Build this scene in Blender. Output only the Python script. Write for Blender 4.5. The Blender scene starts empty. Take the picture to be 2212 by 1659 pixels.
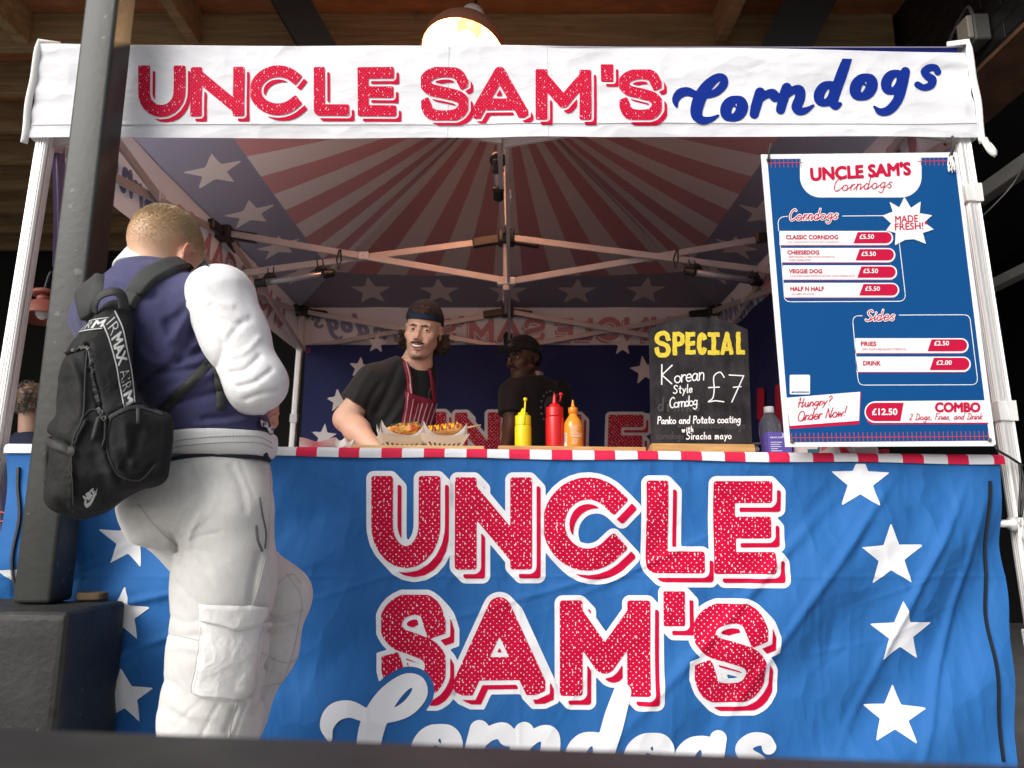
import bpy, bmesh, math, random
import numpy as np
from mathutils import Vector, Matrix
from mathutils.bvhtree import BVHTree

SC = bpy.context.scene
COL = SC.collection
R = math.radians

# ------------------------------------------------------------------ camera
CAM_H = 0.85
PITCH = R(10.8)
FPX = 2700.0 / 3840.0 * 2212.0          # focal length in 2212 px wide units
camd = bpy.data.cameras.new("camera")
camd.sensor_fit = 'HORIZONTAL'
camd.sensor_width = 36.0
camd.lens = 36.0 * 2700.0 / 3840.0
camd.clip_start = 0.03
camd.clip_end = 200.0
camd.dof.use_dof = True
camd.dof.focus_distance = 2.15
camd.dof.aperture_fstop = 6.0
cam = bpy.data.objects.new("camera", camd)
cam.location = (0, 0, CAM_H)
cam.rotation_euler = (math.pi / 2 + PITCH, 0, 0)
COL.objects.link(cam)
SC.camera = cam

# ------------------------------------------------------------------ light
SUN_EL, SUN_AZ = R(33), R(-42)          # high in a white sky behind the viewer, a little to the left
w = bpy.data.worlds.new("World")
SC.world = w
w.use_nodes = True
wn = w.node_tree
bg = wn.nodes['Background']
sky = wn.nodes.new('ShaderNodeTexSky')
sky.sky_type = 'NISHITA'
sky.sun_disc = False
sky.sun_elevation = SUN_EL
sky.sun_rotation = math.pi - SUN_AZ
sky.air_density = 1.0
sky.dust_density = 4.0
sky.ozone_density = 1.0
hs = wn.nodes.new('ShaderNodeHueSaturation')
hs.inputs['Saturation'].default_value = 0.35
wn.links.new(sky.outputs[0], hs.inputs['Color'])
wn.links.new(hs.outputs[0], bg.inputs[0])
bg.inputs[1].default_value = 0.15
sund = bpy.data.lights.new("sun", 'SUN')
sund.energy = 2.0
sund.angle = R(40)
sund.color = (1.0, 0.97, 0.93)
sun = bpy.data.objects.new("sun", sund)
sd = Vector((math.sin(SUN_AZ) * math.cos(SUN_EL), -math.cos(SUN_AZ) * math.cos(SUN_EL), math.sin(SUN_EL)))
sun.rotation_euler = sd.to_track_quat('Z', 'Y').to_euler()
sun.location = sd * 20
COL.objects.link(sun)

SC.view_settings.view_transform = 'Standard'
SC.view_settings.look = 'None'
SC.view_settings.exposure = 0.12
SC.view_settings.gamma = 1.0
SC.view_settings.use_curve_mapping = False
SC.render.engine = 'CYCLES'
try:
    SC.cycles.use_denoising = True
    SC.cycles.denoiser = 'OPENIMAGEDENOISE'
except Exception:
    pass
SC.cycles.max_bounces = 8
SC.cycles.sample_clamp_indirect = 6.0

# ------------------------------------------------------------------ layout helper
CT, ST = math.cos(PITCH), math.sin(PITCH)

def P(px, py, D):
    """A point at depth D on the line of sight of a place in the photograph (2212 px wide)."""
    X = (px - 1106.0) / FPX
    Y = (829.5 - py) / FPX
    dy = CT - Y * ST
    return Vector((X * D / dy, D, CAM_H + (ST + Y * CT) * D / dy))

def proj(V):
    """inverse of P for an (N,3) array"""
    x, y, z = V[:, 0], V[:, 1], V[:, 2] - CAM_H
    zc = y * CT + z * ST
    yc = -y * ST + z * CT
    return 1106.0 + FPX * x / zc, 829.5 - FPX * yc / zc

# ------------------------------------------------------------------ mesh helpers
class MB:
    def __init__(self):
        self.v, self.f, self.m, self.s, self.uv, self.c = [], [], [], [], None, None

    def add(self, verts, faces, mi=0, smooth=False):
        o = len(self.v)
        self.v.extend([tuple(p) for p in verts])
        for q in faces:
            self.f.append(tuple(i + o for i in q)); self.m.append(mi); self.s.append(smooth)

    def obox(self, c, ax, h, mi=0, bevel=0.0, seg=1):
        bm = bmesh.new()
        bmesh.ops.create_cube(bm, size=2.0)
        for v in bm.verts:
            v.co = Vector((v.co.x * h[0], v.co.y * h[1], v.co.z * h[2]))
        if bevel > 0:
            bmesh.ops.bevel(bm, geom=list(bm.edges), offset=bevel, segments=seg, affect='EDGES', profile=0.5)
        bm.verts.index_update()
        A = [Vector(a).normalized() for a in ax]
        c = Vector(c)
        self.add([c + A[0] * v.co.x + A[1] * v.co.y + A[2] * v.co.z for v in bm.verts],
                 [[v.index for v in f.verts] for f in bm.faces], mi, seg > 1)
        bm.free()

    def box(self, lo, hi, mi=0, bevel=0.0, seg=1):
        lo, hi = Vector(lo), Vector(hi)
        self.obox((lo + hi) / 2, ((1, 0, 0), (0, 1, 0), (0, 0, 1)), (hi - lo) / 2, mi, bevel, seg)

    def bar(self, a, b, w_, h_, up=(0, 0, 1), mi=0, bevel=0.0):
        a, b = Vector(a), Vector(b)
        d = (b - a).normalized()
        s = d.cross(Vector(up))
        if s.length < 1e-4: s = d.cross(Vector((0, 1, 0)))
        s.normalize(); u = s.cross(d)
        self.obox((a + b) / 2, (d, s, u), ((b - a).length / 2, w_ / 2, h_ / 2), mi, bevel)

    def tube(self, pts, r, n=8, mi=0, caps=True, flat=1.0, ref=None):
        pts = [Vector(p) for p in pts]
        rs = list(r) if hasattr(r, '__len__') else [r] * len(pts)
        rings, u = [], None
        for i, p in enumerate(pts):
            t = (pts[min(i + 1, len(pts) - 1)] - pts[max(i - 1, 0)])
            t = t.normalized() if t.length > 1e-9 else Vector((0, 0, 1))
            if u is None:
                u = Vector(ref) if ref else (Vector((0, 0, 1)) if abs(t.z) < 0.9 else Vector((1, 0, 0)))
            u = (u - t * u.dot(t)).normalized()
            s = t.cross(u)
            rings.append([p + (u * math.cos(2 * math.pi * k / n) * flat + s * math.sin(2 * math.pi * k / n)) * rs[i] for k in range(n)])
        vs = [q for rg in rings for q in rg]
        fs = []
        for i in range(len(pts) - 1):
            for k in range(n):
                fs.append((i * n + k, i * n + (k + 1) % n, (i + 1) * n + (k + 1) % n, (i + 1) * n + k))
        if caps:
            fs.append(tuple(range(n - 1, -1, -1)))
            fs.append(tuple((len(pts) - 1) * n + k for k in range(n)))
        self.add(vs, fs, mi, n > 5)

    def lathe(self, c, prof, n=28, mi=0, axis=None, caps=True):
        c = Vector(c)
        M = Matrix.Identity(3)
        if axis is not None:
            M = Vector(axis).normalized().to_track_quat('Z', 'Y').to_matrix()
        vs, fs = [], []
        for r, z in prof:
            for k in range(n):
                a = 2 * math.pi * k / n
                vs.append(c + M @ Vector((r * math.cos(a), r * math.sin(a), z)))
        for i in range(len(prof) - 1):
            for k in range(n):
                fs.append((i * n + k, i * n + (k + 1) % n, (i + 1) * n + (k + 1) % n, (i + 1) * n + k))
        if caps:
            fs.append(tuple(range(n - 1, -1, -1)))
            fs.append(tuple((len(prof) - 1) * n + k for k in range(n)))
        self.add(vs, fs, mi, True)

    def grid(self, fn, us, vs, mi=0, smooth=True, mfn=None, flip=False):
        nu, nv = len(us), len(vs)
        V = [fn(u, v) for v in vs for u in us]
        o = len(self.v)
        self.v.extend([tuple(p) for p in V])
        for j in range(nv - 1):
            for i in range(nu - 1):
                q = (o + j * nu + i, o + j * nu + i + 1, o + (j + 1) * nu + i + 1, o + (j + 1) * nu + i)
                self.f.append(q[::-1] if flip else q)
                self.m.append(mfn((us[i] + us[i + 1]) / 2, (vs[j] + vs[j + 1]) / 2) if mfn else mi)
                self.s.append(smooth)

    def prism(self, poly, fn, t, mi=0):
        """closed polygon (2d) extruded: fn(x,y,k) gives the 3d point, k in 0..t"""
        n = len(poly)
        a = [fn(x, y, 0.0) for x, y in poly]; b = [fn(x, y, t) for x, y in poly]
        self.add(a + b, [tuple(range(n))[::-1], tuple(range(n, 2 * n))] + [(i, (i + 1) % n, n + (i + 1) % n, n + i) for i in range(n)], mi)

ROOT = {}

def tag(o, label=None, cat=None, group=None, kind=None):
    if label: o['label'] = label
    if cat: o['category'] = cat
    if group: o['group'] = group
    if kind: o['kind'] = kind
    return o

def thing(name, label, cat, loc=(0, 0, 0), group=None):
    o = bpy.data.objects.new(name, None)
    o.empty_display_size = 0.1
    COL.objects.link(o)
    o.location = loc
    ROOT[o.name] = Vector(loc)
    return tag(o, label, cat, group)

def mkmesh(name, mb, off):
    me = bpy.data.meshes.new(name)
    V = np.array(mb.v, dtype=np.float64).reshape(-1, 3) - np.array(off)
    me.from_pydata(V.tolist(), [], mb.f)
    me.polygons.foreach_set('material_index', mb.m)
    me.polygons.foreach_set('use_smooth', mb.s)
    if mb.uv is not None:
        lay = me.uv_layers.new(name='UVMap')
        vi = np.zeros(len(me.loops), dtype=np.int32); me.loops.foreach_get('vertex_index', vi)
        lay.data.foreach_set('uv', np.asarray(mb.uv, dtype=np.float32)[vi].ravel())
    if mb.c is not None:
        at = me.color_attributes.new('Col', 'FLOAT_COLOR', 'POINT')
        c4 = np.ones((len(mb.v), 4), dtype=np.float32); c4[:, :3] = mb.c
        at.data.foreach_set('color', c4.ravel())
    me.update()
    return me

def part(name, mb, mats, parent, label=None):
    off = ROOT[parent.name]
    me = mkmesh(name, mb, off)
    for m in (mats if isinstance(mats, (list, tuple)) else [mats]): me.materials.append(m)
    o = bpy.data.objects.new(name, me)
    COL.objects.link(o)
    o.parent = parent
    ROOT[o.name] = off
    if label: o['label'] = label
    return o

def solo(name, mb, mats, label=None, cat=None, group=None, kind=None, loc=None):
    V = np.array(mb.v).reshape(-1, 3)
    if loc is None:
        loc = ((V[:, 0].min() + V[:, 0].max()) / 2, (V[:, 1].min() + V[:, 1].max()) / 2, V[:, 2].min()) if kind is None else (0, 0, 0)
    loc = [float(q) for q in loc]
    me = mkmesh(name, mb, loc)
    for m in (mats if isinstance(mats, (list, tuple)) else [mats]): me.materials.append(m)
    o = bpy.data.objects.new(name, me)
    COL.objects.link(o)
    o.location = loc
    ROOT[o.name] = Vector(loc)
    return tag(o, label, cat, group, kind)

# ------------------------------------------------------------------ materials
def mat(name, col=(.5, .5, .5), rough=.6, metal=0.0, spec=.5, var=0.0, vscale=8.0, bump=0.0, bscale=60.0,
        stretch=(1, 1, 1), sheen=0.0, transl=0.0, attr=False, emit=None, alpha_trans=0.0, crumple=0.0, cscale=7.0,
        coat=0.0, sss=0.0, weave=0.0, bdist=.004):
    m = bpy.data.materials.new(name)
    m.use_nodes = True
    nt = m.node_tree; N = nt.nodes; L = nt.links
    b = N['Principled BSDF']
    b.inputs['Roughness'].default_value = rough
    b.inputs['Metallic'].default_value = metal
    b.inputs['Specular IOR Level'].default_value = spec
    if sheen: b.inputs['Sheen Weight'].default_value = sheen
    if coat: b.inputs['Coat Weight'].default_value = coat; b.inputs['Coat Roughness'].default_value = .08
    if sss:
        b.inputs['Subsurface Weight'].default_value = sss
        b.inputs['Subsurface Radius'].default_value = (.012, .005, .003)
        b.inputs['Subsurface Scale'].default_value = 1.0
    if alpha_trans: b.inputs['Transmission Weight'].default_value = alpha_trans
    tc = N.new('ShaderNodeTexCoord'); mp = N.new('ShaderNodeMapping')
    mp.inputs['Scale'].default_value = stretch
    L.new(tc.outputs['Object'], mp.inputs[0])
    if attr:
        a = N.new('ShaderNodeAttribute'); a.attribute_name = 'Col'; src = a.outputs['Color']
    else:
        rgb = N.new('ShaderNodeRGB'); rgb.outputs[0].default_value = (*col, 1); src = rgb.outputs[0]
    if var:
        nz = N.new('ShaderNodeTexNoise'); nz.inputs['Scale'].default_value = vscale; nz.inputs['Detail'].default_value = 6
        L.new(mp.outputs[0], nz.inputs['Vector'])
        mr = N.new('ShaderNodeMapRange'); mr.inputs[1].default_value = .25; mr.inputs[2].default_value = .75
        mr.inputs[3].default_value = 1 - var; mr.inputs[4].default_value = 1 + var
        L.new(nz.outputs[0], mr.inputs[0])
        mx = N.new('ShaderNodeVectorMath'); mx.operation = 'SCALE'
        L.new(src, mx.inputs[0]); L.new(mr.outputs[0], mx.inputs['Scale']); src = mx.outputs[0]
    L.new(src, b.inputs['Base Color'])
    nrm = None
    def addbump(h, strength, dist):
        nonlocal nrm
        bp = N.new('ShaderNodeBump'); bp.inputs['Strength'].default_value = strength; bp.inputs['Distance'].default_value = dist
        L.new(h, bp.inputs['Height'])
        if nrm is not None: L.new(nrm, bp.inputs['Normal'])
        nrm = bp.outputs[0]
    if crumple:
        n1 = N.new('ShaderNodeTexNoise'); n1.inputs['Scale'].default_value = cscale * .7; n1.inputs['Detail'].default_value = 3
        L.new(mp.outputs[0], n1.inputs['Vector'])
        ad = N.new('ShaderNodeVectorMath'); ad.operation = 'MULTIPLY_ADD'
        ad.inputs[1].default_value = (.16, .16, .16)
        L.new(n1.outputs['Color'], ad.inputs[0]); L.new(mp.outputs[0], ad.inputs[2])
        vo = N.new('ShaderNodeTexVoronoi'); vo.feature = 'F1'; vo.inputs['Scale'].default_value = cscale
        L.new(ad.outputs[0], vo.inputs['Vector'])
        addbump(vo.outputs['Distance'], crumple, .03)
        v2 = N.new('ShaderNodeTexVoronoi'); v2.feature = 'F1'; v2.inputs['Scale'].default_value = cscale * 2.7
        L.new(ad.outputs[0], v2.inputs['Vector'])
        addbump(v2.outputs['Distance'], crumple * .6, .012)
    if bump:
        n2 = N.new('ShaderNodeTexNoise'); n2.inputs['Scale'].default_value = bscale; n2.inputs['Detail'].default_value = 5
        L.new(mp.outputs[0], n2.inputs['Vector'])
        addbump(n2.outputs[0], bump, bdist)
    if weave:
        wv = N.new('ShaderNodeTexWave'); wv.inputs['Scale'].default_value = weave; wv.bands_direction = 'DIAGONAL'
        L.new(mp.outputs[0], wv.inputs['Vector'])
        addbump(wv.outputs[0], .25, .001)
    if nrm is not None: L.new(nrm, b.inputs['Normal'])
    out = N['Material Output']
    if transl:
        tr = N.new('ShaderNodeBsdfTranslucent'); L.new(src, tr.inputs[0])
        ms = N.new('ShaderNodeMixShader'); ms.inputs[0].default_value = transl
        L.new(b.outputs[0], ms.inputs[1]); L.new(tr.outputs[0], ms.inputs[2]); L.new(ms.outputs[0], out.inputs[0])
    if emit:
        b.inputs['Emission Color'].default_value = (*emit[:3], 1); b.inputs['Emission Strength'].default_value = emit[3]
    return m

def wood(name, c1, c2, scale=3.0, stretch=(1, 12, 12), rough=.7, bump=.3):
    m = bpy.data.materials.new(name); m.use_nodes = True
    nt = m.node_tree; N = nt.nodes; L = nt.links; b = N['Principled BSDF']
    tc = N.new('ShaderNodeTexCoord'); mp = N.new('ShaderNodeMapping'); mp.inputs['Scale'].default_value = stretch
    L.new(tc.outputs['Object'], mp.inputs[0])
    nz = N.new('ShaderNodeTexNoise'); nz.inputs['Scale'].default_value = scale; nz.inputs['Detail'].default_value = 8; nz.inputs['Distortion'].default_value = .6
    L.new(mp.outputs[0], nz.inputs['Vector'])
    cr = N.new('ShaderNodeValToRGB')
    cr.color_ramp.elements[0].position = .3; cr.color_ramp.elements[0].color = (*c1, 1)
    cr.color_ramp.elements[1].position = .72; cr.color_ramp.elements[1].color = (*c2, 1)
    L.new(nz.outputs[0], cr.inputs[0])
    mp2 = N.new('ShaderNodeMapping'); mp2.inputs['Scale'].default_value = tuple(1 + (s - 1) * .12 for s in stretch)
    L.new(tc.outputs['Object'], mp2.inputs[0])
    vo = N.new('ShaderNodeTexVoronoi'); vo.inputs['Scale'].default_value = scale * .55; vo.inputs['Randomness'].default_value = 1
    L.new(mp2.outputs[0], vo.inputs['Vector'])
    mr = N.new('ShaderNodeMapRange'); mr.inputs[1].default_value = .03; mr.inputs[2].default_value = .09; mr.inputs[3].default_value = .35; mr.inputs[4].default_value = 1
    L.new(vo.outputs['Distance'], mr.inputs[0])
    sc_ = N.new('ShaderNodeVectorMath'); sc_.operation = 'SCALE'
    L.new(cr.outputs[0], sc_.inputs[0]); L.new(mr.outputs[0], sc_.inputs['Scale'])
    L.new(sc_.outputs[0], b.inputs['Base Color'])
    b.inputs['Roughness'].default_value = rough
    bp = N.new('ShaderNodeBump'); bp.inputs['Strength'].default_value = bump; bp.inputs['Distance'].default_value = .003
    L.new(nz.outputs[0], bp.inputs['Height']); L.new(bp.outputs[0], b.inputs['Normal'])
    return m

def specks(m, scale, thr, col, stretch=(1, 1, 1), amount=.5):
    """chips and pits: small irregular spots of another colour"""
    nt = m.node_tree; N = nt.nodes; L = nt.links; b = N['Principled BSDF']
    src = b.inputs['Base Color'].links[0].from_socket
    tc = N.new('ShaderNodeTexCoord'); mp = N.new('ShaderNodeMapping'); mp.inputs['Scale'].default_value = stretch
    L.new(tc.outputs['Object'], mp.inputs[0])
    n1 = N.new('ShaderNodeTexNoise'); n1.inputs['Scale'].default_value = scale * 1.7; n1.inputs['Detail'].default_value = 4; L.new(mp.outputs[0], n1.inputs['Vector'])
    ad = N.new('ShaderNodeVectorMath'); ad.operation = 'MULTIPLY_ADD'; ad.inputs[1].default_value = (.6 / scale,) * 3
    L.new(n1.outputs['Color'], ad.inputs[0]); L.new(mp.outputs[0], ad.inputs[2])
    vo = N.new('ShaderNodeTexVoronoi'); vo.inputs['Scale'].default_value = scale; L.new(ad.outputs[0], vo.inputs['Vector'])
    sp = N.new('ShaderNodeSeparateColor'); L.new(vo.outputs['Color'], sp.inputs[0])
    mr = N.new('ShaderNodeMath'); mr.operation = 'MULTIPLY'; mr.inputs[1].default_value = thr; L.new(sp.outputs[0], mr.inputs[0])
    sq = N.new('ShaderNodeMath'); sq.operation = 'POWER'; sq.inputs[1].default_value = 3; L.new(sp.outputs[0], sq.inputs[0])
    m2 = N.new('ShaderNodeMath'); m2.operation = 'MULTIPLY'; m2.inputs[1].default_value = thr; L.new(sq.outputs[0], m2.inputs[0])
    lt = N.new('ShaderNodeMath'); lt.operation = 'LESS_THAN'; L.new(vo.outputs['Distance'], lt.inputs[0]); L.new(m2.outputs[0], lt.inputs[1])
    mx = N.new('ShaderNodeMix'); mx.data_type = 'RGBA'; mx.inputs[7].default_value = (*col, 1)
    am = N.new('ShaderNodeMath'); am.operation = 'MULTIPLY'; am.inputs[1].default_value = amount; L.new(lt.outputs[0], am.inputs[0])
    L.new(am.outputs[0], mx.inputs[0]); L.new(src, mx.inputs[6]); L.new(mx.outputs[2], b.inputs['Base Color'])
    return m

def dotted(name, red, white, scale, dot=.22, transl=0.0, crumple=0.0, cscale=7.0, rough=.75):
    """printed red with a scatter of small pale dots and dashes (UV in printed units)"""
    m = mat(name, red, rough, spec=.12, crumple=crumple, cscale=cscale, transl=transl)
    nt = m.node_tree; N = nt.nodes; L = nt.links; b = N['Principled BSDF']
    tc = N.new('ShaderNodeTexCoord'); mp = N.new('ShaderNodeMapping'); mp.inputs['Scale'].default_value = (scale, scale, 1)
    mp.inputs['Rotation'].default_value = (0, 0, R(45))
    L.new(tc.outputs['UV'], mp.inputs[0])
    vo = N.new('ShaderNodeTexVoronoi'); vo.voronoi_dimensions = '2D'; vo.inputs['Scale'].default_value = 1; vo.inputs['Randomness'].default_value = .28
    L.new(mp.outputs[0], vo.inputs['Vector'])
    nz = N.new('ShaderNodeTexNoise'); nz.inputs['Scale'].default_value = .6; nz.inputs['Detail'].default_value = 3
    L.new(mp.outputs[0], nz.inputs['Vector'])
    th = N.new('ShaderNodeMapRange'); th.inputs[1].default_value = .35; th.inputs[2].default_value = .65
    th.inputs[3].default_value = dot * .65; th.inputs[4].default_value = dot * 1.25
    L.new(nz.outputs[0], th.inputs[0])
    lt = N.new('ShaderNodeMath'); lt.operation = 'LESS_THAN'
    L.new(vo.outputs['Distance'], lt.inputs[0]); L.new(th.outputs[0], lt.inputs[1])
    mp2 = N.new('ShaderNodeMapping'); mp2.inputs['Scale'].default_value = (scale * .75, scale * .22, 1); mp2.inputs['Rotation'].default_value = (0, 0, R(-38))
    L.new(tc.outputs['UV'], mp2.inputs[0])
    v2 = N.new('ShaderNodeTexVoronoi'); v2.voronoi_dimensions = '2D'; v2.inputs['Scale'].default_value = 1
    L.new(mp2.outputs[0], v2.inputs['Vector'])
    l2 = N.new('ShaderNodeMath'); l2.operation = 'LESS_THAN'; l2.inputs[1].default_value = .07
    L.new(v2.outputs['Distance'], l2.inputs[0])
    mxx = N.new('ShaderNodeMath'); mxx.operation = 'MAXIMUM'
    L.new(lt.outputs[0], mxx.inputs[0]); L.new(l2.outputs[0], mxx.inputs[1])
    mix = N.new('ShaderNodeMix'); mix.data_type = 'RGBA'
    mix.inputs[6].default_value = (*red, 1); mix.inputs[7].default_value = (*white, 1)
    L.new(mxx.outputs[0], mix.inputs[0])
    for l in list(b.inputs['Base Color'].links): L.remove(l)
    L.new(mix.outputs[2], b.inputs['Base Color'])
    for n in N:
        if n.bl_idname == 'ShaderNodeBsdfTranslucent':
            for l in list(n.inputs[0].links): L.remove(l)
            L.new(mix.outputs[2], n.inputs[0])
    return m

# ------------------------------------------------------------------ 2d distance fields, filled as meshes
def seg2(X, Y, a, b, r0, r1=None, cap0='r', cap1='r'):
    r1 = r0 if r1 is None else r1
    bx, by = b[0] - a[0], b[1] - a[1]
    L2 = max(bx * bx + by * by, 1e-12)
    t = ((X - a[0]) * bx + (Y - a[1]) * by) / L2
    tc_ = np.clip(t, 0, 1)
    d = np.hypot(X - a[0] - tc_ * bx, Y - a[1] - tc_ * by) - (r0 + (r1 - r0) * tc_)
    if cap0 == 's' or cap1 == 's':
        Ln = math.sqrt(L2)
        al = t * Ln; pr = np.abs((X - a[0]) * by - (Y - a[1]) * bx) / Ln
        e0 = -al - (r0 if cap0 == 's' else 0); e1 = al - Ln - (r1 if cap1 == 's' else 0)
        qa, qb = np.maximum(e0, e1), pr - r0
        bx_ = np.hypot(np.maximum(qa, 0), np.maximum(qb, 0)) + np.minimum(np.maximum(qa, qb), 0)
        d = np.minimum(d, bx_)
    return d

def catmull(pts, n=6):
    p = [np.array(q, float) for q in pts]
    p = [2 * p[0] - p[1]] + p + [2 * p[-1] - p[-2]]
    out = []
    for i in range(1, len(p) - 2):
        for k in range(n):
            t = k / n
            out.append(.5 * ((2 * p[i]) + (-p[i - 1] + p[i + 1]) * t + (2 * p[i - 1] - 5 * p[i] + 4 * p[i + 1] - p[i + 2]) * t * t
                             + (-p[i - 1] + 3 * p[i] - 3 * p[i + 1] + p[i + 2]) * t ** 3))
    out.append(p[-2])
    return out

def ms_fill(F, xs, ys):
    """polygons of the region F<0 on a regular grid"""
    verts, polys, vid = [], [], {}
    nx, ny = F.shape
    ins = F < 0
    anyc = ins[:-1, :-1] | ins[1:, :-1] | ins[1:, 1:] | ins[:-1, 1:]
    def cv(i, j):
        k = (i, j)
        if k not in vid: vid[k] = len(verts); verts.append((xs[i], ys[j]))
        return vid[k]
    def ev(i, j, i2, j2):
        k = (min(i, i2), min(j, j2), i != i2)
        if k not in vid:
            a, b = F[i, j], F[i2, j2]; t = a / (a - b)
            vid[k] = len(verts); verts.append((xs[i] + (xs[i2] - xs[i]) * t, ys[j] + (ys[j2] - ys[j]) * t))
        return vid[k]
    for i, j in zip(*np.nonzero(anyc)):
        cs = ((i, j), (i + 1, j), (i + 1, j + 1), (i, j + 1))
        q = []
        for k in range(4):
            a, b = cs[k], cs[(k + 1) % 4]
            if ins[a]: q.append(cv(*a))
            if ins[a] != ins[b]: q.append(ev(*a, *b))
        if len(q) > 2: polys.append(q)
    return verts, polys

BLK = {
 'U': [([(0, 1), (0, .45)] + [(.5 - .5 * math.cos(a), .45 - .45 * math.sin(a)) for a in np.linspace(.15, math.pi - .15, 11)] + [(1, .45), (1, 1)], 's')],
 'N': [([(0, 0), (0, 1)], 's'), ([(0, .97), (1, .03)], 'r'), ([(1, 0), (1, 1)], 's')],
 'C': [([(.5 + .52 * math.cos(a), .5 + .5 * math.sin(a)) for a in np.linspace(R(42), R(318), 25)], 's')],
 'L': [([(0, 1), (0, 0), (1, 0)], 's')],
 'E': [([(0, 1), (0, 0)], 's'), ([(0, 1), (.93, 1)], 's'), ([(0, .5), (.9, .5)], 's'), ([(0, 0), (1, 0)], 's')],
 'S': [(catmull([(1.02, .76), (.86, .97), (.5, 1.03), (.12, .95), (-.04, .77), (.12, .60), (.5, .52), (.9, .42), (1.04, .24), (.88, .03), (.5, -.03), (.12, .03), (-.03, .25)], 4), 's')],
 'A': [([(0, 0), (.5, 1), (1, 0)], 's'), ([(.16, .2), (.84, .2)], 'r')],
 'M': [([(0, 0), (0, .98)], 's'), ([(0, .95), (.5, .3), (1, .95)], 'r'), ([(1, .98), (1, 0)], 's')],
 "'": [([(.5, 0), (.45, 1)], 's')],
 'P': [([(0, 0), (0, 1)], 's'), (catmull([(0, 1), (.6, 1), (1, .87), (1, .62), (.6, .47), (0, .47)], 5), 'r')],
 'I': [([(.5, 0), (.5, 1)], 'r'), ([(0, 1), (1, 1)], 's'), ([(0, 0), (1, 0)], 's')],
}

def block_sdf(ch, box, X, Y, hw, rc, clip=True):
    """block capital in the pixel box (x0, ytop, x1, ybottom); y grows downwards"""
    x0, y0, x1, y1 = box
    a = hw
    d = np.full(X.shape, 1e9)
    for pts, cap in BLK[ch]:
        q = [(x0 + a + u * (x1 - x0 - 2 * a), y1 - a - v * (y1 - y0 - 2 * a)) for u, v in pts]
        for k in range(len(q) - 1):
            d = np.minimum(d, seg2(X, Y, q[k], q[k + 1], hw - rc, None, cap if k == 0 else 'r', cap if k == len(q) - 2 else 'r'))
    if clip:
        qa, qb = np.abs(X - (x0 + x1) / 2) - (x1 - x0) / 2 + rc, np.abs(Y - (y0 + y1) / 2) - (y1 - y0) / 2 + rc
        d = np.maximum(d, np.hypot(np.maximum(qa, 0), np.maximum(qb, 0)) + np.minimum(np.maximum(qa, qb), 0))
    return d - rc

def ell_pts(cx, cy, rx, ry, a0=0, a1=360, n=18):
    return [(cx + rx * math.cos(R(a0 + (a1 - a0) * i / n)), cy + ry * math.sin(R(a0 + (a1 - a0) * i / n))) for i in range(n + 1)]

def rad(pts, cx, base, ext):
    return [base + ext * min(1, abs(x - cx) / .3) for x, y in pts]

_o = ell_pts(.46, .48, .3, .36)
_d = ell_pts(.42, .46, .28, .34)
SCRIPT = {
 'o': ([(_o, rad(_o, .46, .11, .08)), ([(.5, .86), (.36, .7), (.5, .55)], [.1, .06, .03])], 1.05),
 'r': ([([(.14, .92), (.12, .5), (.12, .1)], [.17, .17, .15]), ([(.14, .5), (.35, .82), (.6, .9), (.74, .78)], [.07, .12, .15, .17])], .9),
 'n': ([([(.14, .92), (.12, .5), (.12, .1)], [.17, .17, .15]),
        ([(.14, .5), (.4, .84), (.66, .84), (.74, .55), (.7, .22), (.86, .05), (1.1, .1), (1.32, .28)], [.07, .12, .16, .17, .17, .14, .1, .04])], 1.3),
 'd': ([(_d, rad(_d, .42, .11, .07)), ([(.84, 1.75), (.78, 1.2), (.74, .6), (.74, .2), (.86, .0), (1.02, .08)], [.15, .18, .17, .16, .13, .07])], 1.12),
 'g': ([(_d, rad(_d, .42, .11, .07)), ([(.76, .88), (.76, .3), (.72, -.25), (.5, -.6), (.2, -.66), (-.08, -.46)], [.15, .17, .16, .15, .12, .04])], 1.1),
 's': ([([(.78, .72), (.66, .88), (.4, .88), (.24, .72), (.38, .54), (.62, .38), (.62, .14), (.36, .04), (.08, .16)], [.13, .11, .13, .14, .15, .16, .14, .12, .12])], .95),
 'C': ([(catmull([(-.42, .6), (-.52, .86), (-.42, 1.12), (-.14, 1.2), (.22, 1.08), (.6, 1.04), (1.0, 1.2), (1.2, 1.5), (1.12, 1.74), (.86, 1.74), (.56, 1.4), (.4, .9), (.42, .35), (.66, .08), (1.0, .08), (1.3, .26)], 1)[:16],
         [.05, .12, .16, .15, .12, .1, .13, .14, .12, .14, .19, .22, .2, .15, .11, .04])], 1.5),
 'i': ([([(.14, .92), (.12, .4), (.2, .06), (.42, .14)], [.17, .16, .14, .06]), ([(.2, 1.35), (.2, 1.36)], [.17, .17])], .55),
 'e': ([([(.14, .42), (.6, .56), (.62, .84), (.36, .9), (.14, .62), (.16, .25), (.42, .04), (.8, .2)], [.08, .1, .12, .13, .17, .16, .13, .05])], .9),
}

def script_sdf(word, px, X, Y, shear=.22, thin=None, wt=1.16):
    """word placed glyph by glyph; px = list of (x, ybaseline, xheight) in pixels"""
    d = np.full(X.shape, 1e9)
    for ch, (ox, oy, h) in zip(word, px):
        for pts, rr in SCRIPT[ch][0]:
            q = [(*pt, r_) for pt, r_ in zip(pts, rr)]
            q = catmull(q, 5)
            q = [(ox + (u + shear * v) * h, oy - v * h, (thin if thin else r_ * wt) * h) for u, v, r_ in q]
            for a, b in zip(q[:-1], q[1:]):
                d = np.minimum(d, seg2(X, Y, a[:2], b[:2], a[2], b[2]))
    return d

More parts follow.
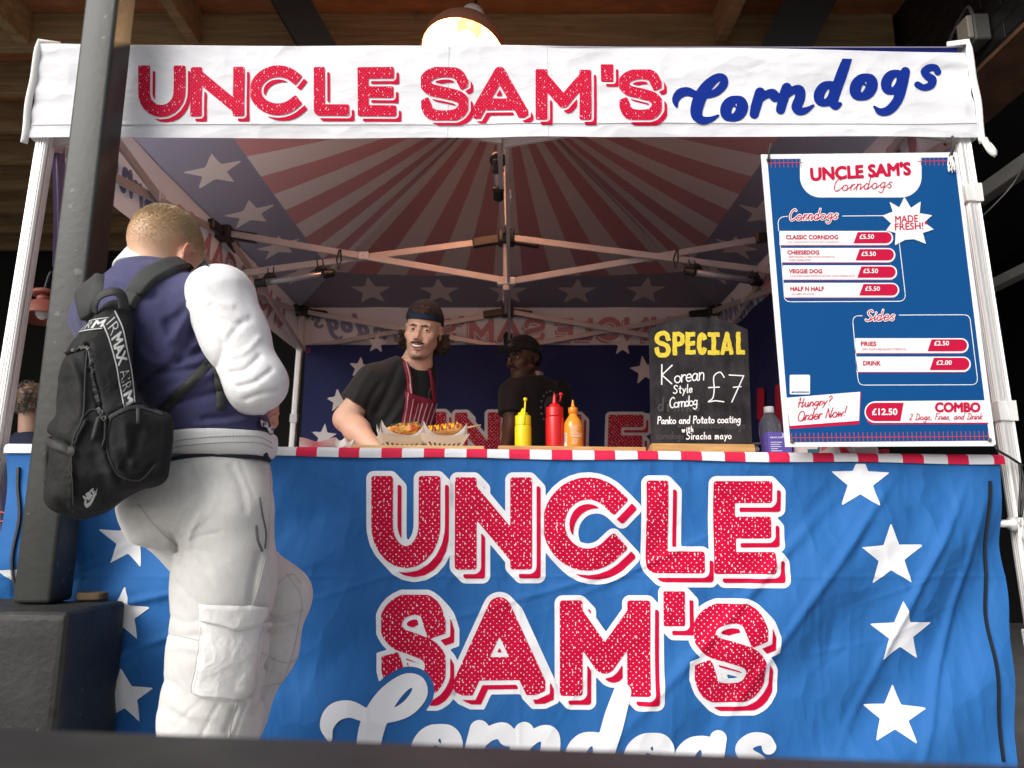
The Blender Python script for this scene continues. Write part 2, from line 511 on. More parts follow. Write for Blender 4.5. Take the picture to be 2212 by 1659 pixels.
def px_grid(x0, y0, x1, y1, step):
    xs = np.arange(x0, x1 + step, step); ys = np.arange(y0, y1 + step, step)
    X, Y = np.meshgrid(xs, ys, indexing='ij')
    return xs, ys, X, Y

def add_fill(mb, F, xs, ys, fn, mi=0, uvs=None, uvk=1e-3):
    vs, ps = ms_fill(F, xs, ys)
    if not vs: return
    mb.add([fn(x, y) for x, y in vs], ps, mi, True)
    if uvs is not None: uvs.extend([(x * uvk, -y * uvk) for x, y in vs])

def star_pts(cx, cy, r, rot=0.0, k=.40):
    return [(cx + (r if i % 2 == 0 else r * k) * math.sin(rot + i * math.pi / 5), cy - (r if i % 2 == 0 else r * k) * math.cos(rot + i * math.pi / 5)) for i in range(10)]

def poly_sdf(poly, X, Y):
    d = np.full(X.shape, 1e18); inside = np.zeros(X.shape, bool)
    n = len(poly)
    for i in range(n):
        (ax, ay), (bx, by) = poly[i], poly[(i + 1) % n]
        ex, ey = bx - ax, by - ay
        t = np.clip(((X - ax) * ex + (Y - ay) * ey) / (ex * ex + ey * ey + 1e-12), 0, 1)
        d = np.minimum(d, (X - ax - ex * t) ** 2 + (Y - ay - ey * t) ** 2)
        c = ((ay > Y) != (by > Y)) & (X < ex * (Y - ay) / (ey if abs(ey) > 1e-12 else 1e-12) + ax)
        inside ^= c
    d = np.sqrt(d)
    return np.where(inside, -d, d)

_fc = {}
def font_mesh(txt, bold=0.0, shear=0.0, space=1.0):
    """outline of a line of text in the built-in typeface: cap height 1, origin at left baseline"""
    key = (txt, bold, shear, space)
    if key in _fc: return _fc[key]
    cu = bpy.data.curves.new('txt', 'FONT')
    cu.body = txt; cu.size = 1.0; cu.offset = bold; cu.shear = shear; cu.space_character = space
    cu.resolution_u = 3; cu.fill_mode = 'FRONT'
    ob = bpy.data.objects.new('txt', cu); COL.objects.link(ob)
    bpy.context.view_layer.update()
    dg = bpy.context.evaluated_depsgraph_get()
    me = ob.evaluated_get(dg).to_mesh()
    V = [(v.co.x, v.co.y) for v in me.vertices]; F_ = [tuple(p.vertices) for p in me.polygons]
    ob.evaluated_get(dg).to_mesh_clear()
    bpy.data.objects.remove(ob); bpy.data.curves.remove(cu)
    _fc[key] = (V, F_)
    return V, F_

def text_fit(mb, txt, box, fn, mi=0, bold=0.0, shear=0.0, rot=0.0, space=1.0, k=0.0):
    """text stretched into the pixel box (x0, ytop, x1, ybottom); rot turns it about the box centre"""
    if bold > 0:
        V, F_ = font_mesh(txt, 0.0, shear, space)
        a = np.array(V); lo, hi = a.min(0), a.max(0)
        x0, y0, x1, y1 = box; cx, cy = (x0 + x1) / 2, (y0 + y1) / 2
        H = y1 - y0
        W_ = (x1 - x0) if H > 2 or True else 1
        cnt = {}
        for f_ in F_:
            for i in range(len(f_)):
                e = (f_[i], f_[(i + 1) % len(f_)]); e = (min(e), max(e)); cnt[e] = cnt.get(e, 0) + 1
        # work in units where the line of text is 1 high, so that the weight is the same in every direction
        asp = W_ / H if H else 1
        if box[2] - box[0] <= 2: asp = (hi[0] - lo[0]) / (hi[1] - lo[1])
        T = lambda p: ((p[0] - lo[0]) / (hi[0] - lo[0]) * asp, (p[1] - lo[1]) / (hi[1] - lo[1]))
        ed = [(T(V[i]), T(V[j])) for (i, j), n in cnt.items() if n == 1]
        st = 1 / 15.0
        gx = np.arange(-.12, asp + .12 + st, st); gy = np.arange(-.12, 1.12 + st, st)
        X, Y = np.meshgrid(gx, gy, indexing='ij'); d = np.full(X.shape, 1e9); ins = np.zeros(X.shape, bool)
        for (ax, ay), (bx, by) in ed:
            ex, ey = bx - ax, by - ay
            t = np.clip(((X - ax) * ex + (Y - ay) * ey) / (ex * ex + ey * ey + 1e-12), 0, 1)
            d = np.minimum(d, (X - ax - ex * t) ** 2 + (Y - ay - ey * t) ** 2)
            if ay != by: ins ^= ((ay > Y) != (by > Y)) & (X < ex * (Y - ay) / ey + ax)
        d = np.sqrt(d); d = np.where(ins, -d, d) - bold * 2.2
        def g(u, v):
            x = x0 + u / asp * (x1 - x0); y = y1 - v * (y1 - y0)
            if rot:
                dx, dy = x - cx, y - cy
                x = cx + dx * math.cos(rot) - dy * math.sin(rot); y = cy + dx * math.sin(rot) + dy * math.cos(rot)
            return fn(x, y)
        add_fill(mb, d, gx, gy, g, mi)
        return
    V, F_ = font_mesh(txt, bold, shear, space)
    if not V: return
    a = np.array(V); lo, hi = a.min(0), a.max(0)
    x0, y0, x1, y1 = box
    cx, cy = (x0 + x1) / 2, (y0 + y1) / 2
    out = []
    for u, v in V:
        x = x0 + (u - lo[0]) / (hi[0] - lo[0]) * (x1 - x0); y = y1 - (v - lo[1]) / max(hi[1] - lo[1], 1e-6) * (y1 - y0)
        if rot:
            dx, dy = x - cx, y - cy
            x = cx + dx * math.cos(rot) - dy * math.sin(rot); y = cy + dx * math.sin(rot) + dy * math.cos(rot)
        out.append(fn(x, y))
    mb.add(out, F_, mi)

def poly_fan(mb, poly, fn, mi=0):
    from mathutils.geometry import tessellate_polygon
    pts = [Vector((x, y, 0)) for x, y in poly]
    mb.add([fn(x, y) for x, y in poly], tessellate_polygon([pts]), mi)

def rrect(x0, y0, x1, y1, r, n=6, corners=(1, 1, 1, 1)):
    out = []
    for (cx, cy, a0, on) in ((x1 - r, y0 + r, -90, corners[1]), (x1 - r, y1 - r, 0, corners[2]), (x0 + r, y1 - r, 90, corners[3]), (x0 + r, y0 + r, 180, corners[0])):
        if on:
            out += [(cx + r * math.cos(R(a0 + 90 * k / n)), cy + r * math.sin(R(a0 + 90 * k / n))) for k in range(n + 1)]
        else:
            out.append({-90: (x1, y0), 0: (x1, y1), 90: (x0, y1), 180: (x0, y0)}[a0])
    return out

# handwriting: single strokes, unit x-height, ascender 1.7
HAND = {
 'K': ([[(0, 1.8), (.08, 0)], [(.95, 1.75), (.06, .85), (1.0, .05)]], 1.15),
 'o': ([ell_pts(.35, .42, .34, .4, 90, 450, 10)], .85), 'r': ([[(.05, .85), (.08, 0)], [(.08, .5), (.3, .85), (.5, .8)]], .6),
 'e': ([[(.06, .45), (.6, .5), (.5, .85), (.2, .8), (.03, .4), (.25, .02), (.62, .15)]], .78),
 'a': ([[(.6, .75), (.3, .85), (.03, .45), (.2, .03), (.52, .2), (.62, .8), (.6, .2), (.75, .02)]], .88),
 'n': ([[(.05, .85), (.07, 0)], [(.07, .5), (.3, .85), (.55, .7), (.58, 0)]], .78),
 'S': ([[(.8, 1.45), (.5, 1.7), (.1, 1.4), (.3, 1.0), (.7, .7), (.7, .25), (.3, 0), (0, .2)]], .95),
 't': ([[(.25, 1.45), (.25, .2), (.5, .03)], [(0, .95), (.55, 1.0)]], .65),
 'y': ([[(.05, .85), (.3, .2)], [(.65, .9), (.3, 0), (.1, -.55)]], .75), 'l': ([[(.1, 1.7), (.12, .1), (.25, 0)]], .38),
 'C': ([[(.75, 1.55), (.45, 1.75), (.05, 1.2), (.08, .4), (.4, 0), (.7, .15)]], .9),
 'd': ([[(.55, .7), (.25, .85), (.02, .4), (.25, 0), (.55, .25)], [(.62, 1.7), (.58, .05)]], .82),
 'g': ([[(.6, .75), (.3, .88), (.04, .5), (.22, .12), (.55, .3)], [(.62, .85), (.58, -.35), (.3, -.62), (.02, -.4)]], .82),
 '7': ([[(0, 1.75), (.95, 1.7), (.35, 0)], [(.35, .95), (.85, 1.0)]], 1.0),
 '#': ([[(.9, 1.45), (.65, 1.75), (.3, 1.5), (.35, .8), (.3, .25), (.05, .02), (.45, .08), (.95, .02)], [(.02, .85), (.65, .88)]], 1.05),
 'P': ([[(.1, 1.65), (.06, 0)], [(.08, 1.6), (.6, 1.6), (.65, 1.0), (.1, .8)]], .8),
 'k': ([[(.05, 1.6), (.05, 0)], [(.55, .95), (.08, .5), (.6, 0)]], .75),
 'i': ([[(.08, .85), (.1, 0)], [(.1, 1.25), (.11, 1.3)]], .35), 'w': ([[(.02, .85), (.2, .03), (.4, .7), (.6, .03), (.8, .85)]], .98),
 'h': ([[(.05, 1.65), (.06, 0)], [(.06, .5), (.3, .85), (.55, .65), (.57, 0)]], .78), 'c': ([[(.55, .75), (.3, .86), (.03, .45), (.25, .02), (.58, .15)]], .72),
 'M': ([[(.05, 0), (.12, 1.35), (.45, .5), (.8, 1.35), (.88, 0)]], 1.1), 'm': ([[(.05, .85), (.06, 0)], [(.06, .5), (.25, .85), (.42, .6), (.43, 0)], [(.43, .5), (.62, .85), (.8, .6), (.82, 0)]], 1.02),
 's': ([[(.5, .75), (.25, .86), (.08, .65), (.3, .45), (.5, .25), (.3, .02), (.02, .12)]], .68), 'u': ([[(.04, .85), (.1, .15), (.35, .02), (.55, .3), (.58, .85), (.6, .1), (.75, .02)]], .85),
 'H': ([[(.05, 1.5), (.2, 1.7), (.15, 0)], [(.85, 1.7), (.75, .2), (.95, .05)], [(-.05, .85), (.95, .95)]], 1.15),
 '?': ([[(.05, 1.4), (.35, 1.7), (.65, 1.35), (.35, .95), (.3, .5)], [(.3, .05), (.31, .1)]], .8), '!': ([[(.15, 1.7), (.1, .5)], [(.08, .05), (.09, .1)]], .4),
 'O': ([ell_pts(.5, .82, .48, .82, 100, 470, 14)], 1.2), 'N': ([[(.05, 0), (.12, 1.6), (.7, .05), (.85, 1.7)]], 1.1),
 'D': ([[(.15, 1.65), (.1, .05)], [(-.05, 1.6), (.6, 1.5), (.9, .8), (.55, .1), (0, .02)]], 1.05), 'F': ([[(.15, 1.6), (.1, 0)], [(0, 1.65), (.85, 1.6)], [(.12, .85), (.6, .9)]], .9),
 '2': ([[(.05, 1.3), (.35, 1.65), (.65, 1.3), (.3, .5), (.03, .05), (.7, .1)]], .85), ',': ([[(.12, .1), (.05, -.25)]], .35), ' ': ([], .55),
}

def hand_sdf(txt, x0, ybase, h, X, Y, pen, slope=0.0, shear=0.0, join=False, sp=1.0):
    d = np.full(X.shape, 1e9)
    cx = x0
    last = None
    for ch in txt:
        st, wd = HAND[ch]
        yb = ybase + (cx - x0) * slope
        for s in st:
            q = catmull(s, 5) if len(s) > 2 and ch not in '7KMNwk' else [np.array(p) for p in s]
            q = [(cx + (u + shear * v) * h, yb - v * h) for u, v in q]
            for a, b in zip(q[:-1], q[1:]): d = np.minimum(d, seg2(X, Y, a, b, pen))
        if join and st and ch not in ' ,!?':
            nx = (cx + (wd - .1) * h, yb - .1 * h)
            if last is not None: d = np.minimum(d, seg2(X, Y, last, (cx + (.06 + shear * .6) * h, yb - .6 * h), pen * .9))
            last = (cx + (wd * .8) * h, yb - .08 * h)
        else:
            last = None
        cx += wd * h * sp
    return d

def hand_width(txt, h, sp=1.0): return sum(HAND[c][1] for c in txt) * h * sp

# ------------------------------------------------------------------ 3d distance fields, meshed by surface nets
def cap3(V, a, b, ra, rb=None):
    rb = ra if rb is None else rb
    a = np.asarray(a, float); b = np.asarray(b, float); ba = b - a
    t = np.clip(((V - a) @ ba) / max(ba @ ba, 1e-12), 0, 1)
    return np.linalg.norm(V - a - t[:, None] * ba, axis=1) - (ra + (rb - ra) * t)

def ell3(V, c, r, M=None):
    p = V - np.asarray(c, float)
    if M is not None: p = p @ M
    r = np.asarray(r, float)
    k0 = np.linalg.norm(p / r, axis=1); k1 = np.linalg.norm(p / (r * r), axis=1)
    return k0 * (k0 - 1.0) / np.maximum(k1, 1e-9)

def box3(V, c, h, r, M=None):
    p = V - np.asarray(c, float)
    if M is not None: p = p @ M
    q = np.abs(p) - (np.asarray(h, float) - r)
    return np.linalg.norm(np.maximum(q, 0), axis=1) + np.minimum(q.max(axis=1), 0) - r

def smin(a, b, k):
    h = np.maximum(k - np.abs(a - b), 0) / k
    return np.minimum(a, b) - h * h * k * .25

def smax(a, b, k): return -smin(-a, -b, k)

def chain3(V, pts, k=.03):
    """limb: list of (point, radius)"""
    d = None
    for (a, ra), (b, rb) in zip(pts[:-1], pts[1:]):
        e = cap3(V, a, b, ra, rb)
        d = e if d is None else smin(d, e, k)
    return d

def fnoise(V, seed, freq, n=7, stretch=(1, 1, 1)):
    rg = np.random.RandomState(seed)
    W = V * np.asarray(stretch)
    o = np.zeros(len(V))
    for i in range(n):
        k = rg.normal(size=3); k = k / np.linalg.norm(k) * freq * rg.uniform(.6, 1.6)
        o += np.sin(W @ k + rg.uniform(0, 6.28) + 1.3 * np.sin(W @ (rg.normal(size=3) * freq * .35)))
    return o / n

def nets(f, lo, hi, h, block=8):
    lo = np.asarray(lo, float); hi = np.asarray(hi, float)
    nb = np.maximum(np.ceil((hi - lo) / (h * block)).astype(int), 1)
    n = nb * block + 1
    ctr = [lo[a] + (np.arange(nb[a]) + .5) * block * h for a in range(3)]
    G = np.stack(np.meshgrid(*ctr, indexing='ij'), -1).reshape(-1, 3)
    dc = f(G).reshape(nb)
    val = np.repeat(np.repeat(np.repeat(np.sign(dc).astype(np.float32), block, 0), block, 1), block, 2)
    val = np.pad(val, ((0, 1), (0, 1), (0, 1)), mode='edge')
    near = np.argwhere(np.abs(dc) < block * h * 1.35)
    loc = np.stack(np.meshgrid(*[np.arange(block + 1)] * 3, indexing='ij'), -1).reshape(-1, 3)
    for s in range(0, len(near), 400):
        nn = near[s:s + 400]
        I = (nn[:, None, :] * block + loc[None]).reshape(-1, 3)
        val[I[:, 0], I[:, 1], I[:, 2]] = f(lo + I * h)
    ins = val < 0
    cell_any = np.zeros(n - 1, bool); cell_all = np.ones(n - 1, bool)
    for dx in (0, 1):
        for dy in (0, 1):
            for dz in (0, 1):
                q = ins[dx:n[0] - 1 + dx, dy:n[1] - 1 + dy, dz:n[2] - 1 + dz]
                cell_any |= q; cell_all &= q
    act = cell_any & ~cell_all
    C = np.argwhere(act)
    ids = np.full(n - 1, -1, np.int64); ids[act] = np.arange(len(C))
    acc = np.zeros((len(C), 3)); cnt = np.zeros(len(C))
    offs = [(0, 0, 0), (1, 0, 0), (0, 1, 0), (1, 1, 0), (0, 0, 1), (1, 0, 1), (0, 1, 1), (1, 1, 1)]
    for a in range(8):
        for b in range(a + 1, 8):
            oa, ob = np.array(offs[a]), np.array(offs[b])
            if np.abs(oa - ob).sum() != 1: continue
            ia, ib = C + oa, C + ob
            va = val[ia[:, 0], ia[:, 1], ia[:, 2]]; vb = val[ib[:, 0], ib[:, 1], ib[:, 2]]
            m = (va < 0) != (vb < 0)
            t = va[m] / (va[m] - vb[m])
            acc[m] += ia[m] + t[:, None] * (ib[m] - ia[m]); cnt[m] += 1
    Vv = lo + acc / np.maximum(cnt, 1)[:, None] * h
    faces = []
    for ax in range(3):
        u, v_ = (ax + 1) % 3, (ax + 2) % 3
        sl = [slice(1, -1)] * 3; sl[ax] = slice(0, -1)
        sl2 = [slice(1, -1)] * 3; sl2[ax] = slice(1, None)
        A, B = ins[tuple(sl)], ins[tuple(sl2)]
        E = np.argwhere(A != B)
        if not len(E): continue
        base = E + 1; base[:, ax] -= 1
        a_in = A[E[:, 0], E[:, 1], E[:, 2]]
        eu = np.zeros(3, int); eu[u] = 1
        ew = np.zeros(3, int); ew[v_] = 1
        q = [base - eu - ew, base - ew, base, base - eu]
        q = np.stack([ids[k[:, 0], k[:, 1], k[:, 2]] for k in q], 1)
        q[~a_in] = q[~a_in][:, ::-1]
        faces.append(q)
    Fq = np.concatenate(faces) if faces else np.zeros((0, 4), int)
    Fq = Fq[(Fq >= 0).all(1)]
    return Vv, Fq

def nets_mb(f, lo, hi, h, colfn=None, mi=0):
    V, Fq = nets(f, lo, hi, h)
    mb = MB()
    mb.v = [tuple(p) for p in V]; mb.f = [tuple(q) for q in Fq.tolist()]
    mb.m = [mi] * len(mb.f); mb.s = [True] * len(mb.f)
    if colfn is not None: mb.c = colfn(V)
    return mb

def bvh_of(*mbs):
    vs, fs = [], []
    for mb in mbs:
        o = len(vs); vs += [Vector(p) for p in mb.v]; fs += [tuple(i + o for i in q) for q in mb.f]
    return BVHTree.FromPolygons(vs, fs)

CAMV = Vector((0, 0, CAM_H))
def on_surface(bvh, off=.0015, D=1.6):
    """returns fn(px,py): the place on a built surface seen at that place, lifted by off along its normal"""
    def fn(x, y, e=0.0):
        d = (P(x, y, 1.0) - CAMV).normalized()
        hit, nr, _, _ = bvh.ray_cast(CAMV, d)
        if hit is None:
            q = P(x, y, D); h2, nr, _, _ = bvh.find_nearest(q)
            hit = h2
        if nr.dot(d) > 0: nr = -nr
        return hit + nr * (off + e)
    return fn
# ================================================================== materials
WHITE_CLOTH = mat('white_cloth', (.80, .81, .84), .8, bump=.15, bscale=900, crumple=.22, cscale=6.0, transl=.10, bdist=.001)
FASCIA_CLOTH = mat('fascia_cloth', (.78, .79, .83), .75, bump=.15, bscale=900, crumple=.5, cscale=5.0, transl=.12, stretch=(1, 1, 1.8), bdist=.001)
BLUE_CLOTH = mat('blue_cloth', (.019, .126, .375), .7, spec=.25, bump=.2, bscale=900, crumple=.62, cscale=5.5, var=.05, vscale=5, bdist=.001, stretch=(1.3, 1, .8))
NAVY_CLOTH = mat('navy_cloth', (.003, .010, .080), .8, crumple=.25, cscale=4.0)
RED_PRINT = dotted('red_print', (.54, .002, .040), (.80, .81, .84), 62.0, .125, crumple=.45, cscale=5.5)
RED_PLAIN = mat('red_plain', (.54, .002, .040), .75, spec=.12, crumple=.45, cscale=5.5)
FRED_PRINT = dotted('fascia_red_print', (.52, .002, .036), (.82, .83, .86), 105.0, .065)
BLUE_PRINT = mat('fascia_blue_print', (.004, .024, .23), .75, spec=.12)
WHITE_PRINT = mat('white_print', (.80, .81, .84), .75, crumple=.5, cscale=5.5)
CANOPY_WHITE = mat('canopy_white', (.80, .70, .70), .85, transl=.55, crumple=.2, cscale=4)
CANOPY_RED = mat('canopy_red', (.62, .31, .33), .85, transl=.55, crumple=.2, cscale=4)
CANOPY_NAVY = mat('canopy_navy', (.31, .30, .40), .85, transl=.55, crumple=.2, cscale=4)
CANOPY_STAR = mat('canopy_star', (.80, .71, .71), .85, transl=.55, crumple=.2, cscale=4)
BLEED_RED = dotted('bleed_red', (.54, .26, .29), (.66, .58, .58), 105.0, .14, transl=.15)
BLEED_BLUE = mat('bleed_blue', (.29, .29, .43), .85, transl=.15)
ALU = mat('aluminium', (.80, .79, .78), .42, metal=.55)
ALU_BAR = mat('aluminium_bar', (.52, .50, .49), .5, metal=.35, bump=.05)
BLACK_PLASTIC = mat('black_plastic', (.012, .012, .012), .45)
CLEAR_TUBE = mat('lamp_tube', (.35, .35, .38), .18, metal=.5)
POST_PAINT = mat('post_paint', (.026, .028, .026), .5, var=.25, vscale=7, bump=.25, bscale=45)
CONCRETE = mat('black_concrete', (.013, .0135, .013), .62, var=.35, vscale=9, bump=.35, bscale=60, bdist=.006)
specks(POST_PAINT, 26, .30, (.16, .14, .11)); specks(CONCRETE, 30, .42, (.004, .004, .004), (1, 1, 1), .9); specks(CONCRETE, 22, .16, (.22, .20, .17), (1, 1, 1), .7)
RAIL_PAINT = mat('rail_paint', (.035, .034, .033), .5, var=.5, vscale=14, bump=.4, bscale=30)
BLACK_WALL = mat('black_wall', (.006, .006, .006), .8)
DARK_STEEL = mat('dark_steel', (.010, .009, .008), .6)
GREY_STEEL = mat('grey_steel', (.10, .10, .095), .5, var=.2)
JOIST_WOOD = wood('joist_wood', (.17, .110, .050), (.33, .22, .105), 2.2, (1.2, 9, 16), .75)
PLY_WOOD = wood('ply_wood', (.20, .075, .025), (.33, .13, .045), 4.0, (2, 6, 6), .8)
VELCRO = mat('white_tape', (.78, .78, .76), .9, bump=.5, bscale=160)
TRIM_BLUE = mat('trim_blue', (.012, .035, .30), .7)
GROUND_MAT = mat('paving', (.30, .29, .28), .85, var=.25, vscale=3, bump=.5, bscale=30)

# ================================================================== the setting
mb = MB(); mb.box((-40, -40, -.05), (40, 40, 0))
solo('ground', mb, GROUND_MAT, kind='structure')
mb = MB(); mb.box((-7, 6.4, 0), (6, 6.6, 3.45))
solo('back_wall', mb, BLACK_WALL, 'plain black wall far behind the stall', 'wall')
mb = MB(); mb.box((-7.2, 1.9, 0), (-7, 6.4, 3.45))
solo('side_wall', mb, BLACK_WALL, 'plain black wall at the far left end of the covered yard', 'wall')

roof = thing('timber_roof', 'timber joist roof with orange plywood deck over the whole stall', 'roof', (0, 4, 3.25))
mb = MB(); mb.box((-7, 1.9, 3.45), (2.24, 6.6, 3.55)); part('deck', mb, PLY_WOOD, roof)
y = 3.32
while y < 6.3:
    mb = MB(); mb.box((-7, y, 3.25), (1.98, y + .05, 3.449), bevel=.004)
    part('joist', mb, JOIST_WOOD, roof); y += .4
for px in (20, 400, 1570):
    q = P(px, 40, 3.2)
    mb = MB(); mb.box((q.x - .03, 2.3, 3.265), (q.x + .03, 3.318, 3.449), bevel=.004)
    part('rafter', mb, JOIST_WOOD, roof)
mb = MB(); mb.box((-7, 1.9, 3.28), (1.98, 2.06, 3.448), bevel=.004)
part('edge_beam', mb, DARK_STEEL, roof)
for px, py in ((895, 30), (105, 215)):
    q = P(px, py, 3.30)
    mb = MB(); mb.lathe((q.x, 3.317, q.z), [(.006, 0), (.006, .03), (.011, .03), (.011, .042)], 8, axis=(.3, -1, -.6))
    part('bolt', mb, GREY_STEEL, roof)

mb = MB(); mb.bar(P(575, -90, 3.0), P(735, 190, 3.2), .16, .15, up=(0, 1, 0))
solo('steel_brace', mb, DARK_STEEL, 'slanting black steel brace under the timber roof left of the lamp', 'brace')
mb = MB(); mb.bar(P(1790, -80, 3.05), P(1655, 185, 3.2), .22, .16, up=(0, 1, 0))
solo('steel_brace', mb, DARK_STEEL, 'wide black steel brace under the roof at its dark right end', 'brace')

# black painted brick wall on the right above a wide opening
def brick_black():
    m = bpy.data.materials.new('black_brick'); m.use_nodes = True
    N = m.node_tree.nodes; L = m.node_tree.links; b = N['Principled BSDF']
    tc = N.new('ShaderNodeTexCoord'); mp = N.new('ShaderNodeMapping'); mp.inputs['Rotation'].default_value = (R(90), 0, R(90))
    L.new(tc.outputs['Object'], mp.inputs[0])
    sx = N.new('ShaderNodeSeparateXYZ'); cx = N.new('ShaderNodeCombineXYZ')
    L.new(tc.outputs['Object'], sx.inputs[0]); L.new(sx.outputs['Y'], cx.inputs['X']); L.new(sx.outputs['Z'], cx.inputs['Y'])
    br = N.new('ShaderNodeTexBrick'); br.inputs['Scale'].default_value = 1.0
    br.inputs['Brick Width'].default_value = .225; br.inputs['Row Height'].default_value = .075; br.inputs['Mortar Size'].default_value = .007; br.inputs['Mortar Smooth'].default_value = .6
    L.new(cx.outputs[0], br.inputs['Vector'])
    b.inputs['Base Color'].default_value = (.012, .012, .013, 1); b.inputs['Roughness'].default_value = .32
    nz = N.new('ShaderNodeTexNoise'); nz.inputs['Scale'].default_value = 60; L.new(cx.outputs[0], nz.inputs['Vector'])
    bp = N.new('ShaderNodeBump'); bp.inputs['Strength'].default_value = .5; bp.inputs['Distance'].default_value = .006
    L.new(nz.outputs[0], bp.inputs['Height'])
    b2 = N.new('ShaderNodeBump'); b2.inputs['Strength'].default_value = 1; b2.inputs['Distance'].default_value = .012; b2.invert = True
    L.new(br.outputs['Fac'], b2.inputs['Height']); L.new(bp.outputs[0], b2.inputs['Normal']); L.new(b2.outputs[0], b.inputs['Normal'])
    return m
bw = thing('brick_wall', 'glossy black painted brick wall over a wide opening on the right', 'wall', (2.1, 3.5, 0))
mb = MB(); mb.box((2.0, .9, 2.735), (2.25, 6.4, 3.449)); part('wall_face', mb, brick_black(), bw)
mb = MB(); mb.box((1.965, .9, 2.715), (2.26, 6.4, 2.733)); part('lintel', mb, mat('rusty_steel', (.10, .045, .02), .8, var=.4), bw)
mb = MB(); mb.box((2.0, 6.05, 0), (2.25, 6.4, 2.714)); part('pier', mb, BLACK_WALL, bw)
mb = MB(); mb.box((2.26, .9, 3.2), (4.5, 6.4, 3.3))
solo('room_ceiling', mb, BLACK_WALL, kind='structure')
mb = MB(); mb.box((4.5, -.5, 0), (4.7, 6.4, 3.45))
solo('side_wall', mb, BLACK_WALL, 'black room wall seen through the opening at the right edge', 'wall')
for (a, b_, dx) in (((2212, 1020 * .75), 0, 0),): pass
mb = MB(); mb.box((2.06, 1.0, 2.24), (2.12, 6.0, 2.31), bevel=.004)
solo('door_track', mb, GREY_STEEL, 'upper of two grey steel tracks running back from the right edge', 'track')
mb = MB(); mb.box((2.06, 1.0, 1.83), (2.11, 6.0, 1.875), bevel=.004)
solo('door_track', mb, GREY_STEEL, 'lower of two grey steel tracks running back from the right edge', 'track')

jb = thing('junction_box', 'small grey electrical box with looped cable on the black brick wall', 'electrical box', P(2105, 95, 2.72))
q = P(2105, 72, 2.72)
mb = MB(); mb.box((1.93, q.y - .05, q.z - .06), (1.998, q.y + .05, q.z + .06), bevel=.006); part('housing', mb, GREY_STEEL, jb)
mb = MB(); mb.box((1.905, q.y - .045, q.z - .05), (1.929, q.y + .03, q.z + .055), bevel=.004); part('cover', mb, mat('box_cover', (.33, .31, .26), .5), jb)
mb = MB(); mb.tube(catmull([(1.96, q.y, q.z + .06), (1.96, q.y, q.z + .10), (1.97, q.y + .04, q.z + .15), (1.98, q.y + .16, q.z + .12), (1.98, q.y + .3, q.z + .03), (1.99, q.y + .42, q.z + .05)], 6), .008, 8)
part('cable', mb, GREY_STEEL, jb)
mb = MB(); mb.tube(catmull([P(2108, 480, 2.5), P(2150, 440, 2.6), P(2190, 395, 2.6), P(2225, 330, 2.5)], 6), .003, 6)
solo('hanging_wire', mb, GREY_STEEL, 'thin pale wire sagging beside the right tent leg', 'wire')

# post on its plinth
post = thing('steel_post', 'dark grey square steel post in front of the left end of the banner', 'post', (-1.247, 1.98, .64))
mb = MB(); mb.obox((-1.2475, 1.98, 1.96), ((1, 0, 0), (0, 1, 0), (-.004, 0, 1)), (.0505, .05, 1.319), 0, .011, 3); part('shaft', mb, POST_PAINT, post)
#mb = MB(); mb.box((-1.312, 1.915, .641), (-1.183, 2.045, .655), bevel=.004); part('base_plate', mb, POST_PAINT, post)
def lumpy(lo, hi, n, amp, seed):
    bm = bmesh.new(); bmesh.ops.create_cube(bm, size=1)
    for v in bm.verts: v.co = Vector([lo[k] + (v.co[k] + .5) * (hi[k] - lo[k]) for k in range(3)])
    bmesh.ops.bevel(bm, geom=list(bm.edges), offset=.02, segments=3, affect='EDGES', profile=.5)
    bmesh.ops.subdivide_edges(bm, edges=list(bm.edges), cuts=n, use_grid_fill=True)
    V = np.array([v.co[:] for v in bm.verts]); d = fnoise(V, seed, 40, 7) * amp + fnoise(V, seed + 1, 110, 7) * amp * .5
    bm.normal_update()
    for v, k in zip(bm.verts, d): v.co += v.normal * k
    bm.verts.index_update(); m_ = MB(); m_.add([v.co for v in bm.verts], [[v.index for v in f.verts] for f in bm.faces], 0, True); bm.free()
    return m_
mb = lumpy((-1.72, 1.775, .0), (-1.05, 2.05, .64), 10, .006, 3)
solo('plinth', mb, CONCRETE, 'rough black painted concrete plinth under the steel post', 'plinth')
mb = lumpy((-1.165, 1.985, .643), (-1.09, 2.03, .663), 3, .005, 8)
solo('litter', mb, mat('litter_brown', (.09, .06, .03), .9), 'brown scrap of rubbish lying on the concrete plinth', 'litter')
# near rail
mb = MB()
z1 = CAM_H - .1045
mb.obox(((.02), .315, z1 - .0505), ((1, -.062, -.016), (.062, 1, 0), (.016, 0, 1)), (.75, .055, .05), 0, .006, 2)
solo('handrail', mb, RAIL_PAINT, 'out of focus black painted wooden rail right at the front', 'rail')

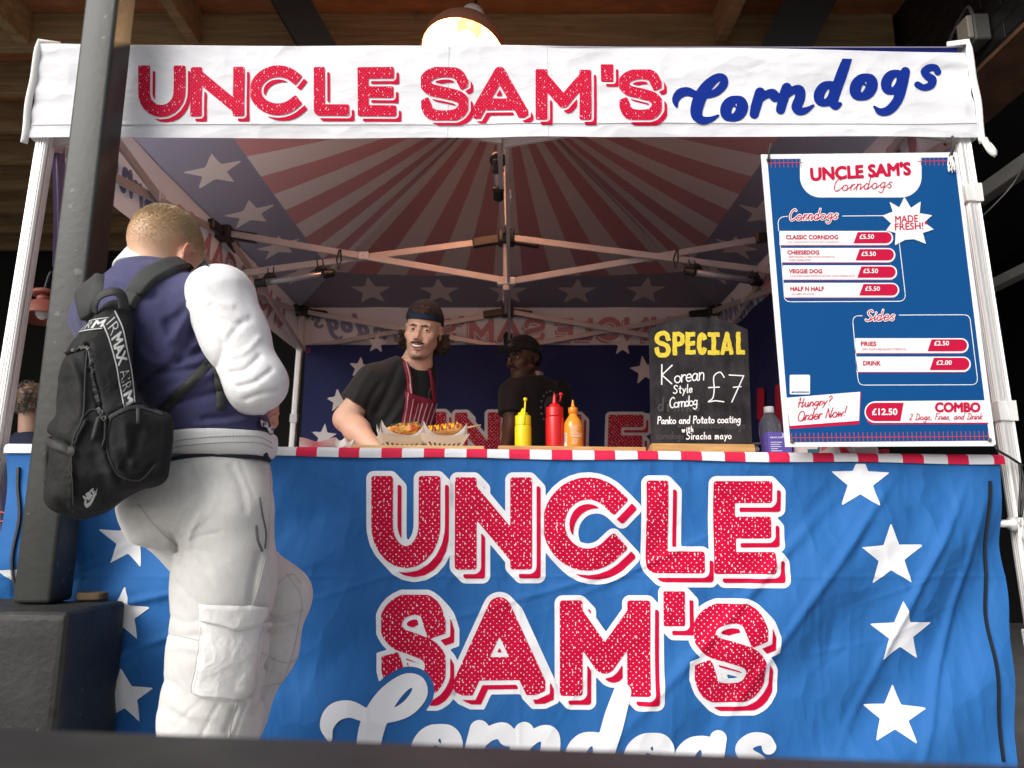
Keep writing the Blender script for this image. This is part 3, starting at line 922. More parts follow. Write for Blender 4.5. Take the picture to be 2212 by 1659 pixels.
# lamps
def pendant(name, label, c, axis, r, mats, lit):
    t = thing(name, label, 'lamp', c)
    M = Vector(axis).normalized().to_track_quat('Z', 'Y').to_matrix(); c = Vector(c)
    prof = [(r * math.cos(a), r * .92 * math.sin(a)) for a in np.linspace(0, R(74), 14)]
    inner = [((r - .006) * math.cos(a), (r - .006) * .92 * math.sin(a)) for a in np.linspace(R(74), 0, 14)]
    mb = MB(); mb.lathe(c, prof + inner, 36, 0, axis, caps=False)
    part('shade', mb, mats[0], t)
    mb = MB(); mb.lathe(c, [(r * .30, r * .86), (r * .28, r * 1.1), (r * .16, r * 1.2), (.02, r * 1.22)], 24, 0, axis); part('cap', mb, mats[0], t)
    mb = MB(); mb.lathe(c, [(.03, r * 1.19), (.05, r * 1.21), (.05, r * 1.38), (.02, r * 1.42)], 20, 0, axis); part('socket', mb, mats[1], t)
    top = c + M @ Vector((0, 0, r * 1.4))
    mb = MB(); mb.tube(catmull([top, top + Vector((.02, 0, .10)), top + Vector((.06, .02, .2)), (top.x + .05, top.y + .02, 3.45)], 6), .006, 8); part('cable', mb, BLACK_PLASTIC, t)
    k_ = min(1, r / .15); bulb = ell_pts(0, 0, .045 * k_, .06 * k_, -90, 90, 10)
    mb = MB(); mb.lathe(c + M @ Vector((0, 0, r * .35)), [(max(a, .002), b) for a, b in bulb], 20, 0, axis); part('bulb', mb, mats[2], t)
    return t, c + M @ Vector((0, 0, r * .15))
SHADE = mat('lamp_shade', (.20, .085, .05), .55)
SHADE_RED = mat('lamp_shade_red', (.26, .07, .05), .6)
LAMP_ON = mat('lit_bulb', (1, .8, .5), .4, emit=(1.0, .70, .36, 60))
LAMP_OFF = mat('unlit_bulb', (.7, .7, .68), .3)
SOCK = mat('lamp_socket', (.6, .58, .55), .5)
lt, lc = pendant('pendant_lamp', 'lit orange pendant lamp glowing above the white fascia', P(1000, 116, 2.8), (.16, .24, 1), .185, (SHADE, SOCK, LAMP_ON), True)
ld = bpy.data.lights.new('pendant_glow', 'POINT'); ld.energy = 100; ld.color = (1.0, .62, .30); ld.shadow_soft_size = .07
lo = bpy.data.objects.new('pendant_glow', ld); COL.objects.link(lo); lo.location = lc - lt.location; lo.parent = lt
pendant('pendant_lamp', 'unlit red pendant lamp hanging behind the steel post', P(90, 688, 3.3), (-.1, .1, 1), .10, (SHADE_RED, SHADE_RED, LAMP_OFF), False)

# ================================================================== the gazebo
XL, XR, YF, YB = -1.49, 1.435, 2.125, 4.94
XM, YM = -.03, 3.52
ZT, ZL, ZE, ZP = 2.315, 2.05, 2.36, 3.15
FY = 2.085                                 # plane of the printed fascia
tent = thing('gazebo', 'white aluminium pop-up gazebo with printed starry canopy over the stall', 'gazebo', (XM, YM, 0))

def leg(x, y, sx, sy):
    mb = MB()
    a = Vector((x + .05 * sx, y + .01 * sy, 0)); b = Vector((x, y, 2.34))
    w_ = .021; g = .0035
    prof = []
    for side in range(4):
        for k in range(-2, 3):
            for (o, dp) in ((-.35, 0), (.0, 0), (.18, g), (.30, g)) if abs(k) < 2 else ((0, 0),):
                t = (k + o) / 2.6 * w_
                p_ = (t, -w_ + dp)
                c_, s_ = [(1, 0), (0, 1), (-1, 0), (0, -1)][side]
                prof.append((p_[0] * c_ - p_[1] * s_, p_[0] * s_ + p_[1] * c_))
    n = len(prof)
    vs = [a + Vector((px_, py_, 0)) for px_, py_ in prof] + [b + Vector((px_, py_, 0)) for px_, py_ in prof]
    mb.add(vs, [(i, (i + 1) % n, n + (i + 1) % n, n + i) for i in range(n)] + [tuple(range(n, 2 * n))])
    l = part('leg', mb, ALU, tent)
    f = MB(); f.box((a.x - .045, a.y - .045, 0), (a.x + .045, a.y + .045, .012), bevel=.003); part('foot_plate', f, GREY_STEEL, l)
    for zz in ((1.86, 1.17, .52) if x > 0 else ((1.55, .95) if y > 3 else ())):
        t_ = zz / 2.34; c_ = a.lerp(b, t_)
        s = MB(); s.obox(c_, ((1, 0, 0), (0, 1, 0), (0, .08, 1)), (.026, .026, .03), 0, .003); s.obox(c_ + Vector((.012, -.0265, 0)), ((1, 0, 0), (0, 1, 0), (0, 0, 1)), (.012, .0025, .03))
        part('velcro_strap', s, VELCRO if x > 0 else WHITE_CLOTH, l)
for x, sx in ((XL, -1), (XR, 1)):
    for y, sy in ((YF, -1), (YB, 1)): leg(x, y, sx, sy)

def bar(a, b):
    mb = MB(); mb.bar(a, b, .016, .034, bevel=.002)
    d = (Vector(b) - Vector(a)).normalized()
    o = part('truss_bar', mb, ALU_BAR, tent)
    return o
def joint(c, dirs, drop=.05):
    mb = MB(); c = Vector(c)
    mb.obox(c, ((1, 0, 0), (0, 1, 0), (0, 0, 1)), (.042, .042, .036), 0, .008, 2)
    for d in dirs:
        d = Vector(d).normalized(); mb.bar(c, c + d * .175, .034, .052, bevel=.006)
    part('joint', mb, BLACK_PLASTIC, tent)
def truss(A, M, at=ZT, al=ZL, mt=ZT, ml=ZL, off=0.012):
    A, M = Vector((*A, 0)), Vector((*M, 0)); n = (M - A).normalized().cross(Vector((0, 0, 1))) * off
    bar(A + n + Vector((0, 0, at)), M + n + Vector((0, 0, ml)))
    bar(A - n + Vector((0, 0, al)), M - n + Vector((0, 0, mt)))
    c = (A + M) / 2 + n * 1.9 + Vector((0, 0, (at + ml + al + mt) / 4))
    mb = MB(); mb.obox(c, ((M - A).normalized(), n.normalized(), (0, 0, 1)), (.025, .003, .02), 0, .002); mb.lathe(c, [(.006, 0), (.006, .006)], 10, axis=n)
    part('rivet_plate', mb, ALU, tent)
corners = {'fl': (XL, YF), 'fr': (XR, YF), 'bl': (XL, YB), 'br': (XR, YB)}
mids = {'f': (XM, YF), 'b': (XM, YB), 'l': (XL, YM), 'r': (XR, YM)}
for c_, m_ in (('fl', 'f'), ('fr', 'f'), ('bl', 'b'), ('br', 'b'), ('fl', 'l'), ('bl', 'l'), ('fr', 'r'), ('br', 'r')):
    truss(corners[c_], mids[m_])
CTOP, CLOW = CAM_H + 1.44, CAM_H + 1.205
for m_ in 'lrfb': truss(mids[m_], (XM, YM), ZT, ZL + .04, CTOP, CLOW)
mb = MB(); mb.box((XM - .016, YM - .016, CLOW - .05), (XM + .016, YM + .016, ZP - .03), bevel=.003); part('centre_pole', mb, ALU_BAR, tent)
joint((XM, YM, CTOP), ((1, 0, -.16), (-1, 0, -.16), (0, 1, -.16), (0, -1, -.16)))
joint((XM, YB, ZT), ((1, 0, -.12), (-1, 0, -.12)))
joint((XL, YM, ZT), ((1, 0, -.16), (0, 1, -.1), (0, -1, -.1)))
joint((XR, YM, ZT), ((-1, 0, -.16), (0, 1, -.1), (0, -1, -.1)))
joint((XL, YB, ZT), ((1, 0, -.12), (0, -1, -.12)))
joint((XR, YB, ZT), ((-1, 0, -.12), (0, -1, -.12)))
mb = MB(); mb.obox((XM, YM, CLOW), ((1, 0, 0), (0, 1, 0), (0, 0, 1)), (.045, .019, .02), 0, .003); part('bracket', mb, ALU, tent)
for zc in (CLOW - .06, ZL + .0):
    pass
mb = MB(); mb.lathe((XM + .001, YB - .05, ZL + .03), [(.022, -.02), (.03, 0), (.03, .05), (.02, .07)], 16); part('end_cap', mb, BLACK_PLASTIC, tent)

# canopy: four printed faces
def face_pt(side, u, t, off=0.0):
    """u -1..1 along the eave, t 0 at the eave .. 1 at the peak, off = distance below the cloth"""
    hx, hy = (1.472 + 1.527) / 2 * (1 - t), (4.985 - FY) / 2 * (1 - t)
    cx, cy = (1.472 - 1.527) / 2, (4.985 + FY) / 2
    sag = .045 * math.sin(math.pi * t) * (1 - abs(u) ** 3)
    rip = .006 * math.sin(23 * u + 5 * t) * math.sin(math.pi * t) * (abs(u) ** 2)
    z = ZE + (ZP - ZE) * t - sag - rip - off
    if side == 'b': return Vector((cx + u * hx, cy + hy, z))
    if side == 'f': return Vector((cx - u * hx, cy - hy, z))
    if side == 'l': return Vector((cx - hx, cy + u * hy, z))
    return Vector((cx + hx, cy - u * hy, z))
BAND = .205
us = [i / 24 - 1 for i in range(49)]
ts = [0, .05, .1, .15, BAND] + [BAND + (1 - BAND) * k / 12 for k in range(1, 13)]
for side in 'blrf':
    mb = MB()
    mb.grid(lambda u, t: face_pt(side, u, t), us, [t for t in ts if t >= BAND], smooth=True, mfn=lambda u, t: 1 if int(math.floor((u + 1) * 6 + .5)) % 2 else 0, flip=True)
    bu, bt_ = np.linspace(-1, 1, 260), np.linspace(0, BAND, 26)
    BU, BT = np.meshgrid(bu, bt_, indexing='ij'); sl = math.hypot(1.45, ZP - ZE)
    SX_, SY_ = BU * 1.45 * (1 - BT), -(BT - .105) * sl
    F = np.full(BU.shape, 1e9)
    for k in (-2, -1, 0, 1, 2): F = np.minimum(F, poly_sdf(star_pts(k * .465, 0, .145), SX_, SY_))
    add_fill(mb, -F, bu, bt_, lambda u, t: face_pt(side, u, t), 2); add_fill(mb, F, bu, bt_, lambda u, t: face_pt(side, u, t), 3)
    pn = part('roof_panel', mb, [CANOPY_WHITE, CANOPY_RED, CANOPY_NAVY, CANOPY_STAR], tent)

# printed lettering of the fascia, laid out once in 3840 px wide photo coordinates
FLET = [('U', (517, 244, 694, 438)), ('N', (714, 250, 917, 437)), ('C', (940, 247, 1146, 434)), ('L', (1178, 255, 1310, 435)), ('E', (1342, 258, 1486, 436)),
        ('S', (1579, 257, 1756, 450)), ('A', (1767, 252, 1981, 446)), ('M', (2008, 259, 2217, 453)), ("'", (2253, 240, 2300, 309)), ('S', (2321, 261, 2480, 456))]
FSCR = [(2560, 462, 96), (2693, 458, 100), (2812, 440, 100), (2912, 422, 100), (3048, 396, 100), (3182, 372, 100), (3300, 352, 100), (3432, 330, 92)]
def lettering(glyphs, step, hwk, shift, gap, outline, sweep=6):
    """distance fields per glyph: (xs, ys, letter, shadow, outline)"""
    out = []
    for ch, b in glyphs:
        H = b[3] - b[1] if ch != "'" else (b[2] - b[0]) * 2.0
        m = shift + outline + 8
        xs, ys, X, Y = px_grid(b[0] - m, b[1] - m, b[2] + m * 1.4, b[3] + m * 1.4, step)
        hw = hwk * H * (.93 if ch == 'S' else 1) if ch != "'" else (b[2] - b[0]) / 2
        g = block_sdf(ch, b, X, Y, hw, .03 * H)
        gs = block_sdf(ch, (b[0] + shift, b[1] + shift * 1.05, b[2] + shift, b[3] + shift * 1.05), X, Y, hw, .03 * H)
        sh = np.maximum(gs, gap - g)
        ol = None
        if outline:
            ol = np.minimum(g, gs)
            for k in range(1, sweep):
                s_ = shift * k / sweep
                ol = np.minimum(ol, block_sdf(ch, (b[0] + s_, b[1] + s_ * 1.05, b[2] + s_, b[3] + s_ * 1.05), X, Y, hw, .03 * H))
            ol = ol - outline
        out.append((ch, xs, ys, g, sh, ol))
    return out
K = 2212 / 3840
flet = lettering(FLET, 3.2, .115, 19, 9, 0)
xs, ys, X, Y = px_grid(2440, 220, 3560, 500, 3.2)
fscr = script_sdf('Corndogs', FSCR, X, Y, .26)
mask_s = fscr - 10     # the script keeps a white margin where it overlaps the last S
def build_print(fn, mats):
    """one mesh: dotted letters, plain shadows, blue script"""
    mb = MB(); uvs = []
    for ch, gx, gy, g, sh, _ in flet:
        if ch == 'S' and gx[0] > 2200:
            XX, YY = np.meshgrid(gx, gy, indexing='ij')
            lim = script_sdf('C', FSCR[:1], XX, YY, .26) - 11
            g = np.maximum(g, -lim); sh = np.maximum(sh, -lim)
        add_fill(mb, g, gx, gy, fn, 0, uvs); add_fill(mb, sh, gx, gy, fn, 1, uvs)
    add_fill(mb, fscr, xs, ys, fn, 2, uvs)
    mb.uv = uvs
    return mb

def fdisp(x, z):
    """wrinkles of the front fascia (x 3 m wide, z height above its lower edge)"""
    e = max(0, abs(x + .03) - 1.15) / .35
    d = .004 * math.sin(2.1 * x + 9 * z) + .003 * math.sin(5.3 * x - 14 * z + 1)
    d += e * .0028 * math.sin(80 * z + 3 * x + math.sin(9 * x)) * min(1, e)
    d += .0025 * math.sin(26 * (x * .35 + z) + 2 * math.sin(4 * x)) * (1 - z)
    if abs(z - .045) < .006: d += .0025
    return -d
fz0, fz1 = 2.04, 2.363
mb = MB()
nx, nz = 220, 36
mb.grid(lambda x, z: Vector((x, FY + fdisp(x, z - fz0), z + (.004 * math.sin(3 * x) if z > 2.3 else 0))), list(np.linspace(-1.527, 1.472, nx)), list(np.linspace(fz0, fz1, nz)))
mb.v = [(x, y, z - .020 * max(0, (x - .1) / 1.37) * max(0, (z - fz0) / (fz1 - fz0)) ** 5) for x, y, z in mb.v]
fas = part('front_valance', mb, FASCIA_CLOTH, tent)
def ffn(x, y):
    q = P(x * K, y * K, FY); q.y += fdisp(q.x, q.z - fz0) - .0022; return q
part('lettering', build_print(ffn, None), [FRED_PRINT, mat('fascia_red_plain', (.52, .002, .036), .75, spec=.12), BLUE_PRINT], fas)
# edge tapes and blue top piping
for x in (-1.527, 1.472):
    s = 1 if x > 0 else -1
    pts = [Vector((x + s * (.006 + .003 * math.sin(5 * k)), FY - .004 + .002 * math.sin(13 * k), fz0 - .01 + k * .345)) for k in np.linspace(0, 1, 14)]
    pts = [Vector((x + s * .01, FY, fz0 - .02))] + pts + [Vector((x - s * .05, FY + .02, fz1 + .018))]
    mb = MB(); mb.tube(pts, .010, 8, flat=.6); part('edge_tape', mb, VELCRO, fas)
mb = MB(); mb.tube(catmull([(1.48, FY - .01, fz0 - .01), (1.495, FY - .012, fz0 - .05), (1.51, FY - .01, fz0 - .06), (1.505, FY, fz0 - .03), (1.49, FY + .01, fz0)], 5), .006, 6, flat=2.2); part('tape_loop', mb, VELCRO, fas)
mb = MB(); mb.grid(lambda x, t: Vector((x, FY + .016 + (0 if t < 2 else .06), [fz1 - .024 - .024 * max(0, (x - .1) / 1.37), fz1 + .004, fz1 + .012][t])), list(np.linspace(-1.5, 1.45, 60)), [0, 1, 2]); part('piping', mb, TRIM_BLUE, fas)

mb = MB()
for xx in (P(968, 200, FY).x, P(1183, 200, FY).x):
    mb.tube([Vector((xx, FY + fdisp(xx, k) - .0005, fz0 + k)) for k in np.linspace(.002, .318, 24)], .0011, 5)
mb.tube([Vector((xx, FY + fdisp(xx, .044) - .0005, fz0 + .044)) for xx in np.linspace(-1.52, 1.465, 160)], .0010, 5)
part('seam', mb, mat('fascia_seam_grey', (.60, .61, .64), .9), fas)  # sewn seam lines, a little greyer than the fascia cloth

# the other three valances: plain cloth, the print shows through mirrored
def side_valance(name, fn):
    """fn(u,v,off): u 0..3 in reading direction from outside, v height, off towards the inside"""
    mb = MB(); mb.grid(lambda u, v: fn(u, v, .003 * math.sin(7 * u + 11 * v) + .002 * math.sin(15 * u - 9 * v)), list(np.linspace(0, 3.0, 80)), list(np.linspace(0, .325, 10)))
    p_ = part(name, mb, WHITE_CLOTH, tent)
    def f2(x, y):
        q = P(x * K, y * K, FY); u, v = q.x + 1.527, q.z - fz0
        return fn(u, v, .004 + .003 * math.sin(7 * u + 11 * v) + .002 * math.sin(15 * u - 9 * v))
    part('lettering', build_print(f2, None), [BLEED_RED, BLEED_RED, BLEED_BLUE], p_)
side_valance('left_valance', lambda u, v, o: Vector((-1.527 + o, 4.985 - u * (4.985 - FY - .01) / 3.0, fz0 + v)))
side_valance('back_valance', lambda u, v, o: Vector((1.472 - u, 4.985 - o, fz0 + v)))
side_valance('right_valance', lambda u, v, o: Vector((1.472 - o, FY + .01 + u * (4.985 - FY - .01) / 3.0, fz0 + v)))

# LED tubes hung under the bars
def led_tube(label, a, b, clips):
    a, b = Vector(a), Vector(b); d = (b - a).normalized()
    t = thing('light_tube', label, 'light', (a + b) / 2, 'clip-on light tubes under the canopy bars')
    mb = MB(); mb.tube([a + d * .02, b - d * .02], .017, 14); part('tube', mb, CLEAR_TUBE, t)
    for p_, s in ((a, 1), (b, -1)):
        mb = MB(); mb.lathe(p_, [(.012, -.012), (.021, -.006), (.021, .03), (.024, .032), (.024, .042), (.018, .046)], 16, axis=d * s); part('end_cap', mb, BLACK_PLASTIC, t)
    for k in clips:
        c = a.lerp(b, k[0]); hk = Vector(k[1])
        mb = MB(); mb.lathe(c, [(.03, .012), (.034, .016), (.034, .03), (.026, .034), (.02, .045)], 14, axis=hk - c)
        top = hk
        for dx in (-.014, .014):
            o_ = d * dx
            mb.tube([c + o_, c + (top - c) * .9 + o_], .0035, 6)
        part('clip', mb, BLACK_PLASTIC, t)
led_tube('dark tube light hanging under the left bar of the middle truss', P(555, 612, 3.40), P(718, 590, 3.40), ((.18, P(585, 575, 3.47)), (.86, P(690, 557, 3.47))))
led_tube('dark tube light hanging under the right bar of the middle truss', P(1482, 585, 3.42), P(1642, 610, 3.42), ((.14, P(1492, 560, 3.48)), (.9, P(1632, 582, 3.48))))
led_tube('grey tube light strapped upright to the centre front bar', P(1075, 348, 2.62), P(1077, 428, 2.72), ((.06, P(1078, 330, 2.66)),))
for (px, py, D, h_) in ((733, 540, 3.46, 42), (1461, 540, 3.46, 40)):
    mb = MB()
    mb.tube([P(px, py, D), P(px - 6, py + h_ * .5, D - .02), P(px - 2, py + h_, D - .02), P(px + 4, py + h_ * .5, D - .02), P(px + 3, py, D)], .0045, 6)
    solo('cable_tie', mb, BLACK_PLASTIC, 'black tie loop around the %s bar of the middle truss' % ('left' if px < 1000 else 'right'), 'cable tie', 'black tie loops on the middle truss')

# cloth walls of the gazebo
def wave(u, v, s): return .012 * math.sin(5 * u + s) * (1 - v * .3) + .006 * math.sin(13 * u + 2 * v + s)
def bpt(x, z, o=0.0): return Vector((x, 4.885 - wave(x, z, 1.0) - o, z))
mb = MB(); mb.grid(lambda x, z: bpt(x, z), list(np.linspace(-1.44, 1.41, 90)), list(np.linspace(.03, 2.06, 24)))
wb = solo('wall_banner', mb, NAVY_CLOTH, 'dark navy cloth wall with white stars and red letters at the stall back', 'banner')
BLET = [('U', (1393, 1785, 1652, 2130)), ('N', (1706, 1790, 1995, 2135)), ('C', (2040, 1790, 2368, 2140)), ('L', (2423, 1802, 2642, 2150)), ('E', (2676, 1804, 2908, 2152)),
        ('S', (1430, 2230, 1672, 2612)), ('A', (1701, 2238, 2045, 2606)), ('M', (2099, 2246, 2438, 2610)), ("'", (2487, 2217, 2567, 2347)), ('S', (2599, 2262, 2868, 2632))]
blet = lettering(BLET, 5.0, .118, 32, 17, 19)
zt0 = P(1500 * K, 1785 * K, 2.065).z
def bfn(o):
    def f_(x, y):
        q = P(x * K, y * K, 2.065); return bpt(-.394 + 1.43 * (q.x + .164), 1.588 + 1.43 * (q.z - zt0), o)
    return f_
mb = MB(); uvs = []
for ch, gx, gy, g, sh, ol in blet[:5]:
    add_fill(mb, ol, gx, gy, bfn(.004), 2, uvs); add_fill(mb, g, gx, gy, bfn(.008), 0, uvs); add_fill(mb, sh, gx, gy, bfn(.008), 1, uvs)
mb.uv = uvs
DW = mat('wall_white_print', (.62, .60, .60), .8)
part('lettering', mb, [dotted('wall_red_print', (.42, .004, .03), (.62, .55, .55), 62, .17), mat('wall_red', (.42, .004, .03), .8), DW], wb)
for (px, py, r, rot) in ((778, 795, 26, .1), (732, 866, 28, -.1), (700, 944, 30, .1), (814, 742, 24, .1), (1345, 745, 26, .0), (1392, 800, 34, -.15), (1410, 905, 34, .1)):
    def sfn(x, y):
        q = P(x, y, 4.885); return bpt(q.x, q.z, .005)
    mb = MB(); xs_, ys_, X_, Y_ = px_grid(px - r * 1.1, py - r * 1.1, px + r * 1.1, py + r * 1.1, 3)
    add_fill(mb, poly_sdf(star_pts(px, py, r, rot), X_, Y_), xs_, ys_, sfn); part('printed_star', mb, DW, wb)
mb = MB(); mb.grid(lambda y, z: Vector((1.395 - wave(y, z, 2.0), y, z)), list(np.linspace(2.75, 4.87, 60)), list(np.linspace(.03, 2.06, 16)))
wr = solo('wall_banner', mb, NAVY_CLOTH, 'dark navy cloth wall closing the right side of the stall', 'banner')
for (px, py, w_, h_) in ((1643, 873, 16, 70), (1683, 880, 17, 100), (1700, 860, 12, 110)):
    mb = MB()
    pts = rrect(px - w_ / 2, py - h_ / 2, px + w_ / 2, py + h_ / 2, 6)
    def rfn(x, y):
        d = P(x, y, 1.0) - CAMV; t = (1.383 - CAMV.x) / d.x; return CAMV + d * t
    poly_fan(mb, pts, rfn, 0)
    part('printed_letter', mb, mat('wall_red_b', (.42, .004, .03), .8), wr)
# narrow rolled side curtain by the left leg
mb = MB()
mb.grid(lambda u, v: P(112 + 24 * u + (1 - v) * -2 + 4 * math.sin(3 * v), 305 + v * (270 + 22 * u), 2.2) + Vector((0, .012 * math.sin(8 * u), 0)), list(np.linspace(0, 1, 10)), list(np.linspace(0, 1, 14)))
solo('side_curtain', mb, mat('curtain_lilac', (.20, .15, .26), .8, transl=.2), 'faded lilac strip of cloth hanging beside the left front leg', 'curtain')
mb = MB()
mb.grid(lambda u, v: P(-14 + 22 * u + 5 * v, 985 + v * 330, 2.3) + Vector((0, .01 * math.sin(7 * u), 0)), list(np.linspace(0, 1, 10)), list(np.linspace(0, 1, 14)))
solo('side_curtain', mb, mat('curtain_violet', (.20, .20, .38), .8, transl=.2), 'pale violet cloth hanging low outside the left front leg', 'curtain')
def hook(px, py, D, r, label):
    c = P(px, py, D); mb = MB()
    mb.tube([c + Vector((r * math.cos(a), 0, r * math.sin(a))) for a in np.linspace(R(-160), R(120), 16)], r * .28, 8)
    solo('clip_hook', mb, mat('hook_red', (.35, .008, .012), .35), label, 'hook')
hook(3, 1117, 2.2, .014, 'red plastic hook on the violet cloth at the left edge')
hook(124, 302, 2.15, .012, 'dark red plastic hook under the left end of the white fascia')
hook(2046, 307, 2.16, .012, 'red plastic hook under the right end of the white fascia')
hook(665, 757, 4.86, .014, 'dark red hook low on the back left leg')
# ================================================================== the counter
def ctop(x): return CAM_H + .2035 - .0112 * x
CD = 2.065
tb = thing('trestle_table', 'folding serving table hidden under the striped cloth and banner', 'table', (0, 2.4, 0))
mb = MB(); c = Vector((-.02, 2.41, ctop(-.02) - .030)); mb.obox(c, ((1, 0, -.0112), (0, 1, 0), (.0112, 0, 1)), (1.40, .325, .02), 0, .004); part('tabletop', mb, mat('table_top', (.3, .3, .3), .6), tb)
for x in (-1.25, 1.2):
    for y in (2.16, 2.66):
        mb = MB(); mb.tube([(x, y, 0), (x, y, ctop(x) - .052)], .016, 10); part('leg', mb, GREY_STEEL, tb)
edges = []
for k in range(-6, 17):
    s = 1269 + 160 * k + (.55 * (k - 5) ** 2 if k > 5 else 0)
    edges += [(s, s + 78)]
def stripe_x(s): return (P(s * K, 985, CD - .008)).x
mb = MB()
bounds = sorted([stripe_x(a) for e in edges for a in e])
bounds = [b for b in bounds if -1.445 < b < 1.40]
reds = [(stripe_x(a), stripe_x(b)) for a, b in edges]
xs_ = sorted(set([-1.452] + bounds + [1.405] + [b + (c_ - b) * .5 for b, c_ in zip(bounds[:-1], bounds[1:])]))
prof = [(2.74, -.03), (2.74, 0.0), (2.5, .0015), (2.2, .0008), (2.07, 0.0), (2.060, -.004), (2.0565, -.013), (2.0575, -.0275)]
def tfn(x, v):
    i = int(v); y_, dz = prof[i]
    return Vector((x, y_ + (.0015 * math.sin(31 * x) if i > 5 else 0), ctop(x) + dz - (.002 * math.sin(11 * x) if i > 6 else 0)))
mb.grid(tfn, xs_, list(range(len(prof))), mfn=lambda x, v: 1 if any(a < x < b for a, b in reds) else 0, flip=True)
solo('tablecloth', mb, [WHITE_CLOTH, mat('cloth_red', (.66, .004, .055), .75, crumple=.2)], 'red and white striped cloth covering the counter top', 'tablecloth', loc=(0, 2.4, ctop(0)))

_rb_ = random.Random(12)
CRE = []
for _i in range(60):
    _a = _rb_.uniform(-.9, .9) if _i % 2 else _rb_.uniform(.3, 1.2)
    CRE.append((_rb_.uniform(-1.4, 1.35), _rb_.uniform(.35, 1.0), math.cos(_a), math.sin(_a), _rb_.uniform(.004, .008), _rb_.uniform(-.0016, .0022), _rb_.uniform(.04, .16)))
def bdisp(x, z):
    h = max(0, ctop(x) - .03 - z)
    ramp = min(1, h / .22)
    p = (x - z) * .7; q = (x + z) * .7
    wr_ = min(1, max(0, (x - .05) / .9)); wl = min(1, max(0, (-x - .25) / .7))
    d = .0
    d += wr_ * .020 * math.sin(11 * p + 1.1 * math.sin(3.1 * q) + .4)
    d += wr_ * .009 * math.sin(27 * p + 1.7 * math.sin(4.3 * q))
    d += wl * .013 * math.sin(13 * (x * .35 - z) + 1.3 * math.sin(5 * x))
    d += wl * .007 * math.sin(31 * (x * .3 - z) + 1.1 * math.sin(7 * x + 2))
    d += .0035 * math.sin(9 * x + 5 * z + math.sin(6 * z)) + .002 * math.sin(24 * (x * .5 + z) + 2 * math.sin(5 * x))
    # sharper creases
    for (cx, cz, ax, az, w_, a_, L_) in ((.95, .80, .62, .78, .012, .006, .5), (1.15, .72, .5, .86, .012, .007, .45), (.62, .62, .7, .7, .015, .006, .5), (.2, .93, .8, -.6, .009, .003, .2),
                                        (-.55, .98, .9, -.43, .008, .003, .2), (-1.1, .62, .96, .2, .010, .006, .35), (-1.0, .52, .95, .3, .010, .005, .3), (1.2, .55, .35, .93, .011, .006, .4),
                                        (.1, .66, .95, .25, .008, .0025, .25), (.35, .72, .9, .4, .008, .003, .2), (-.35, .70, .95, .3, .008, .0025, .2)):
        t = (x - cx) * ax + (z - cz) * az; n = (x - cx) * az - (z - cz) * ax
        d += 1.7 * a_ * math.exp(-(n / w_) ** 2) * math.exp(-(t / L_) ** 2)
    for (cx, cz, ax, az, w_, a_, L_) in CRE:
        n = (x - cx) * az - (z - cz) * ax
        if -.02 < n < .02:
            t = (x - cx) * ax + (z - cz) * az
            d += a_ * math.exp(-(n / w_) ** 2 - (t / L_) ** 2)
    for k in range(-3, 4):
        n = x - .41 * k - .02
        if -.02 < n < .02: d += .0016 * math.exp(-(n / .005) ** 2)
    n = z - .70
    if -.02 < n < .02: d += .0018 * math.exp(-(n / .005) ** 2)
    e = max(0, abs(x + .02) - 1.30) / .12
    d += min(1, e) * .006 * math.sin(26 * z + (3 if x > 0 else 0))
    return d * ramp
def bpoint(x, z, o=0.0):
    q = Vector((x, CD - bdisp(x, z) - o, z)); return q
def bedge(u, z):
    h = max(0, ctop(0) - z)
    xl = -1.452 + .06 * h + .008 * math.sin(9 * z); xr = 1.404 - .085 * h - .006 * math.sin(8 * z)
    return xl + (xr - xl) * u
mb = MB()
zs = [0.02 + k for k in np.linspace(0, 1, 110)]
nu = 460
def gfn(u, s):
    x0 = bedge(u, .5); zt = ctop(x0) - .0275; z = .03 + (zt - .03) * s
    x = bedge(u, z); return bpoint(x, z)
mb.grid(gfn, list(np.linspace(0, 1, nu)), list(np.linspace(0, 1, 200)))
ban = solo('front_banner', mb, BLUE_CLOTH, 'blue printed banner with red lettering and white stars hung before the counter', 'banner', loc=(0, CD, .03))
def cfn(o, sc=K):
    def f_(x, y):
        q = P(x * sc, y * sc, CD); return bpoint(q.x, q.z, o)
    return f_
blet2 = lettering(BLET, 4.5, .118, 32, 17, 19)
mbo, mbl, mbs = MB(), MB(), MB(); uo, ul, us_ = [], [], []
cs = [(1290, 2885, 188), (1535, 2895, 186), (1738, 2905, 186), (1905, 2912, 186), (2112, 2918, 186), (2330, 2924, 184), (2520, 2930, 184), (2715, 2936, 184)]
sx_, sy_, SX, SY = px_grid(1150, 2480, 2920, 2960, 5)
wscr = script_sdf('Corndogs', cs, SX, SY, .2)
for ch, gx, gy, g, sh, ol in blet2:
    if gy[-1] > 2520:
        XX, YY = np.meshgrid(gx, gy, indexing='ij'); lim = script_sdf('C', cs[:1], XX, YY, .2) - 24 if gx[0] < 1600 else np.full(XX.shape, 1e3)
        g = np.maximum(g, -lim); sh = np.maximum(sh, -lim); ol = np.maximum(ol, -lim)
    add_fill(mbo, ol, gx, gy, cfn(.0015), 0, uo)
    add_fill(mbl, g, gx, gy, cfn(.003), 0, ul); add_fill(mbl, sh, gx, gy, cfn(.003), 1, ul)
mbl.uv = ul
part('letter_outline', mbo, WHITE_PRINT, ban)
part('lettering', mbl, [RED_PRINT, RED_PLAIN], ban)
add_fill(mbs, wscr, sx_, sy_, cfn(.0036), 0); part('script_lettering', mbs, WHITE_PRINT, ban)
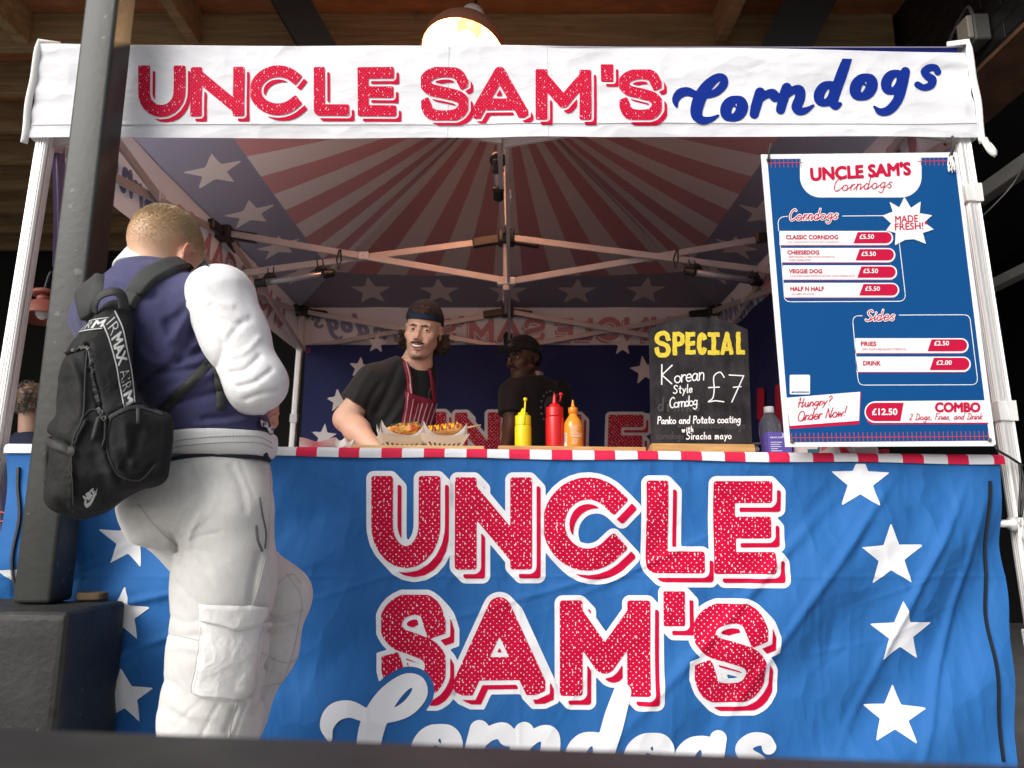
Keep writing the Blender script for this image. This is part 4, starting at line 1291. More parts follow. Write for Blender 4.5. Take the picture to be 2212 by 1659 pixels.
for (px, py, r, rot) in ((1858, 1040, 66, .02), (1921, 1201, 72, -.04), (1950, 1369, 72, -.02), (1936, 1548, 68, .02), (272, 1170, 64, .12), (268, 1327, 62, .05), (262, 1506, 66, .05), (60, 1250, 60, 0)):
    xs_, ys_, X_, Y_ = px_grid(px - r * 1.1, py - r * 1.1, px + r * 1.1, py + r * 1.1, 3)
    F = poly_sdf(star_pts(px, py, r, rot, .42), X_, Y_)
    tl = (P(px, 990, CD).z)
    F = np.maximum(F, 993 + (px - 1106) * .012 - Y_)
    mb = MB(); add_fill(mb, F, xs_, ys_, cfn(.0016, 1.0)); part('printed_star', mb, WHITE_PRINT, ban)
def zipper(pts):
    q = catmull(pts, 8)
    mb = MB()
    pp = [cfn(.003, 1.0)(x, y) for x, y in q]
    mb.tube(pp, .0048, 6, flat=.5)
    for a, b in zip(pp[:-1], pp[1:]):
        for t in (0, .25, .5, .75):
            c_ = a.lerp(b, t); mb.box(c_ - Vector((.0036, .005, .0012)), c_ + Vector((.0036, .001, .0012)))
    part('zip', mb, BLACK_PLASTIC, ban)
zipper([(2134, 1040), (2131, 1120), (2136, 1230), (2135, 1330), (2144, 1430), (2148, 1530), (2156, 1640)])
zipper([(40, 1010), (38, 1050), (46, 1110), (40, 1180), (34, 1270), (28, 1340)])
# clamp and cords on the right leg
mb = MB(); q = P(2190, 1131, 2.09)
mb.lathe((q.x - .065, q.y, q.z), [(.011, 0), (.011, .05), (.02, .055), (.02, .075)], 14, axis=(1, 0, 0)); mb.box((q.x - .012, q.y - .012, q.z - .018), (q.x + .05, q.y - .003, q.z + .018), bevel=.003)
mb.lathe((q.x + .025, q.y - .012, q.z), [(.006, 0), (.005, .004)], 10, axis=(0, -1, 0))
solo('leg_clamp', mb, ALU, 'grey metal clamp on the right front tent leg below the counter', 'clamp')
def tassel(mb, c, n=12, L=.05, mi=1, seed=1):
    rg = random.Random(seed)
    for i in range(n):
        a = Vector((rg.uniform(-.004, .004), rg.uniform(-.004, .004), 0)); e = Vector((rg.uniform(-.012, .012), rg.uniform(-.006, .006), -L * rg.uniform(.7, 1)))
        mb.tube([c + a, c + a * 1.5 + e * .5 + Vector((rg.uniform(-.004, .004), 0, 0)), c + a + e], .0014, 4, mi)
mb = MB(); mb.tube(catmull([P(2150, 962, 1.995), P(2156, 973, 1.99), P(2178, 986, 2.04), P(2200, 1000, 2.08), P(2210, 1006, 2.08)], 5), .0035, 6)
for dx in (0, 7): mb.tube(catmull([P(2202, 1000, 2.08), P(2205 + dx, 1040, 2.075), P(2203 + dx, 1080, 2.075), P(2202 + dx * .5, 1118, 2.075)], 5), .004, 6)
tassel(mb, P(2204, 1118, 2.075), 14, .06)
solo('cord', mb, [BLACK_PLASTIC, VELCRO], 'black cord with frayed white end tying the menu to the leg', 'cord')

# ================================================================== menu board
MD = 1.995
MBLUE = mat('menu_blue', (.003, .066, .225), .5, spec=.15)
MWHITE = mat('menu_white', (.80, .81, .82), .38, spec=.4)
MRED = mat('menu_red', (.50, .004, .045), .5, spec=.2)
MTICK = mat('menu_tick', (.45, .05, .09), .4)
def m7(x, y): return ((2800 + .4702 * x) * K, (550 + .4702 * y) * K)
def m8(x, y): return ((2800 + .4702 * x) * K, (1200 + .4702 * y) * K)
def lay(k, cv):
    def f_(x, y): a, b = cv(x, y); return P(a, b, MD - .0007 * k)
    return f_
menu = thing('menu_board', 'large blue and white printed menu board hung at the right tent leg', 'sign', P(1900, 960, MD))
mb = MB()
cor = [m7(115, 62), m7(1680, 45), m8(1990, 1005), m8(310, 1012)]
f_ = [P(*c_, MD) for c_ in cor]; g_ = [P(*c_, MD) + Vector((0, .004, 0)) for c_ in cor]
mb.add(f_ + g_, [(0, 1, 2, 3), (7, 6, 5, 4)] + [(i, (i + 1) % 4, 4 + (i + 1) % 4, 4 + i) for i in range(4)])
part('panel', mb, MWHITE, menu)
mb = MB(); BL, WH, RD, TK = 0, 1, 2, 3
def poly7(pts, k, mi): poly_fan(mb, pts, lay(k, m7), mi)
def poly8(pts, k, mi): poly_fan(mb, pts, lay(k, m8), mi)
z8 = 650 / .4702   # m8 coordinates are m7 shifted up
def q8(x, y): return (x, y + (1200 - 550) / .4702)
poly7([(165, 98), (1657, 85), q8(1937, 962), q8(348, 975)], 1, BL)
poly7(rrect(425, 70, 1395, 405, 165, 12, (0, 0, 1, 1)), 2, WH)
poly8([(318, 620), (905, 572), (897, 803), (343, 845)], 2, WH)
poly8([(343, 845), (897, 803), (905, 572), (912, 575), (897, 831), (346, 868)], 1.6, RD)
poly8([(940 + 86 - 86 * math.sin(R(a)), 734 - 86 * math.cos(R(a))) for a in range(0, 181, 12)] + [(1925, 818), (1903, 640)], 2, WH)
poly8([(960, 790), (1010, 826), (1925, 818), (1927, 828), (1000, 834), (962, 812)], 1.6, RD)
poly8([(950 + 75 - 75 * math.sin(R(a)), 733 - 73 * math.cos(R(a))) for a in range(0, 181, 12)] + [(1226, 806), (1252, 660)], 3, RD)
def strip(pts, w_, k, mi, cv):
    for a, b in zip(pts[:-1], pts[1:]):
        d = Vector((b[0] - a[0], b[1] - a[1])); L_ = d.length
        if L_ < 1e-6: continue
        d /= L_; n = Vector((-d.y, d.x)) * w_ / 2; e = d * w_ * .3
        poly_fan(mb, [(a[0] - e.x + n.x, a[1] - e.y + n.y), (b[0] + e.x + n.x, b[1] + e.y + n.y), (b[0] + e.x - n.x, b[1] + e.y - n.y), (a[0] - e.x - n.x, a[1] - e.y - n.y)], lay(k, cv), mi)
def corner(cx, cy, r, a0): return [(cx + r * math.cos(R(a0 + 15 * i)), cy + r * math.sin(R(a0 + 15 * i))) for i in range(7)]
strip([(328, 556)] + [(310, 556), (280, 562), (258, 580), (250, 610), (256, 672)], 6, 2, WH, m7)
strip([(298, 1190), (304, 1215), (322, 1232), (350, 1237), (1225, 1233), (1250, 1222), (1264, 1200), (1264, 1170), (1215, 745)], 6, 2, WH, m7)
strip([(262, 690), (300, 1195)], 5, 1.7, WH, m7)
strip([(765, 553), (1100, 550)], 6, 2, WH, m7)
strip([(1217, 1343), (1735, 1340), (1765, 1348), (1782, 1372), q8(1840, 462), q8(1838, 492), q8(1822, 510), q8(1800, 516), q8(935, 519), q8(908, 512), q8(893, 495), q8(886, 460), (847, 1395), (852, 1368), (875, 1350), (922, 1348)], 6, 2, WH, m7)
for i in range(8): strip([(192 + 34 * i, 97), (196 + 34 * i, 165)], 5, 2, TK, m7)
strip([(165, 131), (446, 127)], 6, 2.4, TK, m7)
for i in range(7): strip([(1390 + 35 * i, 88), (1392 + 35 * i, 150)], 5, 2, TK, m7)
strip([(1360, 117), (1605, 113)], 6, 2.4, TK, m7)
for i in range(45): strip([(357 + 35.6 * i, 903 - .35 * i), (361 + 35.6 * i, 972 - .3 * i)], 6, 2, TK, m8)
strip([(352, 940), (1932, 928)], 6, 2.4, TK, m8)
def row(cv, x0, y0, x1, y1, px0, name, nb, descs, price, pb):
    r = (y1 - y0) / 2
    poly_fan(mb, rrect(x0, y0, x1, y1, r - 1, 8, (0, 1, 1, 0)), lay(2, cv), WH)
    strip([(x0 + 8, y1 + 3), (x1 - r * .7, y1 + 2)], 6, 1.8, RD, cv)
    i_ = 12; rr = r - i_
    arc = [(x1 - i_ - rr + rr * math.sin(R(a)), (y0 + y1) / 2 - rr * math.cos(R(a)) - 3) for a in range(0, 181, 12)]
    poly_fan(mb, [(px0 + 33, y0 + i_ - 3)] + arc + [(px0, y1 - i_ - 3)], lay(3, cv), RD)
    text_fit(mb, name, nb, lay(4, cv), RD, bold=.018)
    for t, b in descs: text_fit(mb, t, b, lay(4, cv), RD, bold=-.004)
    text_fit(mb, price, pb, lay(4.5, cv), WH, bold=.015)
row(m7, 262, 672, 1168, 785, 852, 'CLASSIC CORNDOG', (313, 705, 728, 737), [('A JUICY VIENNA SAUSAGE COATED IN CRISPY GOLDEN BATTER.', (320, 753, 735, 768))], '\u00a35.50', (902, 700, 1015, 735))
row(m7, 277, 808, 1186, 922, 868, 'CHEESEDOG', (325, 827, 577, 858), [('CREAMY MOZZARELLA CHEESE COATED IN OUR SIGNATURE', (332, 870, 702, 885)), ('GOLDEN CORNMEAL BATTER.', (333, 897, 513, 911))], '\u00a35.50', (917, 838, 1030, 871))
row(m7, 288, 946, 1200, 1060, 882, 'VEGGIE DOG', (337, 977, 600, 1008), [('A PLANT-BASED SAUSAGE WRAPPED IN OUR CRISPY, GOLDEN CORNMEAL BATTER.', (345, 1023, 865, 1040))], '\u00a35.50', (932, 974, 1047, 1008))
row(m7, 298, 1086, 1217, 1202, 898, 'HALF N HALF', (350, 1116, 615, 1149), [('HALF CHEESE HALF HOTDOG', (357, 1167, 540, 1182))], '\u00a35.50', (947, 1115, 1062, 1149))
row(m8, 866, 145, 1770, 264, 1442, 'FRIES', (913, 172, 1033, 206), [('CRISPY, GOLDEN, FRIES SEASONED TO PERFECTION', (920, 225, 1272, 243))], '\u00a32.50', (1497, 167, 1613, 203))
row(m8, 875, 292, 1788, 414, 1460, 'DRINK', (930, 327, 1068, 361), [], '\u00a32.00', (1515, 322, 1635, 357))
poly7([(1258, 400), (1310, 488), (1388, 437), (1380, 530), (1480, 547), (1418, 603), (1492, 660), (1405, 688), (1430, 775), (1335, 738), (1265, 742), (1183, 787), (1188, 688), (1112, 668), (1152, 612), (1083, 550), (1165, 518), (1140, 440), (1217, 484)], 5, WH)
text_fit(mb, 'MADE', (1185, 548, 1365, 603), lay(6, m7), RD, bold=.012, rot=-.05)
text_fit(mb, 'FRESH!', (1183, 608, 1408, 662), lay(6, m7), RD, bold=.012, rot=-.05)
poly7([(1416, 610), (1436, 590), (1436, 624)], 6, RD)
poly8(rrect(343, 437, 505, 593, 10), 2, WH)
text_fit(mb, '@UNCLESAMSCORNDOGS', (360, 569, 497, 583), lay(3, m8), BL, bold=.02)
text_fit(mb, 'COMBO', (1505, 660, 1860, 732), lay(4, m8), RD, bold=.03)
text_fit(mb, '\u00a312.50', (1002, 707, 1200, 757), lay(4, m8), WH, bold=.02)
text_fit(mb, "UNCLE SAM'S", (512, 146, 1305, 246), lay(4, m7), RD, bold=.028, rot=-.06)
def fillhand(txt, x0, x1, yb, h, pen, cv, k, mi, slope=0, shear=.25, join=True, rim=None):
    sp = (x1 - x0) / hand_width(txt, h)
    xs1, ys1, XX, YY = px_grid(x0 - h, yb - h * 2.6 - abs(slope) * (x1 - x0), x1 + h, yb + h, 2.4)
    d = hand_sdf(txt, x0, yb, h, XX, YY, pen, slope, shear, join, sp)
    if rim: add_fill(mb, d - rim, xs1, ys1, lay(k - .6, cv), WH)
    add_fill(mb, d, xs1, ys1, lay(k, cv), mi)
fillhand('Corndogs', 690, 1175, 355, 56, 3.4, m7, 4, RD, -.06)
fillhand('Corndogs', 338, 735, 588, 50, 4.2, m7, 4, RD, -.03, rim=6)
fillhand('Sides', 948, 1190, 1390, 50, 4.2, m7, 4, RD, -.03, rim=6)
fillhand('Hungry?', 405, 680, 697, 42, 3.4, m8, 4, RD, -.09)
fillhand('Order Now!', 402, 792, 806, 48, 3.6, m8, 4, RD, -.11)
fillhand('2 Dogs, Fries, and Drink', 1296, 1885, 797, 30, 2.6, m8, 4, RD, -.01)
part('printing', mb, [MBLUE, MWHITE, MRED, MTICK], menu)
for (cx, cy) in (m7(172, 105), m7(1640, 92), m8(362, 968), m8(1938, 955)):
    mb = MB(); mb.lathe(P(cx, cy, MD - .004), [(.006, 0), (.0045, .002), (.002, .0025)], 12, axis=(0, -1, 0)); part('eyelet', mb, GREY_STEEL, menu)
mb = MB(); mb.tube(catmull([P(*m7(172, 105), MD - .003), P(*m7(178, 60), MD), P(*m7(190, -25), 2.06)], 5), .003, 6); mb.lathe(P(*m7(172, 105), MD - .004), [(.001, -.006), (.006, 0), (.001, .006)], 8)
solo('cord', mb, BLACK_PLASTIC, 'thin black cord holding up the left corner of the menu', 'cord')
mb = MB(); mb.tube(catmull([P(2056, 292, 2.1), P(2060, 315, 2.03), P(2053, 338, 1.985)], 5), .005, 6); tassel(mb, P(2053, 338, 1.985), 16, .05, 1, 3)
solo('cord', mb, [BLACK_PLASTIC, VELCRO], 'short cord with white tassel at the right corner of the menu', 'cord')

# ================================================================== chalkboard
KD = 2.2
def c6(x, y): return ((2000 + .4069 * x) * K, (1150 + .4069 * y) * K)
ch = thing('chalkboard', 'arched black chalkboard announcing a special on a pine foot', 'chalkboard', P(*c6(1560, 1350), KD))
arch = [(1085, 1262), (1068, 212)] + [(1068 + 907 * t, 212 - 117 * math.sin(math.pi * min(1, max(0, (t - .0) / 1.0))) ** .9) for t in np.linspace(.06, .94, 18)] + [(1975, 212), (2016, 1262)]
mb = MB()
def chp(x, y, k): a, b = c6(x, y); return P(a, b, KD) + Vector((0, k, 0))
mb.prism(arch, chp, .008)
def slate():
    m = mat('slate', (.022, .021, .022), .9, spec=.15)
    N = m.node_tree.nodes; L = m.node_tree.links; b = N['Principled BSDF']
    tc = N.new('ShaderNodeTexCoord'); mp = N.new('ShaderNodeMapping'); mp.inputs['Scale'].default_value = (9, 1, 5)
    L.new(tc.outputs['Object'], mp.inputs[0])
    nz = N.new('ShaderNodeTexNoise'); nz.inputs['Scale'].default_value = 2.2; nz.inputs['Detail'].default_value = 9; nz.inputs['Roughness'].default_value = .65; L.new(mp.outputs[0], nz.inputs['Vector'])
    cr = N.new('ShaderNodeValToRGB'); cr.color_ramp.elements[0].position = .35; cr.color_ramp.elements[0].color = (.013, .012, .014, 1); cr.color_ramp.elements[1].position = .8; cr.color_ramp.elements[1].color = (.055, .049, .051, 1)
    L.new(nz.outputs[0], cr.inputs[0]); L.new(cr.outputs[0], b.inputs['Base Color'])
    return m
part('slate_panel', mb, slate(), ch)
def clay(k):
    def f_(x, y): a, b = c6(x, y); return P(a, b, KD - .0009 * k)
    return f_
mb = MB()
for L_, b in (('S', (1120, 228, 1262, 464)), ('P', (1283, 232, 1395, 448)), ('E', (1402, 234, 1497, 441)), ('C', (1508, 238, 1604, 447)), ('I', (1608, 236, 1718, 445)), ('A', (1724, 230, 1845, 444)), ('L', (1868, 233, 1950, 441))):
    xs1, ys1, XX, YY = px_grid(b[0] - 8, b[1] - 8, b[2] + 8, b[3] + 8, 3)
    if L_ in 'SC': F = block_sdf(L_, b, XX, YY, 21, 6, clip=False)
    else: F = block_sdf(L_, b, XX, YY, 21 if L_ != 'A' else 19, 6)
    add_fill(mb, F + 1.5 * np.sin(XX * .09 + YY * .07), xs1, ys1, clay(1), 0)
part('yellow_lettering', mb, mat('yellow_chalk', (.66, .50, .035), .8, var=.22, vscale=90), ch)
mb = MB(); mbg = MB()
def chalk(m_, txt, x0, x1, yb, h, pen, slope=0.0, shear=.05, k=1):
    sp = (x1 - x0) / hand_width(txt, h)
    pad = abs(slope) * (x1 - x0)
    xs1, ys1, XX, YY = px_grid(x0 - h, yb - h * 2.2 - pad, x1 + h, yb + h + pad, 3)
    add_fill(m_, hand_sdf(txt, x0, yb, h, XX, YY, pen, slope, shear, False, sp), xs1, ys1, clay(k), 0)
chalk(mb, 'K', 1175, 1290, 715, 100, 6); chalk(mb, 'orean', 1300, 1580, 702, 78, 5.5, -.12)
chalk(mb, 'Style', 1290, 1475, 800, 44, 5, -.07); chalk(mb, 'Corndog', 1256, 1510, 932, 55, 5, -.1)
chalk(mb, '#', 1605, 1745, 880, 158, 5.5); chalk(mb, '7', 1780, 1935, 878, 142, 5.5, 0, .1)
chalk(mb, 'Panko and Potato coating', 1145, 1915, 1080, 40, 5, -.015)
chalk(mb, 'with', 1370, 1485, 1157, 30, 4.6, -.05); chalk(mb, 'Siracha mayo', 1410, 1835, 1222, 38, 4.6, -.01)
part('white_lettering', mb, mat('white_chalk', (.78, .78, .78), .85), ch)
GHOST = mat('rubbed_chalk', (.050, .047, .05), .85)
for g_ in (('unclesamscorndogs', 1330, 1960, 1112, 40, 4, .02, .05, .6), ('corndogs', 1130, 1390, 1220, 40, 4, 0, .05, .6), ('drinks', 1150, 1560, 960, 70, 8, 0, .05, .6)):
    mbg = MB(); chalk(mbg, *g_); part('rubbed_out_lettering', mbg, GHOST, ch)
PINE = wood('pine', (.40, .20, .065), (.62, .36, .14), 5, (1.5, 8, 14), .55, .15)
PINE2 = wood('pale_pine', (.55, .36, .16), (.74, .54, .28), 5, (1.5, 8, 14), .55, .15)
mb = MB()
a0, a1, a2, a3 = c6(1098, 1258), c6(2036, 1268), c6(2052, 1358), c6(1098, 1348)
F4 = [P(*a0, KD - .012), P(*a1, KD - .012), P(*a2, KD - .055), P(*a3, KD - .055)]; B4 = [P(*a0, KD + .012), P(*a1, KD + .012), P(*a2, KD + .06), P(*a3, KD + .06)]
for v_ in B4: pass
B4 = [Vector((f.x, KD + .06 if i > 1 else KD + .02, f.z)) for i, f in enumerate(F4)]
mb.add(F4 + B4, [(3, 2, 1, 0), (4, 5, 6, 7)] + [(i, (i + 1) % 4, 4 + (i + 1) % 4, 4 + i) for i in range(4)])
mb.m = [0] * len(mb.f)
part('foot', mb, PINE, ch)

# ================================================================== boards, bottles, food
BZ = 0.022
def surf_z(x): return ctop(x) + .002
def board(label, px0, px1, D0, D1, h0, m_, py=968):
    a, b = P(px0, py, D0), P(px1, py, D0); mb = MB()
    zc = surf_z((a.x + b.x) / 2)
    mb.obox(((a.x + b.x) / 2, (D0 + D1) / 2, zc + h0 / 2), ((1, 0, -.0112), (0, 1, 0), (.0112, 0, 1)), ((b.x - a.x) / 2, (D1 - D0) / 2, h0 / 2), 0, .0015)
    solo('serving_board', mb, m_, label, 'board'); return zc + h0
z1a = board('pale pine board under the two paper trays', 757, 1046, 2.13, 2.36, .013, PINE2)
z1c = board('long pine board behind the paper trays with its right end showing', 690, 1052, 2.362, 2.52, .018, PINE)
z1b = board('pine board carrying the three sauce bottles', 1076, 1396, 2.13, 2.36, .015, PINE)
def plastic(n, c, rough=.35, **k): return mat(n, c, rough, spec=.5, sss=0.0, coat=.15, **k)
def mm(px): return px * .835 * 1.736 / 1000   # px of the photo (2212 wide) to metres at the bottles
YEL, RED_, ORA, ORA2 = plastic('mustard_yellow', (.80, .62, .004)), plastic('ketchup_red', (.56, .004, .006)), plastic('mayo_orange', (.80, .27, .02), .22), plastic('cap_orange', (.80, .22, .008))
S = 2.27 / FPX * 1.0  # metres per px at the bottles
def squeeze(label, px, D, w_, zb, h_, m_, strap, scale_tip=1.0):
    q = P(px, 966, D); c = Vector((q.x, D, zb)); r = w_ / 2
    t = thing('squeeze_bottle', label, 'bottle', c)
    hb = h_ * .58
    mb = MB(); mb.lathe(c, [(r * .93, 0), (r * .99, .004), (r, .012), (r, hb * .92), (r * .97, hb * .97), (r * .93, hb)], 32); part('body', mb, m_, t)
    mb = MB()
    prof = [(r * .94, hb + .0005), (r * .96, hb + .002)]
    for k in range(4): prof += [(r * .96, hb + .004 + k * .005), (r * .945, hb + .0055 + k * .005)]
    prof += [(r * .96, hb + .026), (r * .93, hb + .03), (r * .62, hb + .031), (r * .60, hb + .04), (r * .30, hb + .041), (r * .26, hb + .046), (r * .13, h_ * 0.97), (r * .07, h_ * .985), (r * .05, h_)]
    mb.lathe(c, prof, 28); part('cap', mb, m_, t)
    mb = MB(); a = c + Vector(strap[0]); b = c + Vector(strap[1])
    mb.tube([a, a.lerp(b, .5) + Vector((0, -.001, 0)), b], .0028, 8); mb.lathe(b, [(.004, -.005), (.0062, -.003), (.0062, .003), (.004, .005)], 12, axis=(.3, -.6, .6)); part('stopper', mb, m_, t)
squeeze('yellow mustard squeeze bottle, its stopper strap sticking up', 1130, 2.25, 36 * S, z1b, 92 * S, YEL, ((.003, -.024, .075), (.007, -.02, 108 * S)))
squeeze('tall red ketchup squeeze bottle between the yellow and orange bottles', 1199, 2.25, 39.5 * S, z1b, 124 * S, RED_, ((.018, .0, 106 * S), (.020, -.004, 121 * S)))
q = P(1239, 966, 2.25); c = Vector((q.x, 2.25, z1b)); r = 21.5 * S
mayo = thing('sauce_bottle', 'orange mayo bottle with white printed label beside the ketchup', 'bottle', c)
mb = MB(); mb.lathe(c, [(r * .92, 0), (r, .005), (r, 48 * S), (r * .97, 55 * S), (r * .8, 63 * S), (r * .55, 71 * S), (r * .42, 75 * S), (r * .40, 80 * S)], 36); part('body', mb, ORA, mayo); body = mb
mb = MB(); mb.lathe(c, [(r * .44, 79 * S), (r * .48, 80.2 * S), (r * .48, 90 * S), (r * .43, 92 * S), (r * .22, 92.5 * S), (r * .16, 99 * S), (r * .10, 105 * S), (r * .09, 109 * S)], 28); part('cap', mb, ORA2, mayo)
bv = bvh_of(body); os_ = on_surface(bv, .0006)
def c3(x, y): return ((1850 + x * .2894) * K, (1200 + y * .2894) * K)
mb = MB()
rg = random.Random(4)
fl = lambda x, y: os_(*c3(x, y))
def thin(x0, y0, x1, y1, n=5):
    v = [fl(x0 + (x1 - x0) * i / n, y) for y in (y0, y1) for i in range(n + 1)]
    mb.add(v, [(i, i + 1, n + 2 + i, n + 1 + i) for i in range(n)])
y = 1378
while y < 1610:
    thin(1015 if y > 1375 else 1030, y, 1015 + rg.uniform(60, 132), y + 5); y += 16 if not 1490 < y < 1530 else 30
thin(1005, 1362, 1150, 1365); thin(1004, 1362, 1008, 1505); thin(1005, 1502, 1150, 1505)
thin(918, 1462, 956, 1640)
part('label_print', mb, mat('label_white', (.75, .68, .6), .5), mayo)
mb = MB(); fl = lambda x, y: on_surface(bv, .0011)(*c3(x, y))
for i in range(11): thin(921, 1470 + i * 11, 951, 1473 + i * 11 + (i % 3) * 1.5)
part('barcode', mb, mat('barcode_red', (.35, .06, .03), .5), mayo)

# paper trays with corn dogs
KRAFT = mat('tray_paper', (.90, .83, .74), .7, transl=.1); KPRINT = mat('tray_print', (.22, .02, .022), .7); LINER = mat('greaseproof', (.82, .80, .76), .55, transl=.35, crumple=.15, cscale=30)
def tray(label, c, yaw, fold):
    c = Vector(c); t = thing('paper_tray', label, 'food tray', c, 'paper trays on the counter')
    M = Matrix.Rotation(yaw, 3, 'Z')
    A, B_, a_, b_, H = .050, .030, .074, .052, .042
    def wall(u, v):
        # u 0..4 round the sides, v 0..1 up
        s = int(u) % 4; f = u - int(u)
        cs_ = [(-1, -1), (1, -1), (1, 1), (-1, 1)]
        p0, p1 = cs_[s], cs_[(s + 1) % 4]
        x = p0[0] + (p1[0] - p0[0]) * f; y_ = p0[1] + (p1[1] - p0[1]) * f
        dip = .012 * math.sin(math.pi * f) * v * (1 if s % 2 == 0 else .4)
        return c + M @ Vector((x * (A + (a_ - A) * v), y_ * (B_ + (b_ - B_) * v), .0008 + H * v - dip))
    mb = MB(); us__ = [i / 8 for i in range(33)]
    mb.grid(lambda u, v: wall(min(u, 3.9999), v), us__, [0, .5, 1], smooth=False)
    mb.grid(lambda u, v: wall(min(u, 3.9999), v) + (c - wall(min(u, 3.9999), v)).normalized() * .0009, us__, [0, .5, 1], smooth=False, flip=True)
    mb.add([wall(k, 0) for k in range(4)], [(0, 1, 2, 3)]); part('tray_wall', mb, KRAFT, t)
    mb = MB(); rg = random.Random(5)
    for s in (0, 1, 2, 3):
        for i in range(7 if s % 2 == 0 else 5):
            n_ = 7 if s % 2 == 0 else 5
            f0 = s + .08 + i * .86 / n_; w_ = .055 if s % 2 == 0 else .075; hh = .34 + .16 * abs(i - n_ / 2) / n_
            def o_(u, v): 
                p_ = wall(u, v); return p_ + (p_ - c - Vector((0, 0, .02))).normalized() * .0008
            sl = (.5 - (i + .5) / n_) * .05
            mb.add([o_(f0, .03), o_(f0 + w_, .03), o_(f0 + w_ - sl, hh), o_(f0 - sl, hh * .9)], [(0, 1, 2, 3)])
    part('printed_stripes', mb, KPRINT, t)
    # greaseproof liner: a wavy sheet standing proud of the rim
    mb = MB(); rg = random.Random(fold)
    ph = [rg.uniform(0, 6) for _ in range(4)]
    def lin(u, v):
        p_ = wall(min(u, 3.9999), min(v, 1.0)); s = u % 1
        cpk = abs(s - .5) * 2
        up = (v - .6) * (.022 * cpk ** 4 * (1 if int(u + .5) % 4 in (0, 1, 3) else .2) + .002 + .004 * max(0, math.sin(2.2 * u + ph[0])))
        inn = .006 + .004 * math.sin(5 * u + ph[1]) * v
        d_ = Vector((c.x, c.y, p_.z)) - p_; d_.normalize()
        return p_ + d_ * inn + Vector((0, 0, max(0, up) * 1.5 + .002))
    mb.grid(lin, [i / 12 for i in range(49)], [.1, .4, .7, 1.0, 1.25, 1.5], smooth=True); part('paper_liner', mb, LINER, t)
    return M
def dog_field(c, ax, L_, r, bumps, seed):
    a = np.array(c) - np.array(ax) * L_ / 2; b = np.array(c) + np.array(ax) * L_ / 2
    def f(V):
        d = cap3(V, a, b, r * .92, r)
        if bumps: d = d - .0055 * np.maximum(fnoise(V, seed, 330, 9), -.15) - .005 * fnoise(V, seed + 2, 150, 7)
        else: d = d - .0012 * fnoise(V, seed, 90, 6)
        return d
    return f, a, b
p1c = P(866, 966, 2.245); t1 = Vector((p1c.x, 2.245, z1a + .0006))
p2c = P(958, 967, 2.235); t2 = Vector((p2c.x, 2.235, z1a + .0006))
tray('paper tray holding the crumb-coated corn dog, left of its twin', t1, R(18), 3)
tray('paper tray holding the corn dog striped with sauce', t2, R(14), 11)
ax1 = Vector((.93, .22, .16)).normalized(); f, a, b = dog_field(t1 + Vector((.004, .0, .057)), ax1, .075, .0215, True, 5)
def dcol(V):
    n = fnoise(V, 9, 240, 9)[:, None]; n2 = fnoise(V, 12, 120, 7)[:, None]
    c_ = np.where(n > .05, np.array([[.72, .36, .07]]), np.array([[.64, .17, .02]])) + 0 * n2
    c_ = np.where(n2 > .28, np.array([[.62, .09, .012]]), c_)
    top = (V[:, 2:3] > (t1.z + .069))
    g = top & (fnoise(V, 21, 380, 8)[:, None] > .12)
    return np.where(g, np.array([[.10, .14, .04]]), c_)
mb = nets_mb(f, (min(a[0], b[0]) - .04, min(a[1], b[1]) - .04, t1.z), (max(a[0], b[0]) + .04, max(a[1], b[1]) + .04, t1.z + .12), .0018, dcol)
cd = thing('corn_dog', 'crumb-coated corn dog with green herbs in the left paper tray', 'corn dog', t1 + Vector((0, 0, .03)))
part('coating', mb, mat('crumb_coating', rough=.55, attr=True), cd)
mb = MB(); rg = random.Random(2)
for i in range(60):
    th = rg.uniform(-.9, .9); s = rg.uniform(-.5, .45)
    o_ = Vector(t1) + Vector((.004, 0, .057)) + ax1 * (.075 * s) + Vector((0, math.sin(th) * .023, math.cos(th) * .0245))
    mb.box(o_ - Vector((.0022, .001, .0006)), o_ + Vector((.0022, .001, .0012)))
part('herb_flakes', mb, mat('herbs', (.07, .11, .03), .8), cd)
ax2 = Vector((.95, .18, .15)).normalized(); cc2 = t2 + Vector((.0, .0, .054)); f, a, b = dog_field(cc2, ax2, .085, .0205, False, 8)
mb = nets_mb(f, (min(a[0], b[0]) - .04, min(a[1], b[1]) - .04, t2.z), (max(a[0], b[0]) + .04, max(a[1], b[1]) + .04, t2.z + .12), .003)
cd = thing('corn_dog', 'golden corn dog striped with mustard and ketchup, its stick pointing right', 'corn dog', cc2)
part('coating', mb, mat('batter', (.66, .30, .085), .5, var=.3, vscale=70, bump=.4, bscale=160), cd)
ys1 = ax2.cross(Vector((0, 0, 1))).normalized(); zs1 = ys1.cross(ax2) * 1
if zs1.z < 0: zs1 = -zs1
for nm, m_, ph, rr in (('mustard', mat('mustard_sauce', (.80, .46, .01), .25), 0, .0030), ('ketchup', mat('ketchup_sauce', (.36, .02, .008), .2), .5, .0022)):
    mb = MB(); pts = []
    for i in range(150):
        s = i / 149; k = 9 * (s ** .85) + ph
        th = R(78) * math.sin(math.pi * 2 * k * .5 + ph * 2)
        x = -.052 + .098 * s; rr_ = .0212 * math.sqrt(max(.1, 1 - max(0, abs(x) - .0425) ** 2 / .0205 ** 2))
        pts.append(cc2 + ax2 * x - ys1 * math.sin(th) * rr_ + zs1 * math.cos(th) * rr_)
    mb.tube(pts, rr, 7); part(nm, mb, m_, cd)
mb = MB(); mb.tube([cc2 + ax2 * .05, cc2 + ax2 * .118 + Vector((0, 0, .004))], .0028, 8); part('stick', mb, mat('stick_wood', (.60, .42, .2), .7), cd)

